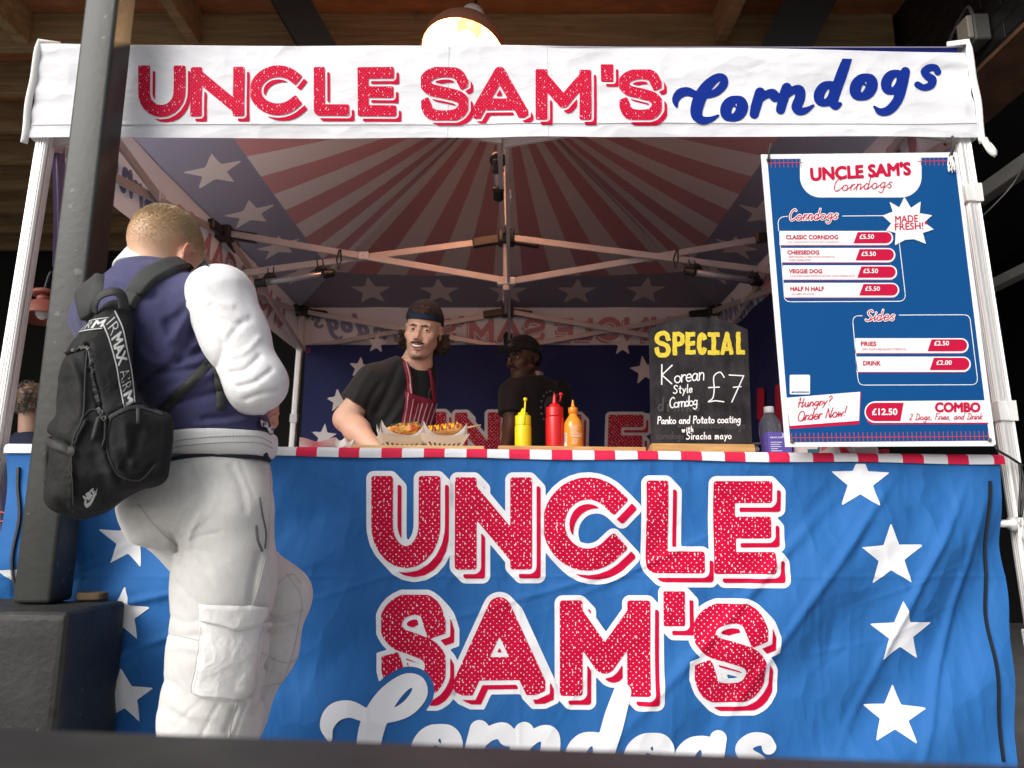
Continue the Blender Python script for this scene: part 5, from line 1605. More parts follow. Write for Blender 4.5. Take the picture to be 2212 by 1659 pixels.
# napkin and spare tray at the left
mb = MB()
def nap(u, v):
    q = P(650 + 78 * u, 968, 2.16 + .14 * v); z_ = surf_z(q.x) + .004 + .02 * (abs(v - .5) * 2) ** 3 + .010 * abs(u - .5) ** 2 * 4 + .003 * math.sin(9 * u + 4 * v)
    return Vector((q.x, 2.14 + .14 * v, z_))
mb.grid(nap, list(np.linspace(0, 1, 16)), list(np.linspace(0, 1, 12)))
solo('napkin', mb, mat('pink_paper', (.74, .60, .58), .8, transl=.2), 'pinkish paper sheet lying flat at the left end of the counter', 'napkin')
mb = MB()
def nap2(u, v):
    q = P(722 + 40 * u, 968, 2.2); return Vector((q.x + .01 * v, 2.17 + .08 * v + .01 * math.sin(6 * u), surf_z(q.x) + .006 + .034 * math.sin(math.pi * min(1, v * 1.1)) * (1 - .3 * u) + .006 * math.sin(11 * u + 7 * v)))
mb.grid(nap2, list(np.linspace(0, 1, 14)), list(np.linspace(0, 1, 10)))
solo('napkin', mb, mat('white_tissue', (.8, .79, .76), .85, transl=.3, crumple=.2, cscale=30), 'crumpled white paper napkin beside the pale board', 'napkin')
# things by the menu
DK = 2.32
def zc(px): return surf_z(P(px, 975, DK).x)
q = P(1667, 978, DK); c = Vector((q.x, DK, zc(1667))); s = DK / FPX
wb_ = thing('water_bottle', 'clear plastic water bottle with white cap left of the menu', 'bottle', c)
r = 24 * s
prof = [(r * .8, 0), (r * .95, .004)]
for k in range(9): prof += [(r * .97, .008 + k * .0075), (r * .92, .0115 + k * .0075)]
prof += [(r, .08), (r, .108), (r * .93, .118), (r * .7, .135), (r * .45, .146), (r * .40, .152)]
prof = [(a, b_ * 110 * s / .165) for a, b_ in prof]
PET = mat('clear_plastic', (.92, .95, .97), .06, alpha_trans=.92); PET.node_tree.nodes['Principled BSDF'].inputs['IOR'].default_value = 1.18
mb = MB(); mb.lathe(c, prof, 32); part('body', mb, PET, wb_)
zt_ = prof[-1][1]
mb = MB(); mb.lathe(c, [(r * .43, zt_ - .001), (r * .45, zt_), (r * .45, zt_ + 12 * s), (r * .40, zt_ + 13 * s)], 24); part('cap', mb, MWHITE, wb_)
def carton(label, px0, px1, D0, D1, hpx, m_, kind='carton'):
    a, b = P(px0, 978, D0), P(px1, 978, D0); mb = MB(); zz = surf_z((a.x + b.x) / 2)
    mb.box((a.x, D0, zz), (b.x, D1, zz + hpx * D0 / FPX), bevel=.001)
    return mb, (a.x, b.x, D0, zz, hpx * D0 / FPX), ((a.x + b.x) / 2, D0, zz)
mb, g, loc = carton('', 1662, 1712, 2.2, 2.27, 52, None)
gl = thing('glove_box', 'purple cardboard glove box with small white print left of the menu', 'box', loc)
part('carton', mb, mat('glove_purple', (.10, .08, .36), .5), gl)
mb = MB(); fb = lambda x, y: Vector((g[0] + (g[1] - g[0]) * x, g[2] - .0008, g[3] + g[4] * (1 - y)))
text_fit(mb, 'BLUE VINYL GLOVES', (.08, .2, .62, .26), fb, 0, bold=.02)
for i in range(5): poly_fan(mb, [(.08, .42 + i * .09), (.08 + .5 * [1, .8, .9, .6, .95][i], .42 + i * .09), (.08 + .5 * [1, .8, .9, .6, .95][i], .445 + i * .09), (.08, .445 + i * .09)], fb)
poly_fan(mb, [(.62, .06), (.66, .06), (.66, .2), (.72, .2), (.72, .22), (.62, .22)], fb)
part('printing', mb, MWHITE, gl)
mb, g, loc = carton('', 1716, 1798, 2.22, 2.34, 30, None)
bx = thing('carton', 'white carton with teal label under the menu board', 'box', loc); part('box_body', mb, mat('carton_white', (.72, .70, .70), .6), bx)
mb = MB(); fb = lambda x, y: Vector((g[0] + (g[1] - g[0]) * x, g[2] - .0008, g[3] + g[4] * (1 - y))); poly_fan(mb, [(.35, .45), (.8, .45), (.8, .85), (.35, .85)], fb); part('label_strip', mb, mat('teal_label', (.02, .16, .22), .5), bx)
mb, g, loc = carton('', 1842, 1898, 2.22, 2.34, 28, None)
bx = thing('carton', 'grey white carton with fine print right of the metal tin', 'box', loc); part('box_body', mb, mat('carton_grey', (.60, .58, .60), .6), bx)
mb = MB(); fb = lambda x, y: Vector((g[0] + (g[1] - g[0]) * x, g[2] - .0008, g[3] + g[4] * (1 - y)))
for i in range(6): poly_fan(mb, [(.1, .3 + i * .1), (.9, .3 + i * .1), (.9, .33 + i * .1), (.1, .33 + i * .1)], fb)
part('printing', mb, GREY_STEEL, bx)
q = P(1803, 978, 2.2); c = Vector((q.x, 2.2, surf_z(q.x))); mb = MB()
mb.lathe(c, [(.045, 0), (.048, .002), (.048, .030), (.050, .032), (.050, .036), (.046, .036), (.045, .01)], 32)
solo('metal_tin', mb, mat('tin', (.7, .68, .65), .25, metal=1.0), 'open shiny metal tin under the menu board', 'tin')
q = P(1634, 978, 2.3); c = Vector((q.x, 2.3, surf_z(q.x))); s = 2.3 / FPX
cn = thing('black_can', 'black drinks can with grey rim half hidden by the chalkboard foot', 'can', c)
mb = MB(); mb.lathe(c, [(14 * s, 0), (16 * s, .003), (16 * s, 27 * s), (15 * s, 29 * s)], 28); part('can_body', mb, mat('can_black', (.01, .01, .01), .3), cn)
mb = MB(); mb.lathe(c, [(15 * s, 29 * s), (16 * s, 29.5 * s), (16 * s, 32 * s), (14 * s, 33 * s)], 28); part('rim', mb, mat('can_rim', (.25, .25, .25), .4), cn)
mb = MB(); text_fit(mb, 'ED', (1629, 967, 1640, 973), lambda x, y: P(x, y, 2.3 - 16.6 * s), 0, bold=.02); part('printing', mb, MWHITE, cn)
mb = MB(); q = P(1915, 975, 2.25); mb.box((q.x - .012, 2.25, surf_z(q.x)), (q.x + .01, 2.31, surf_z(q.x) + .03), bevel=.002)
solo('sauce_packet', mb, mat('packet_red', (.35, .01, .05), .4), 'small red packet at the right end under the menu', 'packet')
# ================================================================== people
def N3(v): v = np.asarray(v, float); return v / np.linalg.norm(v)

def head_frame(O, yaw, pitch, roll, scale=1.0, narrow=1.0):
    """yaw: 0 looks away from the viewer, positive turns to the right; pitch up positive; columns right, forward, up"""
    f = np.array([math.sin(yaw) * math.cos(pitch), math.cos(yaw) * math.cos(pitch), math.sin(pitch)])
    r = np.array([math.cos(yaw), -math.sin(yaw), 0.0]); u = np.cross(r, f)
    r2 = r * math.cos(roll) + u * math.sin(roll); u2 = np.cross(r2, f)
    return np.array(O, float), np.stack([r2, f, u2], 1), scale, np.array([narrow, 1.0, 1.0])

def head_field(fr, smile=True, jaw=1.0, ears=1.0):
    O, M, s, kx = fr
    def f(V):
        p = ((V - O) @ M) / s / kx
        q = p.copy(); q[:, 0] = np.abs(q[:, 0])
        d = ell3(p, (0, -.012, .038), (.0765, .098, .090))
        d = smin(d, ell3(p, (0, .030, -.035), (.0605 * jaw, .066, .080)), .035)
        d = smin(d, ell3(p, (0, .070, -.101), (.027, .023, .019)), .022)
        d = smin(d, cap3(q, (.028, .045, -.092), (.054, -.002, -.050), .011, .014), .03)
        d = smin(d, ell3(q, (.044, .062, -.022), (.022, .018, .017)), .025)
        d = smin(d, cap3(q, (.0, .0905, .022), (.042, .078, .022), .009, .007), .018)
        d = smax(d, -ell3(q, (.0315, .098, .003), (.019, .020, .0125)), .012)
        # nose
        n = smin(cap3(p, (0, .088, .012), (0, .113, -.030), .0070, .0088), ell3(q, (.0115, .101, -.035), (.0085, .0105, .0075)), .008)
        n = smax(n, -ell3(q, (.006, .107, -.0425), (.0042, .006, .0035)), .003)
        d = smin(d, n, .010)
        # lips and mouth
        up = cap3(q, (0, .1025, -.0585), (.029 if smile else .024, .087, -.0555 if smile else -.0595), .0046 if smile else .0058, .003)
        lo_ = smin(cap3(q, (0, .0985, -.0810), (.014, .0950, -.0775), .0052, .0046), cap3(q, (.014, .0950, -.0775), (.028, .0850, -.0605), .0046, .003), .003) if smile else cap3(q, (0, .0995, -.070), (.022, .086, -.0625), .0062, .003)
        d = smin(d, smin(up, lo_, .004), .008)
        if smile:
            d = smin(d, ell3(q, (.034, .078, -.048), (.012, .010, .014)), .014)
            d = smax(d, -np.minimum(cap3(q, (0, .105, -.0690), (.015, .101, -.0665), .0078, .0068), cap3(q, (.015, .101, -.0665), (.028, .0885, -.0585), .0068, .0030)), .002)
            d = smin(d, cap3(q, (.036, .082, -.040), (.040, .074, -.062), .004, .003), .008)
        else:
            d = smax(d, -cap3(q, (0, .111, -.0655), (.022, .098, -.0635), .0026, .0014), .002)
        # lids
        lid = ell3(q, (.0315, .0795, .002), (.0148, .0148, .0135))
        lid = smax(lid, -ell3(q, (.0315, .0955, .0015), (.0134, .016, .0036)), .002)
        d = smin(d, lid, .004)
        # ears
        if ears:
            e = ell3(q, (.0795, -.012, .000), (.0070, .019, .030), np.array([[.92, -.38, 0], [.38, .92, .0], [0, 0, 1]]).T)
            e = smax(e, -ell3(q, (.0865, -.004, .002), (.0050, .011, .018)), .004)
            rim = None
            pts = [(.0805, .004, -.024), (.0810, -.006, -.029), (.084, -.022, -.016), (.0865, -.030, .008), (.0855, -.025, .024), (.082, -.012, .029), (.079, .004, .020)]
            for a, b in zip(pts[:-1], pts[1:]):
                c_ = cap3(q, a, b, .0036); rim = c_ if rim is None else np.minimum(rim, c_)
            d = smin(d, smin(e, rim, .004), .006)
        return d * s
    return f
def to_local(fr, V): return ((V - fr[0]) @ fr[1]) / fr[2] / fr[3]
def to_world(fr, p): return fr[0] + fr[1] @ (np.asarray(p, float) * fr[3] * fr[2])

def eyes(fr, parent, gaze, iris):
    WHT, IR, PU = mat('eye_white', (.50, .46, .44), .2), mat('iris', iris, .2), mat('pupil', (.004, .004, .004), .1)
    for sx in (-1, 1):
        c = to_world(fr, (sx * .0315, .0795, .002)); g = fr[1] @ N3(gaze); r = .0128 * fr[2]
        mb = MB()
        prof = [(max(1e-4, r * math.sin(a)), r * math.cos(a)) for a in np.linspace(math.pi, .02, 24)]
        mb.lathe(c, prof, 20, 0, axis=g)
        n = 20
        for i in range(len(mb.f)):
            k = i // n
            if k >= 23: continue
            mid = math.pi - (math.pi - .02) * (k + .5) / 23
            mb.m[i] = 2 if mid < .17 else (1 if mid < .54 else 0)
        mb.m[-1] = 2
        part('eye', mb, [WHT, IR, PU], parent)

def hand_field(wrist, d, n, s, curl=(.5, .6, .4), k=1.0, spread=.012):
    """d fingers, n out of the palm, s towards the thumb"""
    wrist, d, n, s = np.array(wrist, float), N3(d), N3(n), N3(s)
    M = np.stack([s, d, n], 1)
    segs = []
    for off, ln in ((.030, .068), (.010, .077), (-.011, .071), (-.030, .055)):
        p = wrist + d * .088 * k + s * off * k; a = 0; q = N3(d + s * off * spread * 30)
        for i, (fr_, c_) in enumerate(zip((.46, .30, .24), curl)):
            a += c_ * (1 + (.15 if off < 0 else 0)); v = q * math.cos(a) + n * math.sin(a)
            e = p + v * ln * fr_ * k; segs.append((p, e, (.0088 - .0009 * i) * k, (.0080 - .0009 * i) * k)); p = e
    p = wrist + d * .028 * k + s * .030 * k
    for ln, v in ((.042, s * .75 + d * .55 + n * .35), (.034, s * .35 + d * .8 + n * .5), (.026, d * .85 + n * .55 - s * .05)):
        e = p + N3(v) * ln * k; segs.append((p, e, .0115 * k, .0095 * k)); p = e
    def f(V):
        o = box3(V, wrist + d * .047 * k, np.array([.040, .046, .014]) * k, .013 * k, M)
        o = smin(o, ell3(V, wrist + d * .03 * k + s * .026 * k + n * .006, np.array([.018, .030, .016]) * k, M), .012)
        g = None
        for a, b, ra, rb in segs:
            c_ = cap3(V, a, b, ra, rb); g = c_ if g is None else np.minimum(g, c_)
        return smin(o, g, .006)
    return f

class Loft:
    """stack of boxy ellipses: (centre point, half width, half depth, heading)"""
    def __init__(self, lv, ex=2.4):
        lv = sorted(lv, key=lambda l: l[0][2]); self.ex = ex
        z = np.array([l[0][2] for l in lv]); zz = np.linspace(z[0], z[-1], 160)
        A = np.array([[l[0][0], l[0][1], l[1], l[2], l[3]] for l in lv])
        out = np.stack([np.interp(zz, z, A[:, i]) for i in range(5)], 1)
        ker = np.exp(-np.linspace(-2, 2, 17) ** 2); ker /= ker.sum()
        pad = np.concatenate([np.repeat(out[:1], 8, 0), out, np.repeat(out[-1:], 8, 0)])
        self.A = np.stack([np.convolve(pad[:, i], ker, 'valid') for i in range(5)], 1); self.z = zz
    def __call__(self, V):
        zc = np.clip(V[:, 2], self.z[0], self.z[-1])
        c = [np.interp(zc, self.z, self.A[:, i]) for i in range(5)]
        dx, dy = V[:, 0] - c[0], V[:, 1] - c[1]
        cs, sn = np.cos(c[4]), np.sin(c[4])
        u = dx * cs - dy * sn; v = dx * sn + dy * cs          # right, forward
        e = self.ex
        k = (np.abs(u / c[2]) ** e + np.abs(v / c[3]) ** e + 1e-12) ** (1 / e)
        d = (k - 1) * np.minimum(c[2], c[3])
        return smax(d, np.maximum(self.z[0] - V[:, 2], V[:, 2] - self.z[-1]), .03)

def creases(V, lines, D=None):
    """shallow folds drawn along lines of the photograph: (points, half width px, depth m); negative depth raises a ridge"""
    px, py = proj(V); o = np.zeros(len(V))
    for pts, w_, dp in lines:
        q = catmull(pts, 4) if len(pts) > 2 else pts
        best = np.full(len(V), 1e9)
        n = len(q)
        for i in range(n - 1):
            best = np.minimum(best, seg2(px, py, q[i], q[i + 1], 0.0))
        o += dp * np.exp(-(best / w_) ** 2)
    return o

def patch(fn, A, B, off, nv=8, nu=24, rim=.0, wob=0.0, seed=0):
    """a strip of cloth laid on a surface between two lines A and B, closed down to the surface at its border"""
    def resamp(L):
        q = catmull(L, 8) if len(L) > 2 else [np.array(L[0]) + (np.array(L[1]) - np.array(L[0])) * t for t in np.linspace(0, 1, 9)]
        q = np.array([np.array(p, float)[:2] for p in q]); s = np.concatenate([[0], np.cumsum(np.hypot(*np.diff(q, axis=0).T))]); s /= s[-1]
        t = np.linspace(0, 1, nu); return np.stack([np.interp(t, s, q[:, 0]), np.interp(t, s, q[:, 1])], 1)
    a, b = resamp(A), resamp(B); mb = MB(); rg = np.random.RandomState(seed)
    rows = []
    ph = rg.uniform(0, 6, 6)
    for j in range(nv + 1):
        t = j / nv
        for i in range(nu):
            p = a[i] * (1 - t) + b[i] * t; edge = j in (0, nv) or i in (0, nu - 1)
            k = off * (1 if not edge else rim)
            if wob and not edge:
                u = i / nu
                k += wob * (math.sin(17 * u + 5 * t + ph[0]) + math.sin(9 * t - 23 * u + ph[1]) + .7 * math.sin(31 * t + 13 * u + ph[2]) + .7 * math.sin(41 * u - 19 * t + ph[3])) * .4
            rows.append(fn(p[0], p[1], k))
    mb.add(rows, [(j * nu + i, j * nu + i + 1, (j + 1) * nu + i + 1, (j + 1) * nu + i) for j in range(nv) for i in range(nu - 1)], 0, True)
    return mb

def seam(fn, pts, r, n=6):
    mb = MB(); mb.tube([fn(p[0], p[1]) for p in (catmull(pts, 6) if len(pts) > 2 else pts)], r, n); return mb

def merge(*mbs):
    o = MB()
    for m_ in mbs: o.add(m_.v, m_.f); o.m[-len(m_.f):] = m_.m; o.s[-len(m_.f):] = m_.s
    return o

SKIN = mat('skin', rough=.5, attr=True, sss=.12, bump=.1, bscale=420, bdist=.0006)
HAIRM = mat('hair_strands', rough=.5, attr=True)
def strands(parent, name, roots, n_, length, colfn, bend, seed, wid=.0009):
    rg = np.random.RandomState(seed); mb = MB(); cols = []
    V = np.array([r[0] for r in roots]); Nn = np.array([r[1] for r in roots])
    for p, n in zip(V, Nn):
        L_ = length(p) * rg.uniform(.6, 1.15)
        if L_ <= 0: continue
        d = N3(n + rg.normal(size=3) * .35 + bend); s = N3(np.cross(d, rg.normal(size=3))) * wid
        m_ = p + d * L_ * .55; e = p + N3(d + bend * .6) * L_
        mb.add([p - s, p + s, m_ + s * .7, m_ - s * .7, e], [(0, 1, 2, 3), (3, 2, 4)], 0, False)
        c = colfn(p) * rg.uniform(.82, 1.18); cols += [c] * 5
    mb.c = np.array(cols)
    return part(name, mb, HAIRM, parent)
def scatter(mb, n, keep, seed):
    rg = np.random.RandomState(seed); V = np.array(mb.v); F = np.array([q[:3] for q in mb.f]); A, B, C = V[F[:, 0]], V[F[:, 1]], V[F[:, 2]]
    nr = np.cross(B - A, C - A); ar = np.linalg.norm(nr, axis=1); nr /= np.maximum(ar, 1e-12)[:, None]
    ar = ar * keep((A + B + C) / 3); i = rg.choice(len(F), n, p=ar / ar.sum())
    u = rg.uniform(size=(n, 2)); u[u.sum(1) > 1] = 1 - u[u.sum(1) > 1]
    p = A[i] + (B - A)[i] * u[:, :1] + (C - A)[i] * u[:, 1:]
    return list(zip(p, nr[i]))

# ------------------------------------------------------------------ the customer, seen from behind
PH = R(45)
cust = thing('person', 'customer seen from behind in navy jacket with white sleeves and pale cargo trousers', 'person', (-.72, 1.68, 0))
hf = head_frame(P(354, 560, 1.62), R(17), R(-16), R(-4), .94)
lv = [(P(470, 992, 1.665), .140, .118, R(55)), (P(468, 950, 1.665), .152, .125, R(54)), (P(448, 900, 1.655), .162, .128, R(52)), (P(405, 840, 1.64), .172, .130, R(49)),
      (P(348, 770, 1.63), .186, .132, R(45)), (P(310, 700, 1.62), .196, .128, R(42)), (P(304, 650, 1.615), .186, .112, R(40)), (P(316, 612, 1.61), .150, .088, R(38)), (P(326, 585, 1.61), .10, .068, R(38))]
torso = Loft(lv, 2.3)
sh_r, el_r, wr_r = P(470, 650, 1.51), P(555, 826, 1.50), P(500, 900, 1.74)
sh_l, el_l, wr_l = P(240, 692, 1.72), P(360, 850, 1.88), P(425, 910, 1.90)
lv2 = [(P(470, 985, 1.665), .132, .112, R(56)), (P(452, 1040, 1.665), .160, .135, R(56)), (P(436, 1100, 1.665), .172, .148, R(55)), (P(442, 1150, 1.67), .160, .135, R(54))]
pelvis = Loft(lv2, 2.2)
gr = lambda p, z: np.array([p.x, p.y, z])
legR = [(P(490, 1110, 1.585), .098), (P(486, 1250, 1.60), .094), (P(472, 1400, 1.60), .088), (P(456, 1540, 1.615), .090), (gr(P(450, 1700, 1.63), .30), .086), (gr(P(446, 1700, 1.64), .12), .072)]
legL = [(P(392, 1100, 1.72), .112), (P(470, 1185, 1.77), .094), (P(606, 1288, 1.80), .064), (P(578, 1400, 1.81), .063), (P(500, 1560, 1.83), .064), (gr(P(440, 1700, 1.85), .28), .068), (gr(P(420, 1700, 1.86), .12), .064)]
hand_r = hand_field(P(494, 902, 1.755), (.62, .70, .08), (-.3, .5, .8), (-.25, -.3, .85), (.35, .5, .4))
hand_l = hand_field(P(436, 912, 1.91), (.7, .6, .0), (.1, .2, .9), (.1, .9, 0), (.4, .5, .4))
hfield = head_field(hf, False)
nk = [(to_world(hf, (0, -.02, -.055)), .052), (np.array(P(338, 592, 1.615)), .056), (np.array(P(330, 625, 1.615)), .07)]
def body_c(V):
    d = smin(hfield(V), chain3(V, nk, .02), .03)
    d = smin(d, torso(V) + .018, .02)
    d = smin(d, chain3(V, [(sh_r, .05), (el_r, .042), (wr_r, .027)], .02), .03)
    d = smin(d, chain3(V, [(sh_l, .05), (el_l, .042), (wr_l, .027)], .02), .03)
    d = smin(d, hand_r(V), .02); d = smin(d, hand_l(V), .02)
    d = smin(d, pelvis(V) + .02, .03)
    for lg in (legR, legL): d = smin(d, chain3(V, [(p, r * .70) for p, r in lg], .03), .03)
    return d
HAIR_C = np.array([.46, .31, .165]); SKIN_C = np.array([.68, .415, .275])
def hair_amt(p):
    """share of hair over skin on the head, by local height"""
    line = -.030 + .045 * np.clip((p[:, 1] + .02) / .1, 0, 1) - .008 * np.sin(26 * p[:, 0] + 1)
    top = np.clip((p[:, 2] - line) / .075, 0, 1) ** 1.3
    return top * (p[:, 1] < .075) * (1 - np.clip((p[:, 1] - .05) / .03, 0, 1)) 
def col_c(V):
    p = to_local(hf, V); a = hair_amt(p)[:, None] * .75
    n = fnoise(V, 3, 260, 9)[:, None] * .10 + fnoise(V, 5, 60, 7)[:, None] * .10
    h = HAIR_C * (1 + n * 1.6)
    c = SKIN_C * (1 - a) + h * a
    ear = ((np.abs(p[:, 0]) > .08) & (np.abs(p[:, 2]) < .045))[:, None]
    c = np.where(ear, np.array([.66, .30, .21]), c)
    red = np.exp(-((p[:, 0] - .07) ** 2 + (p[:, 1] + .03) ** 2 + (p[:, 2] - .012) ** 2) / .0006)[:, None] * .6
    c = c * (1 - red) + np.array([.68, .30, .20]) * red
    far = (V[:, 2] < 1.2)[:, None]
    return np.where(far, np.array([.64, .33, .24]), c)
lo_h = np.array(hf[0]) + (-.16, -.16, -.22); hi_h = np.array(hf[0]) + (.16, .17, .17)
mh = nets_mb(lambda V: np.maximum(body_c(V), lo_h[2] + .02 - V[:, 2]), lo_h, hi_h, .0032, col_c)
mbd = nets_mb(lambda V: np.maximum(body_c(V), V[:, 2] - lo_h[2] - .035), (-1.15, 1.3, .06), (-.3, 2.05, lo_h[2] + .08), .0055, col_c)
mall = merge(mh, mbd); mall.c = np.concatenate([mh.c, mbd.c])
part('body', mall, SKIN, cust)
def kc(c):
    p = to_local(hf, c); return hair_amt(p) ** 1.5 * (np.abs(p[:, 0]) < .079) + 1e-9
rt = scatter(mh, 22000, kc, 1)
def ln(p):
    q = to_local(hf, p[None])[0]; return .002 + .0085 * max(0, min(1, (q[2] - .045) / .07))
def hc(p):
    t = max(0, min(1, (to_local(hf, p[None])[0][2] - .0) / .075)); k = .85 + .35 * float(fnoise(p[None], 5, 60, 7)[0])
    return (np.array([.66, .47, .30]) * (1 - t) + np.array([.50, .355, .19]) * t) * k
strands(cust, 'hair', rt, 0, ln, hc, np.array([.1, .25, .15]), 2, .0006)

NAVY = mat('navy_jersey', (.040, .040, .115), .85, sheen=.12, var=.10, vscale=70, bump=.4, bscale=350, bdist=.0014, crumple=.12, cscale=9)
WHJ = mat('white_jersey', (.78, .78, .79), .85, sheen=.2, bump=.4, bscale=300, bdist=.0014, crumple=.14, cscale=10)
RIB = mat('rib_white', (.78, .78, .77), .9, sheen=.3)
_rb = RIB.node_tree; _w = _rb.nodes.new('ShaderNodeTexWave'); _w.inputs['Scale'].default_value = 130; _w.bands_direction = 'X'
_t = _rb.nodes.new('ShaderNodeTexCoord'); _b = _rb.nodes.new('ShaderNodeBump'); _b.inputs['Strength'].default_value = .5; _b.inputs['Distance'].default_value = .002
_rb.links.new(_t.outputs['Object'], _w.inputs[0]); _rb.links.new(_w.outputs[0], _b.inputs['Height']); _rb.links.new(_b.outputs[0], _rb.nodes['Principled BSDF'].inputs['Normal'])
JF = [([(455, 745), (400, 775), (345, 800), (303, 832)], 9, .010), ([(448, 790), (400, 800), (340, 803)], 8, .007), ([(478, 845), (420, 858), (360, 872)], 7, .007), ([(470, 800), (430, 820), (372, 845), (320, 872)], 8, -.007),
      ([(430, 690), (408, 735), (385, 775)], 10, .008), ([(420, 640), (400, 690), (372, 735)], 10, -.006), ([(360, 700), (380, 745), (420, 765)], 9, .005), ([(300, 760), (330, 785), (370, 790)], 9, -.005),
      ([(545, 880), (500, 896), (440, 905)], 6, .006), ([(560, 900), (500, 912), (420, 920)], 5, -.004), ([(480, 870), (520, 890), (560, 920)], 6, .004), ([(330, 880), (350, 905), (370, 930)], 6, .005),
      ([(255, 620), (290, 640), (330, 640)], 10, .004), ([(180, 700), (190, 730), (200, 760)], 9, .004)]
def jacket(V):
    d = torso(V)
    d = smin(d, cap3(V, sh_r, sh_r + (el_r - sh_r) * .06, .073, .060), .06)
    d = smin(d, cap3(V, sh_l, sh_l + (el_l - sh_l) * .12, .076, .07), .07)
    d = smin(d, cap3(V, P(330, 600, 1.61), P(326, 640, 1.615), .072, .08), .04)
    d = d + creases(V, JF) + .0035 * fnoise(V, 31, 22, 6, (1, 1, 1.6)) - .0015 * fnoise(V, 33, 60, 6)
    d = smax(d, V[:, 2] - (P(330, 572, 1.61).z - .25 * (V[:, 1] - 1.61) * 0), .012)
    return smax(d, P(470, 946, 1.66).z - V[:, 2] - .03 * (V[:, 0] - P(470, 946, 1.66).x), .008)
mj = nets_mb(jacket, (-1.2, 1.3, .90), (-.40, 2.0, 1.52), .0055)
part('jacket', mj, NAVY, cust)
hz = P(470, 950, 1.66).z
def hem(V):
    t = V[:, 2] - hz - .03 * (V[:, 0] + .7)
    d = torso(V) - .004 - .002 * np.exp(-((t + .03) / .03) ** 2)
    return smax(smax(d, t - .008, .008), -t - .052, .008)
mhem = nets_mb(hem, (-1.1, 1.4, .85), (-.45, 1.95, 1.1), .0045)
h_ = part('rib_hem', mhem, RIB, cust)
bj0 = bvh_of(mj, mhem)
osj0 = on_surface(bj0, .0004)
m_ = MB()
m_ = merge(seam(osj0, [(345, 962), (400, 949), (460, 943), (520, 941), (560, 944), (586, 956)], .0016), seam(osj0, [(344, 975), (400, 962), (460, 956), (520, 954), (560, 957), (588, 968)], .0016))
part('hem_stripe', m_, mat('hem_grey', (.50, .50, .50), .9), h_)
bjt = bvh_of(mj, mhem)
m_ = None and seam(on_surface(bj0, .001), [(338, 1001), (370, 992), (420, 984), (480, 980), (540, 981), (572, 988), (592, 1000)], .0055)
SF = [([(560, 770), (530, 800), (500, 805)], 6, .005), ([(585, 800), (550, 825), (515, 835)], 5, .005), ([(520, 700), (490, 740), (470, 790)], 7, .004), ([(560, 730), (530, 760), (495, 770)], 6, -.003),
      ([(600, 845), (565, 850), (530, 862)], 5, .004), ([(455, 660), (470, 700), (480, 740)], 6, .004), ([(440, 620), (465, 650), (500, 660)], 7, -.003), ([(540, 690), (510, 700), (480, 690)], 7, .003)]
def sleeve_r(V):
    d = chain3(V, [(sh_r + Vector((.004, 0, .002)), .079), (sh_r + (el_r - sh_r) * .45, .060), (el_r, .052), (el_r + (wr_r - el_r) * .5, .046), (wr_r, .036)], .05)
    d = d + creases(V, SF) + .0025 * fnoise(V, 41, 30, 6) + .0015 * fnoise(V, 43, 90, 6)
    t = (V - np.array(sh_r)) @ N3((.80, -.52, -.22))
    return smax(d, -(t + .034), .006)
ms_ = nets_mb(sleeve_r, (-.85, 1.28, .95), (-.36, 1.85, 1.45), .0042)
part('sleeve', ms_, WHJ, cust)
def sleeve_l(V):
    d = chain3(V, [(sh_l, .076), (el_l, .062), (wr_l, .042)], .05) + .004 * fnoise(V, 45, 30, 6)
    t = (V - np.array(sh_l)) @ N3(np.array(el_l - sh_l)); return smax(d, -(t - .02), .01)
part('sleeve', nets_mb(sleeve_l, (-1.2, 1.55, .90), (-.4, 2.05, 1.45), .008), WHJ, cust)
def collar(V):
    a, b = np.array(P(322, 598, 1.612)), np.array(P(334, 560, 1.612)); ax = N3(b - a + np.array([0, .02, 0]))
    q = V - a; t = q @ ax; rad_ = np.linalg.norm(q - t[:, None] * ax, axis=1)
    shell = np.abs(rad_ - (.072 - .10 * t)) - .0055
    return smax(shell, np.abs(t - .014) - .030, .006)
part('collar', nets_mb(collar, (-1.05, 1.45, 1.25), (-.65, 1.8, 1.55), .0035), RIB, cust)
osj = on_surface(bvh_of(mj, ms_), .0008)
None and part('armhole_seam', seam(osj, [(470, 592), (440, 600), (420, 622), (411, 655), (413, 700), (425, 745), (442, 775)], .0018), mat('seam_grey', (.10, .10, .12), .9), cust)
part('collar_edge', seam(on_surface(bvh_of(mj), .002), [(256, 576), (300, 560), (345, 553)], .0015), NAVY, cust) if False else None

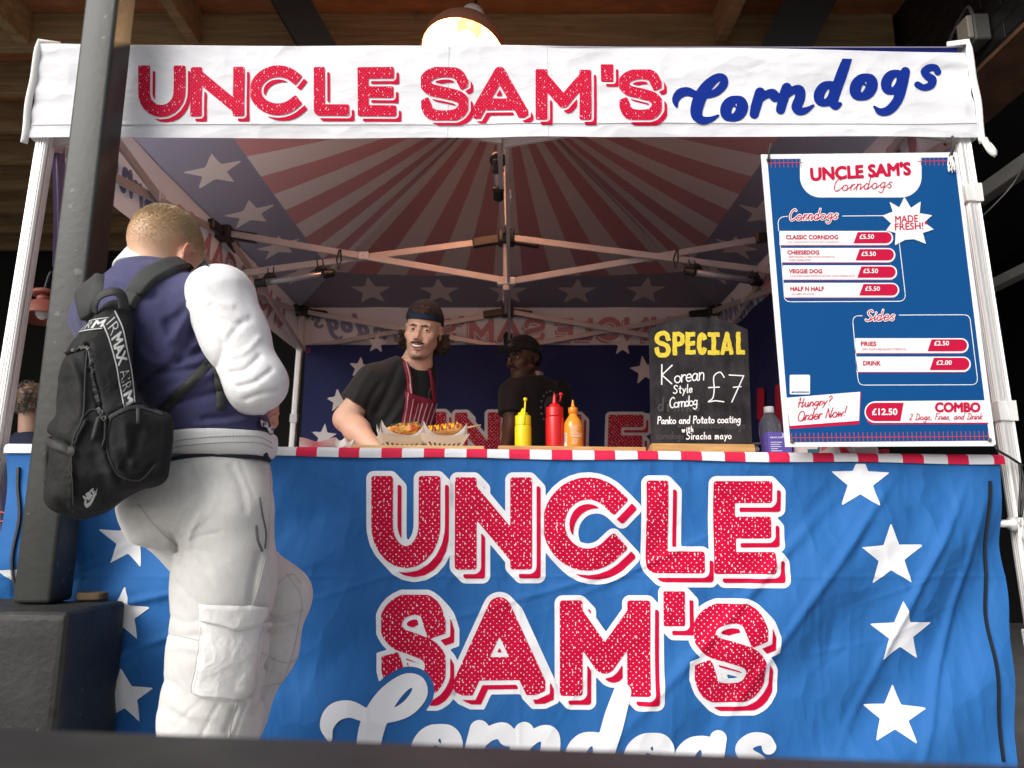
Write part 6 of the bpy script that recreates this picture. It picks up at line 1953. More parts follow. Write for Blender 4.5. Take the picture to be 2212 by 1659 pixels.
CREAM = mat('cream_fleece', (.62, .615, .59), .9, sheen=.25, bump=.5, bscale=300, bdist=.0016, var=.05, vscale=60, stretch=(1, 1, .8))
PF = [([(385, 1150), (400, 1120), (425, 1085)], 9, .006), ([(378, 1180), (388, 1200), (392, 1225)], 7, .004), ([(345, 1130), (370, 1155), (384, 1190)], 8, .006), ([(395, 1170), (415, 1205), (450, 1230)], 8, .003), ([(430, 1110), (412, 1145), (404, 1180)], 8, -.006),
      ([(575, 1330), (610, 1335), (650, 1320)], 6, .010), ([(570, 1345), (600, 1348), (640, 1340)], 5, -.005), ([(570, 1360), (600, 1362), (630, 1355)], 5, .007), ([(370, 1370), (400, 1376), (440, 1372)], 7, .004), ([(368, 1400), (395, 1398), (430, 1405)], 7, -.003),
      ([(355, 1470), (380, 1480), (410, 1515)], 8, .0025), ([(350, 1530), (390, 1550), (440, 1580)], 8, .0025), ([(352, 1500), (400, 1540), (460, 1552)], 8, -.002), ([(520, 1500), (505, 1540), (490, 1580)], 7, .007), ([(540, 1440), (525, 1480), (512, 1520)], 8, -.006),
      ([(590, 1420), (560, 1450), (545, 1500)], 6, .006), ([(600, 1460), (570, 1500), (545, 1540)], 6, .007), ([(500, 1010), (520, 1050), (530, 1100)], 9, .003), ([(560, 1200), (545, 1260), (540, 1300)], 8, .004), ([(410, 1020), (420, 1060), (440, 1090)], 10, .003)]
PF += [([(392, 1180), (430, 1160), (475, 1150)], 4, 0.0022), ([(392, 1186), (440, 1190), (490, 1205)], 4, 0.0020), ([(390, 1200), (425, 1225), (460, 1260)], 4, 0.0018), ([(404, 1150), (440, 1120), (470, 1075)], 5, -0.0020), ([(575, 1338), (615, 1342), (655, 1330)], 4, 0.0030), ([(570, 1352), (612, 1358), (645, 1350)], 4, -0.0020),
       ([(432, 1516), (405, 1540), (378, 1572)], 4, 0.0020), ([(470, 1522), (450, 1560), (430, 1600)], 4, 0.0020), ([(540, 1500), (522, 1545), (505, 1590)], 4, 0.0025), ([(515, 1515), (498, 1550), (486, 1590)], 4, -0.0020), ([(590, 1430), (575, 1480), (548, 1530)], 4, 0.0025), ([(375, 1430), (395, 1470), (412, 1500)], 4, 0.0020),
       ([(560, 1195), (552, 1240), (545, 1298)], 4, 0.0025), ([(410, 1005), (425, 1040), (450, 1075)], 5, 0.0015), ([(520, 1000), (535, 1040), (550, 1075)], 5, 0.0015), ([(366, 1330), (400, 1345), (428, 1340)], 4, 0.0020), ([(385, 1260), (410, 1290), (432, 1305)], 4, 0.0018), ([(320, 1180), (350, 1195), (385, 1222)], 4, 0.0020)]
def trousers(V):
    d = pelvis(V)
    d = smin(d, chain3(V, legR, .06), .035)
    d = smin(d, ell3(V, P(358, 1082, 1.64), (.090, .092, .10)), .07)
    d = smin(d, chain3(V, legL, .05), .006)
    return d + creases(V, PF) + .0028 * fnoise(V, 51, 20, 6) + .0012 * fnoise(V, 53, 55, 6)
mt = nets_mb(trousers, (-1.2, 1.35, .09), (-.42, 2.03, 1.12), .0042)
tr = part('trousers', mt, CREAM, cust)
bt = bvh_of(mt); ost = on_surface(bt, .0006)
POCK = mat('pocket_nylon', (.76, .755, .74), .6, bump=.3, bscale=40, bdist=.003, crumple=.12, cscale=18)
part('cargo_pocket', patch(on_surface(bt, 0), [(436, 1318), (430, 1370), (424, 1440), (414, 1488), (428, 1503)], [(570, 1318), (560, 1400), (552, 1460), (545, 1495), (520, 1512)], .006, 14, 40, 0, .0008, 3), POCK, tr)
part('pocket_flap', patch(on_surface(bt, .003), [(433, 1304), (480, 1306), (530, 1308), (575, 1310)], [(434, 1342), (475, 1352), (505, 1364), (545, 1354), (577, 1340)], .008, 10, 40, .3, .0007, 7), POCK, tr)
SEAM = mat('seam_cream', (.50, .49, .46), .9)
part('seam_line', merge(seam(ost, [(585, 1000), (582, 1080), (578, 1180), (560, 1260), (548, 1305)], .0011), seam(ost, [(363, 1368), (390, 1374), (436, 1385)], .0012), seam(ost, [(300, 1090), (330, 1130), (360, 1160), (383, 1180)], .0011),
                        seam(ost, [(600, 1260), (630, 1240), (650, 1260)], .0011), seam(ost, [(565, 1410), (595, 1425), (620, 1432), (640, 1425)], .0011), seam(ost, [(620, 1240), (650, 1290), (645, 1350), (628, 1425), (600, 1500)], .0011), seam(ost, [(512, 1512), (500, 1560), (494, 1600)], .0012)), SEAM, tr)
osp = on_surface(bvh_of(mt), .0075)
part('pocket_stitching', merge(seam(osp, [(437, 1352), (431, 1400), (425, 1445), (417, 1487), (430, 1500), (470, 1506), (517, 1508), (541, 1492), (549, 1455), (556, 1400), (562, 1352)], .0009), seam(on_surface(bvh_of(mt), .0125), [(437, 1338), (475, 1348), (505, 1359), (545, 1350), (574, 1336)], .0009)), SEAM, tr)
part('pocket_zip', merge(seam(ost, [(560, 1075), (566, 1110), (574, 1150), (572, 1185)], .0022), seam(ost, [(553, 1135), (556, 1165), (566, 1190)], .0030)), mat('zip_grey', (.10, .10, .10), .5), tr)
SHOE = mat('trainer_white', (.7, .7, .7), .6)
for lg, d_ in ((legR, N3((.75, .65, 0))), (legL, N3((.85, .5, 0)))):
    a = np.array([lg[-1][0][0], lg[-1][0][1], .045]); M_ = np.stack([np.array([d_[1], -d_[0], 0]), d_, np.array([0, 0, 1])], 1)
    def shoe(V): return smax(smin(ell3(V, a + d_ * .08, (.05, .15, .06), M_), ell3(V, a + np.array([0, 0, .03]), (.048, .07, .07), M_), .04), .002 - V[:, 2], .01)
    part('shoe', nets_mb(shoe, a + (-.3, -.3, -.05), a + (.35, .35, .16), .010), SHOE, cust)
# badge on the jacket side
osb = on_surface(bvh_of(mj, mhem), .002)
m_ = MB()
def quad(fn, pts, mi): m_.add([fn(x, y) for x, y in pts], [tuple(range(len(pts)))], mi)
o1, o2, o3 = osb, on_surface(bvh_of(mj, mhem), .0035), on_surface(bvh_of(mj, mhem), .005)
quad(o1, [(558, 902), (575, 908), (588, 918), (594, 930), (586, 941), (558, 926)], 0)
quad(o2, [(560, 906), (574, 911), (578, 926), (563, 921)], 1)
quad(o3, [(563, 908), (573, 912), (573, 915), (564, 911)], 2); quad(o3, [(563, 913), (571, 916), (571, 919), (567, 918), (568, 923), (565, 922)], 3)
quad(o2, [(585 + 6 * math.cos(R(a)), 929 + 8 * math.sin(R(a))) for a in range(0, 360, 30)], 1)
quad(o3, [(582, 926), (588, 928), (588, 931), (582, 929)], 3)
part('badge', m_, [mat('badge_navy', (.01, .012, .03), .8), MWHITE, mat('badge_red', (.5, .01, .03), .6), mat('badge_blue', (.02, .03, .12), .6)], cust)

# ------------------------------------------------------------------ backpack
bp = thing('backpack', 'black backpack with white lettered tape hanging on the customer\'s back', 'backpack', P(215, 1120, 1.44))
F52 = R(52)
blv = [(P(172, 1124, 1.44), .028, .018, F52), (P(180, 1108, 1.44), .062, .040, F52), (P(196, 1070, 1.44), .100, .058, F52), (P(210, 1020, 1.44), .118, .066, F52), (P(212, 950, 1.44), .118, .068, F52), (P(208, 880, 1.44), .115, .066, F52),
       (P(207, 810, 1.44), .112, .064, F52), (P(217, 752, 1.445), .098, .056, F52), (P(238, 706, 1.45), .070, .040, F52), (P(250, 668, 1.455), .045, .028, F52), (P(254, 645, 1.46), .022, .014, F52)]
bag = Loft(blv, 3.4)
BF = [([(190, 745), (198, 800), (212, 860), (220, 900)], 4, .006), ([(116, 800), (140, 768), (186, 752)], 3.5, .006), ([(185, 910), (165, 950), (155, 1000), (156, 1100)], 5, -.007), ([(150, 960), (160, 1040), (160, 1110)], 5, .004), ([(240, 895), (290, 876), (350, 890)], 4, .005),
      ([(233, 905), (228, 960), (250, 1020), (262, 1040)], 5, .006), ([(140, 830), (150, 880), (140, 920)], 14, .004), ([(150, 780), (170, 830), (172, 900)], 12, -.005), ([(102, 940), (125, 950), (155, 965)], 5, .006), ([(300, 930), (290, 970), (270, 1010)], 9, .004), ([(270, 920), (275, 960), (285, 1000)], 9, -.004),
      ([(290, 720), (285, 770), (292, 820)], 7, .004), ([(262, 1010), (300, 1030), (335, 1000)], 5, .004), ([(120, 1040), (130, 1080), (150, 1110)], 9, .004), ([(205, 990), (225, 1040), (220, 1080)], 10, .003)]
rv = np.array([math.cos(F52), -math.sin(F52), 0]); fv = np.array([math.sin(F52), math.cos(F52), 0]); MB52 = np.stack([rv, fv, np.array([0, 0, 1])], 1)
def bagf(V):
    d = bag(V)
    d = smin(d, box3(V, P(297, 968, 1.405), (.040, .058, .076), .028, MB52), .045)
    d = smin(d, box3(V, P(150, 1000, 1.39), (.075, .030, .085), .026, MB52), .035)
    d = smin(d, ell3(V, P(128, 930, 1.45), (.022, .022, .02)), .02)
    return d + creases(V, BF) + .0025 * fnoise(V, 61, 32, 6) + .0012 * fnoise(V, 63, 75, 6)
NYL = mat('black_nylon', (.012, .0125, .013), .75, spec=.3, var=.15, vscale=50, bump=.4, bscale=500, bdist=.0010, crumple=.22, cscale=14)
NYL2 = mat('black_webbing', (.022, .023, .022), .7, bump=.5, bscale=300, bdist=.001)
mbag = nets_mb(bagf, (-1.16, 1.2, .70), (-.58, 1.72, 1.38), .0045)
part('bag_body', mbag, NYL, bp)
part('drawstring', seam(on_surface(bvh_of(mhem, mt), .002), [(338, 1001), (370, 993), (420, 986), (480, 983), (540, 984), (572, 989), (590, 998)], .005), mat('cord_navy', (.012, .014, .03), .8), cust)
bb = bvh_of(mbag); bja = bvh_of(mj, mhem, ms_, mt)
ob, oj = on_surface(bb, .0012), on_surface(bja, .001)
PAD = mat('strap_pad', (.030, .032, .031), .75, bump=.3, bscale=300, bdist=.001)
part('shoulder_strap', patch(oj, [(262, 655), (271, 632), (305, 591), (335, 574), (362, 563), (400, 562), (436, 567), (450, 572)], [(294, 672), (300, 655), (338, 615), (372, 596), (406, 582), (430, 576), (442, 573), (452, 578)], .013, 8, 40, 0), PAD, bp)
part('strap_piping', seam(on_surface(bja, .008), [(290, 655), (330, 612), (370, 588), (406, 574), (445, 570)], .0035), NYL2, bp)
part('shoulder_strap', patch(oj, [(186, 606), (168, 636), (172, 664), (186, 695)], [(226, 592), (222, 628), (214, 655), (208, 680)], .012, 8, 20, 0), PAD, bp)
ojk = on_surface(bvh_of(mj, mhem, mt), .001)
part('lower_strap', patch(ojk, [(338, 884), (380, 842), (420, 802), (450, 768)], [(356, 903), (396, 859), (434, 819), (462, 788)], .005, 4, 30, 0), NYL2, bp)
part('strap_end', patch(ojk, [(456, 775), (462, 830), (467, 886)], [(475, 775), (482, 830), (488, 885)], .009, 4, 20, .3), NYL2, bp)
mb = MB(); hp = catmull([P(205, 676, 1.40), P(206, 655, 1.39), P(218, 638, 1.385), P(240, 630, 1.385), P(256, 632, 1.39), P(265, 646, 1.395), P(268, 668, 1.40)], 6)
mb.tube(hp, .0105, 8, flat=.25, ref=(.6, .6, .5)); part('handle', mb, NYL2, bp)
def zipline(pts, r=.0035):
    m2 = seam(on_surface(bb, .003), pts, r)
    q = [on_surface(bb, .006)(p[0], p[1]) for p in catmull(pts, 6)]
    for a, b in zip(q[:-1], q[1:]):
        for t in (0, .5): 
            c_ = a.lerp(b, t); m2.obox(c_, ((b - a), (b - a).cross(Vector((.3, -1, .2))), Vector((.3, -1, .2))), (.0009, .0034, .0012), 1)
    return m2
part('zip', zipline([(116, 802), (124, 783), (140, 767), (162, 757), (186, 753)]), [BLACK_PLASTIC, mat('zip_teeth', (.06, .06, .06), .3, metal=.6)], bp)
part('zip', zipline([(190, 748), (194, 784), (208, 835), (216, 870), (220, 896)]), [BLACK_PLASTIC, bpy.data.materials['zip_teeth']], bp)
for pts in ([(217, 897), (210, 920), (201, 952)], [(224, 905), (223, 935), (221, 968)]):
    q = [on_surface(bb, .006)(*p) for p in catmull(pts, 4)]
    mb = MB(); mb.tube(q, .0042, 6, flat=.5); part('zip_pull', mb, NYL2, bp)
    mb = MB(); mb.tube([q[0] + Vector((0, -.003, .004)), q[0] + Vector((.004, -.006, 0)), q[0] + Vector((0, -.004, -.006)), q[0] + Vector((-.004, -.006, 0)), q[0] + Vector((0, -.003, .004))], .0014, 6); part('zip_slider', mb, GREY_STEEL, bp)
part('side_pocket_edge', patch(ob, [(234, 900), (262, 884), (300, 876), (352, 890)], [(238, 908), (264, 892), (300, 884), (352, 899)], .003, 3, 24, .2), NYL2, bp)
SEAMB = mat('bag_seam', (.035, .037, .036), .8)
part('bag_seam', merge(seam(ob, [(187, 753), (183, 830), (178, 905), (160, 950), (155, 1010), (157, 1105)], .0014), seam(ob, [(240, 905), (232, 960), (250, 1020), (300, 1038), (336, 1005)], .0014), seam(ob, [(175, 905), (200, 885), (230, 900)], .0014)), SEAMB, bp)
part('pocket_tab', patch(ob, [(292, 882), (293, 900), (293, 916)], [(302, 884), (302, 902), (302, 917)], .005, 3, 10, .3), NYL2, bp)
mb = MB(); mb.tube([P(104, 965, 1.40), P(99, 985, 1.38), P(103, 1010, 1.39), P(101, 1035, 1.39), P(105, 1046, 1.39)], [.006, .007, .006, .007, .005], 7, flat=.5); part('side_toggle', mb, NYL2, bp)
part('front_flap', patch(ob, [(100, 958), (120, 972), (150, 985), (158, 985)], [(108, 945), (128, 955), (152, 964), (160, 962)], .006, 5, 20, .2), NYL2, bp)
# lettered tape
TAPE_L = catmull([(219, 699), (234, 737), (249, 791), (255, 828), (267, 884)], 8); TAPE_R = catmull([(249, 671), (266, 709), (275, 757), (284, 804), (291, 868)], 8)
def along(L, s):
    q = np.array(L); d_ = np.concatenate([[0], np.cumsum(np.hypot(*np.diff(q, axis=0).T))]); d_ /= d_[-1]
    return np.array([np.interp(s, d_, q[:, 0]), np.interp(s, d_, q[:, 1])])
def tape(TL, TR, words, border=True, vertical=True):
    mt_, mw = MB(), MB(); o1, o2 = on_surface(bb, .0012), on_surface(bb, .0022)
    pt = lambda s, t, o: o(*(along(TL, s) * (1 - t) + along(TR, s) * t))
    n = 40
    mt_.add([pt(i / n, t, o1) for t in (0, .25, .5, .75, 1) for i in range(n + 1)], [(j * (n + 1) + i, j * (n + 1) + i + 1, (j + 1) * (n + 1) + i + 1, (j + 1) * (n + 1) + i) for j in range(4) for i in range(n)], 0, True)
    for t0, t1 in ((.02, .09), (.91, .98)):
        mw.add([pt(i / n, t, o2) for t in (t0, t1) for i in range(n + 1)], [(i, i + 1, n + 2 + i, n + 1 + i) for i in range(n)])
    for txt, s0, s1, bold in words:
        text_fit(mw, txt, (s0, .2, s1, .8), lambda x, y: pt(x, 1 - y, o2), 0, bold=bold)
    part('lettered_tape', mt_, NYL2, bp); part('tape_lettering', mw, mat('tape_white', (.62, .63, .62), .55), bp)
tape(TAPE_L, TAPE_R, [('IR', .05, .19, -.02), ('MAX', .22, .53, .022), ('AIR', .60, .83, -.02), ('M', .86, .98, .022)])
tape(catmull([(160, 722), (188, 716), (220, 712)], 6), catmull([(182, 697), (208, 690), (235, 686)], 6), [('IR', .22, .5, -.02), ('M', .58, .95, .022)])
m_ = MB(); o2 = on_surface(bb, .0015)
q_ = [(211, 1052), (206, 1068), (200, 1082), (194, 1091), (187, 1096), (182, 1091), (181, 1083), (184, 1078), (184, 1085), (189, 1086), (195, 1080), (203, 1067)]
from mathutils.geometry import tessellate_polygon
m_.add([o2(x, y) for x, y in q_], tessellate_polygon([[Vector((x, y, 0)) for x, y in q_]]))
text_fit(m_, 'NIKE', (178, 1062, 208, 1076), o2, 0, bold=.025, shear=.25, rot=R(-38))
part('logo', m_, bpy.data.materials['tape_white'], bp)

# ------------------------------------------------------------------ vendor with the apron
def polyline_tube(fr, pts, rr, n=8):
    m2 = MB(); m2.tube([to_world(fr, p) for p in pts], [r * fr[2] for r in rr] if hasattr(rr, '__len__') else rr, n); return m2
def curls(fr, boxes, n, seed, parent, col):
    rg = np.random.RandomState(seed); m2 = MB(); cs_ = []
    for (c, h_, k) in boxes:
        for i in range(int(n * k)):
            p = np.array(c) + rg.uniform(-1, 1, 3) * np.array(h_); ax = N3(rg.normal(size=3) * .5 + np.array([0, -.1, -1])); u = N3(np.cross(ax, rg.normal(size=3))); v = np.cross(ax, u)
            r_ = rg.uniform(.004, .008); L_ = rg.uniform(.018, .034); t = np.linspace(0, 1, 14); w_ = rg.uniform(1.2, 2.2)
            pts = [p + ax * L_ * (a - .3) + (u * math.cos(6.28 * w_ * a) + v * math.sin(6.28 * w_ * a)) * r_ for a in t]
            n0 = len(m2.v); m2.tube([to_world(fr, q) for q in pts], .0019 * fr[2], 4); cs_ += [np.array(col) * rg.uniform(.5, 1.6)] * (len(m2.v) - n0)
    m2.c = np.array(cs_); m2.s = [True] * len(m2.f)
    return part('hair', m2, HAIRM, parent)
v1 = thing('person', 'smiling stall worker in backwards cap, black t-shirt and red striped apron', 'person', (-.37, 2.9, 0))
h1 = head_frame(P(914, 717, 2.83), R(180 + 4), R(-10), R(7), .95, .93)
head1 = head_field(h1, True, 1.0)
T1 = R(180 - 40)
def L1(px, py, D, a, b, ph=T1): return (P(px, py, D), a, b, ph)
t1l = [L1(862, 1090, 2.90, .160, .118), L1(862, 985, 2.90, .150, .115), L1(860, 920, 2.90, .158, .118), L1(856, 860, 2.89, .170, .120), L1(864, 818, 2.88, .165, .106), L1(882, 790, 2.875, .125, .084), L1(896, 772, 2.87, .085, .062)]
tor1 = Loft(t1l, 2.3)
s1, e1, w1 = P(806, 825, 2.80), P(748, 905, 2.76), P(815, 975, 2.62)
s1b, e1b, w1b = P(906, 822, 3.02), P(905, 900, 3.12), P(900, 975, 3.02)
nk1 = [(to_world(h1, (0, -.030, -.055)), .048), (np.array(P(902, 775, 2.87)), .053), (np.array(P(894, 800, 2.88)), .066)]
hd1 = hand_field(P(818, 975, 2.605) + Vector((0, 0, .004)), (.75, -.6, -.05), (0, 0, -1), (.6, .75, 0), (.15, .2, .2))
hd2 = hand_field(w1b, (-.4, -.6, -.5), (.3, -.5, .3), (-.6, .2, .3), (.5, .5, .4))
PEL1 = Loft([(np.array([-.44, 2.92, .75]), .16, .12, T1), (np.array([-.44, 2.92, .98]), .165, .12, T1)], 2.2)
lg1 = [[(np.array([-.50, 2.86, .80]), .085), (np.array([-.52, 2.86, .48]), .065), (np.array([-.53, 2.88, .10]), .05)], [(np.array([-.38, 2.98, .80]), .085), (np.array([-.36, 2.98, .48]), .065), (np.array([-.35, 3.0, .10]), .05)]]
def body1(V):
    d = smin(head1(V), chain3(V, nk1, .02), .010)
    d = smin(d, tor1(V) + .014, .03)
    d = smin(d, chain3(V, [(s1, .056), (e1, .045), (e1 + (w1 - e1) * .35, .046), (w1, .029)], .03), .03)
    d = smin(d, chain3(V, [(s1b, .055), (e1b, .044), (w1b, .028)], .03), .03)
    d = smin(smin(d, hd1(V), .015), hd2(V), .015)
    d = smin(d, PEL1(V) + .015, .03)
    for g in lg1: d = smin(d, chain3(V, g, .02), .03)
    return d
def colface(fr, skin, lip, stub, stubk, smile):
    def f(V):
        p = to_local(fr, V); q = np.abs(p[:, 0])
        c = np.repeat(np.array([skin]), len(V), 0) * (1 + .10 * fnoise(V, 7, 70, 7)[:, None])
        ck = np.exp(-((q - .042) ** 2 + (p[:, 1] - .075) ** 2 + (p[:, 2] + .028) ** 2) / .0007)[:, None] * .22
        ns = np.exp(-((q) ** 2 + (p[:, 1] - .112) ** 2 + (p[:, 2] + .033) ** 2) / .0003)[:, None] * .25
        red = np.array([skin[0] * .98, skin[1] * .62, skin[2] * .55]); a = np.clip(ck + ns, 0, .5); c = c * (1 - a) + red * a
        jaw_ = np.clip((-.045 - p[:, 2]) / .03, 0, 1) * np.clip((p[:, 1] - .0) / .03, 0, 1); jaw_ = np.maximum(jaw_, np.clip((q - .05) / .02, 0, 1) * np.clip((.0 - p[:, 2]) / .02, 0, 1) * (p[:, 1] > -.01) * .7)
        jaw_ = (jaw_ * (p[:, 2] > -.125) * stubk)[:, None]; c = c * (1 - jaw_) + np.array(stub) * jaw_
        yl, yu = (-.082, -.0585) if smile else (-.070, -.0595)
        ld_ = np.minimum(cap3(np.abs(p) * np.array([1, 1, 0]) + p * np.array([0, 0, 1]), (0, .104, yu - .001), (.023, .092, yu + .001), .0052, .003), cap3(np.abs(p) * np.array([1, 1, 0]) + p * np.array([0, 0, 1]), (0, .101, yl), (.021, .090, -.064), .006, .0035))
        m = (ld_ < .0012)[:, None]; c = np.where(m, np.array([lip]), c)
        ins_ = (np.minimum(cap3(np.abs(p) * np.array([1, 1, 0]) + p * np.array([0, 0, 1]), (0, .100, -.0690), (.015, .096, -.0665), .0080, .0070), cap3(np.abs(p) * np.array([1, 1, 0]) + p * np.array([0, 0, 1]), (.015, .096, -.0665), (.028, .083, -.0585), .0070, .0034)) < .0003)[:, None]
        if smile: c = np.where(ins_, np.array([.10, .018, .016]), c)
        bd = (np.exp(-((p[:, 0] / .026) ** 2 + ((p[:, 2] + .114) / .010) ** 2)) * 1.2 + np.exp(-((p[:, 0] / .006) ** 2 + ((p[:, 2] + .093) / .005) ** 2)) * .6 + np.exp(-((p[:, 0] / .034) ** 2 + ((p[:, 2] + .053) / .006) ** 2)) * .5) * (p[:, 1] > .055) * (1 + .5 * fnoise(V, 15, 600, 8))
        bd = np.clip(bd * stubk * 2, 0, .85)[:, None]; c = c * (1 - bd) + np.array([[.06, .03, .018]]) * bd
        far = (np.linalg.norm(V - fr[0], axis=1) > .22)[:, None]
        return np.where(far, np.array([skin]) * (1 + .08 * fnoise(V, 8, 30, 6)[:, None]), c)
    return f
c1 = colface(h1, (.74, .45, .32), (.50, .15, .13), (.30, .20, .15), .35, True)
def person_mesh(body, fr, cf, lo, hi, zcut, parent, hf_=.0027, hb=.007):
    mA = nets_mb(lambda V: np.maximum(body(V), zcut - V[:, 2]), (fr[0][0] - .17, fr[0][1] - .18, zcut - .02), (fr[0][0] + .17, fr[0][1] + .18, fr[0][2] + .16), hf_, cf)
    mB = nets_mb(lambda V: np.maximum(body(V), V[:, 2] - zcut - .02), lo, (hi[0], hi[1], zcut + .05), hb, cf)
    mm_ = merge(mA, mB); mm_.c = np.concatenate([mA.c, mB.c]); part('body', mm_, SKIN, parent); return mA
mA1 = person_mesh(body1, h1, c1, (-.85, 2.4, .05), (-.08, 3.25, 0), h1[0][2] - .20, v1)
eyes(h1, v1, (-.45, 1, .02), (.10, .05, .02))
BRN = mat('brown_hair', (.075, .036, .020), .6, var=.5, vscale=160, bump=.6, bscale=300, bdist=.002)
def hairy(field, lo, hi, m_, name, parent, h_=.0022): part(name, nets_mb(field, lo, hi, h_), m_, parent)
def tache(fr, thick=1.0, wide=.034, drop=-.062):
    def f(V):
        p = to_local(fr, V); q = p.copy(); q[:, 0] = np.abs(q[:, 0])
        d = smin(cap3(q, (.003, .1075, -.0505), (.020, .1005, -.0525), .0055 * thick, .0055 * thick), cap3(q, (.020, .1005, -.0525), (wide, .086, drop), .0055 * thick, .0028 * thick), .004)
        return (d + .0016 * fnoise(V, 77, 700, 8)) * fr[2]
    return f
def brow(fr, k=1.0):
    def f(V):
        p = to_local(fr, V); q = p.copy(); q[:, 0] = np.abs(q[:, 0])
        d = smin(cap3(q, (.011, .0965, .0170), (.030, .0925, .0205), .0040 * k, .0042 * k), cap3(q, (.030, .0925, .0205), (.046, .0810, .0160), .0042 * k, .0018 * k), .004)
        return (d + .0012 * fnoise(V, 78, 700, 8)) * fr[2]
    return f
b0, b1_ = h1[0] - .16, h1[0] + .16
hairy(tache(h1, .64, .037, -.054), b0, b1_, BRN, 'moustache', v1); hairy(brow(h1, .85), b0, b1_, BRN, 'eyebrows', v1)
def goatee(fr):
    def f(V):
        p = to_local(fr, V); q = p.copy(); q[:, 0] = np.abs(q[:, 0])
        d = smin(cap3(q, (0, .0840, -.1150), (.021, .0715, -.1125), .0042, .0034), cap3(q, (0, .0915, -.0945), (.003, .0912, -.0950), .0022), .002)
        return (d + .0018 * fnoise(V, 79, 600, 8)) * fr[2]
    return f
hairy(goatee(h1), b0, b1_, BRN, 'beard', v1)
mb = polyline_tube(h1, [(-.027, .0830, -.0585), (-.015, .0925, -.0650), (0, .0965, -.0672), (.015, .0925, -.0650), (.027, .0830, -.0585)], [.0028, .0056, .0064, .0056, .0028]); part('teeth', mb, mat('teeth', (.78, .74, .68), .25), v1)
def cap1(V):
    p = to_local(h1, V)
    d = ell3(p, (0, -.012, .052), (.087, .111, .090))
    d = smax(d, -(p[:, 2] - .046 - .25 * (p[:, 1] - .09) * (p[:, 1] > 0) * .0 + .012 * (p[:, 1] < -.02)), .006)
    brim = smax(np.abs(p[:, 2] - .040 + 2.0 * p[:, 0] ** 2 + .3 * (p[:, 1] + .1)) - .0025, np.linalg.norm((p - np.array([0, -.105, 0]))[:, :2] / np.array([.075, .075]), axis=1) * .07 - .07, .003)
    d = smin(d, brim, .006)
    return d * 1.0 + .0008 * fnoise(V, 81, 60, 6)
def capcol1(V):
    p = to_local(h1, V)
    o = ((p[:, 0] / .050) ** 2 + ((p[:, 2] - .094) / .027) ** 2 < 1) & (p[:, 1] > .02)
    band = (p[:, 2] < .066) & (p[:, 1] > .03) & (np.abs(p[:, 0]) < .062)
    c = np.repeat(np.array([[.008, .009, .014]]), len(V), 0)
    c[band] = (.010, .022, .055)
    return c
CAPM = mat('cap_cloth', rough=.8, attr=True, bump=.3, bscale=400, bdist=.001)
mcap = nets_mb(cap1, h1[0] - .20, h1[0] + .20, .0035, capcol1); cp = part('cap', mcap, CAPM, v1)
def tuft(V):
    p = to_local(h1, V)
    d = ell3(p, (0, -.011, .052), (.0875, .1115, .0905)); w_ = ((p[:, 0] / .046) ** 2 + ((p[:, 2] - .0880) / .0185) ** 2) - 1
    return smax(d + .0005 + .002 * fnoise(V * np.array([3, 1, 1]), 83, 150, 8), w_ * .03, .004)
hairy(lambda V: np.where(to_local(h1, V)[:, 1] > .02, tuft(V), .05), h1[0] - .20, h1[0] + .20, mat('tuft_brown', (.04, .018, .010), .5, var=.6, vscale=120, bump=.8, bscale=200, bdist=.003), 'hair_tuft', v1)  # the tuft's own mottled dark brown, deeper than the moustache
mtf = nets_mb(lambda V: np.where(to_local(h1, V)[:, 1] > .02, tuft(V), .05), h1[0] - .20, h1[0] + .20, .003)
strands(v1, 'hair_tuft_strands', scatter(mtf, 700, lambda c: (to_local(h1, c)[:, 1] > .03) + 1e-9, 6), 0, lambda p: .008, lambda p: np.array([.055, .026, .013]), np.array([1.6, -.2, .3]), 7, .0011)
curls(h1, [((.090, -.03, -.035), (.020, .028, .030), 1.2), ((-.092, -.03, -.035), (.022, .028, .032), 1.4), ((0, -.075, -.05), (.07, .02, .035), 1.0)], 130, 4, v1, (.050, .025, .014))
BLK_T = mat('black_cotton', (.007, .007, .008), .85, sheen=.08, bump=.2, bscale=500, bdist=.001)
TF1 = [([(860, 790), (840, 840), (815, 890)], 7, .006), ([(880, 830), (850, 880), (820, 930)], 7, .006), ([(820, 830), (800, 860), (790, 890)], 6, .006), ([(870, 880), (840, 920), (820, 955)], 6, -.005), ([(800, 800), (780, 830), (765, 865)], 7, -.005), ([(900, 800), (905, 850), (900, 900)], 7, .004)]
def tee1(V):
    d = tor1(V)
    sl = chain3(V, [(s1, .074), (s1 + (e1 - s1) * .72, .074)], .03); sl = smax(sl, (V - np.array(s1)) @ N3(np.array(e1 - s1)) - np.linalg.norm(np.array(e1 - s1)) * .66, .006)
    d = smin(d, sl, .035)
    s2 = chain3(V, [(s1b, .072), (s1b + (e1b - s1b) * .6, .070)], .03); s2 = smax(s2, (V - np.array(s1b)) @ N3(np.array(e1b - s1b)) - np.linalg.norm(np.array(e1b - s1b)) * .6, .006)
    d = smin(d, s2, .04)
    d = d + creases(V, TF1) + .004 * fnoise(V, 85, 26, 6) + .0015 * fnoise(V, 87, 60, 6)
    d = smax(d, .88 - V[:, 2], .01)
    c_ = np.array(P(904, 768, 2.83)); return smax(d, -(ell3(V, c_, (.082, .085, .062))), .008)
mt1 = nets_mb(tee1, (-.85, 2.5, .86), (-.10, 3.25, 1.62), .006); part('t_shirt', mt1, BLK_T, v1)
def trs1(V):
    d = PEL1(V) - .008
    for g in lg1: d = smin(d, chain3(V, [(p, r + .02) for p, r in g], .03), .03)
    return d
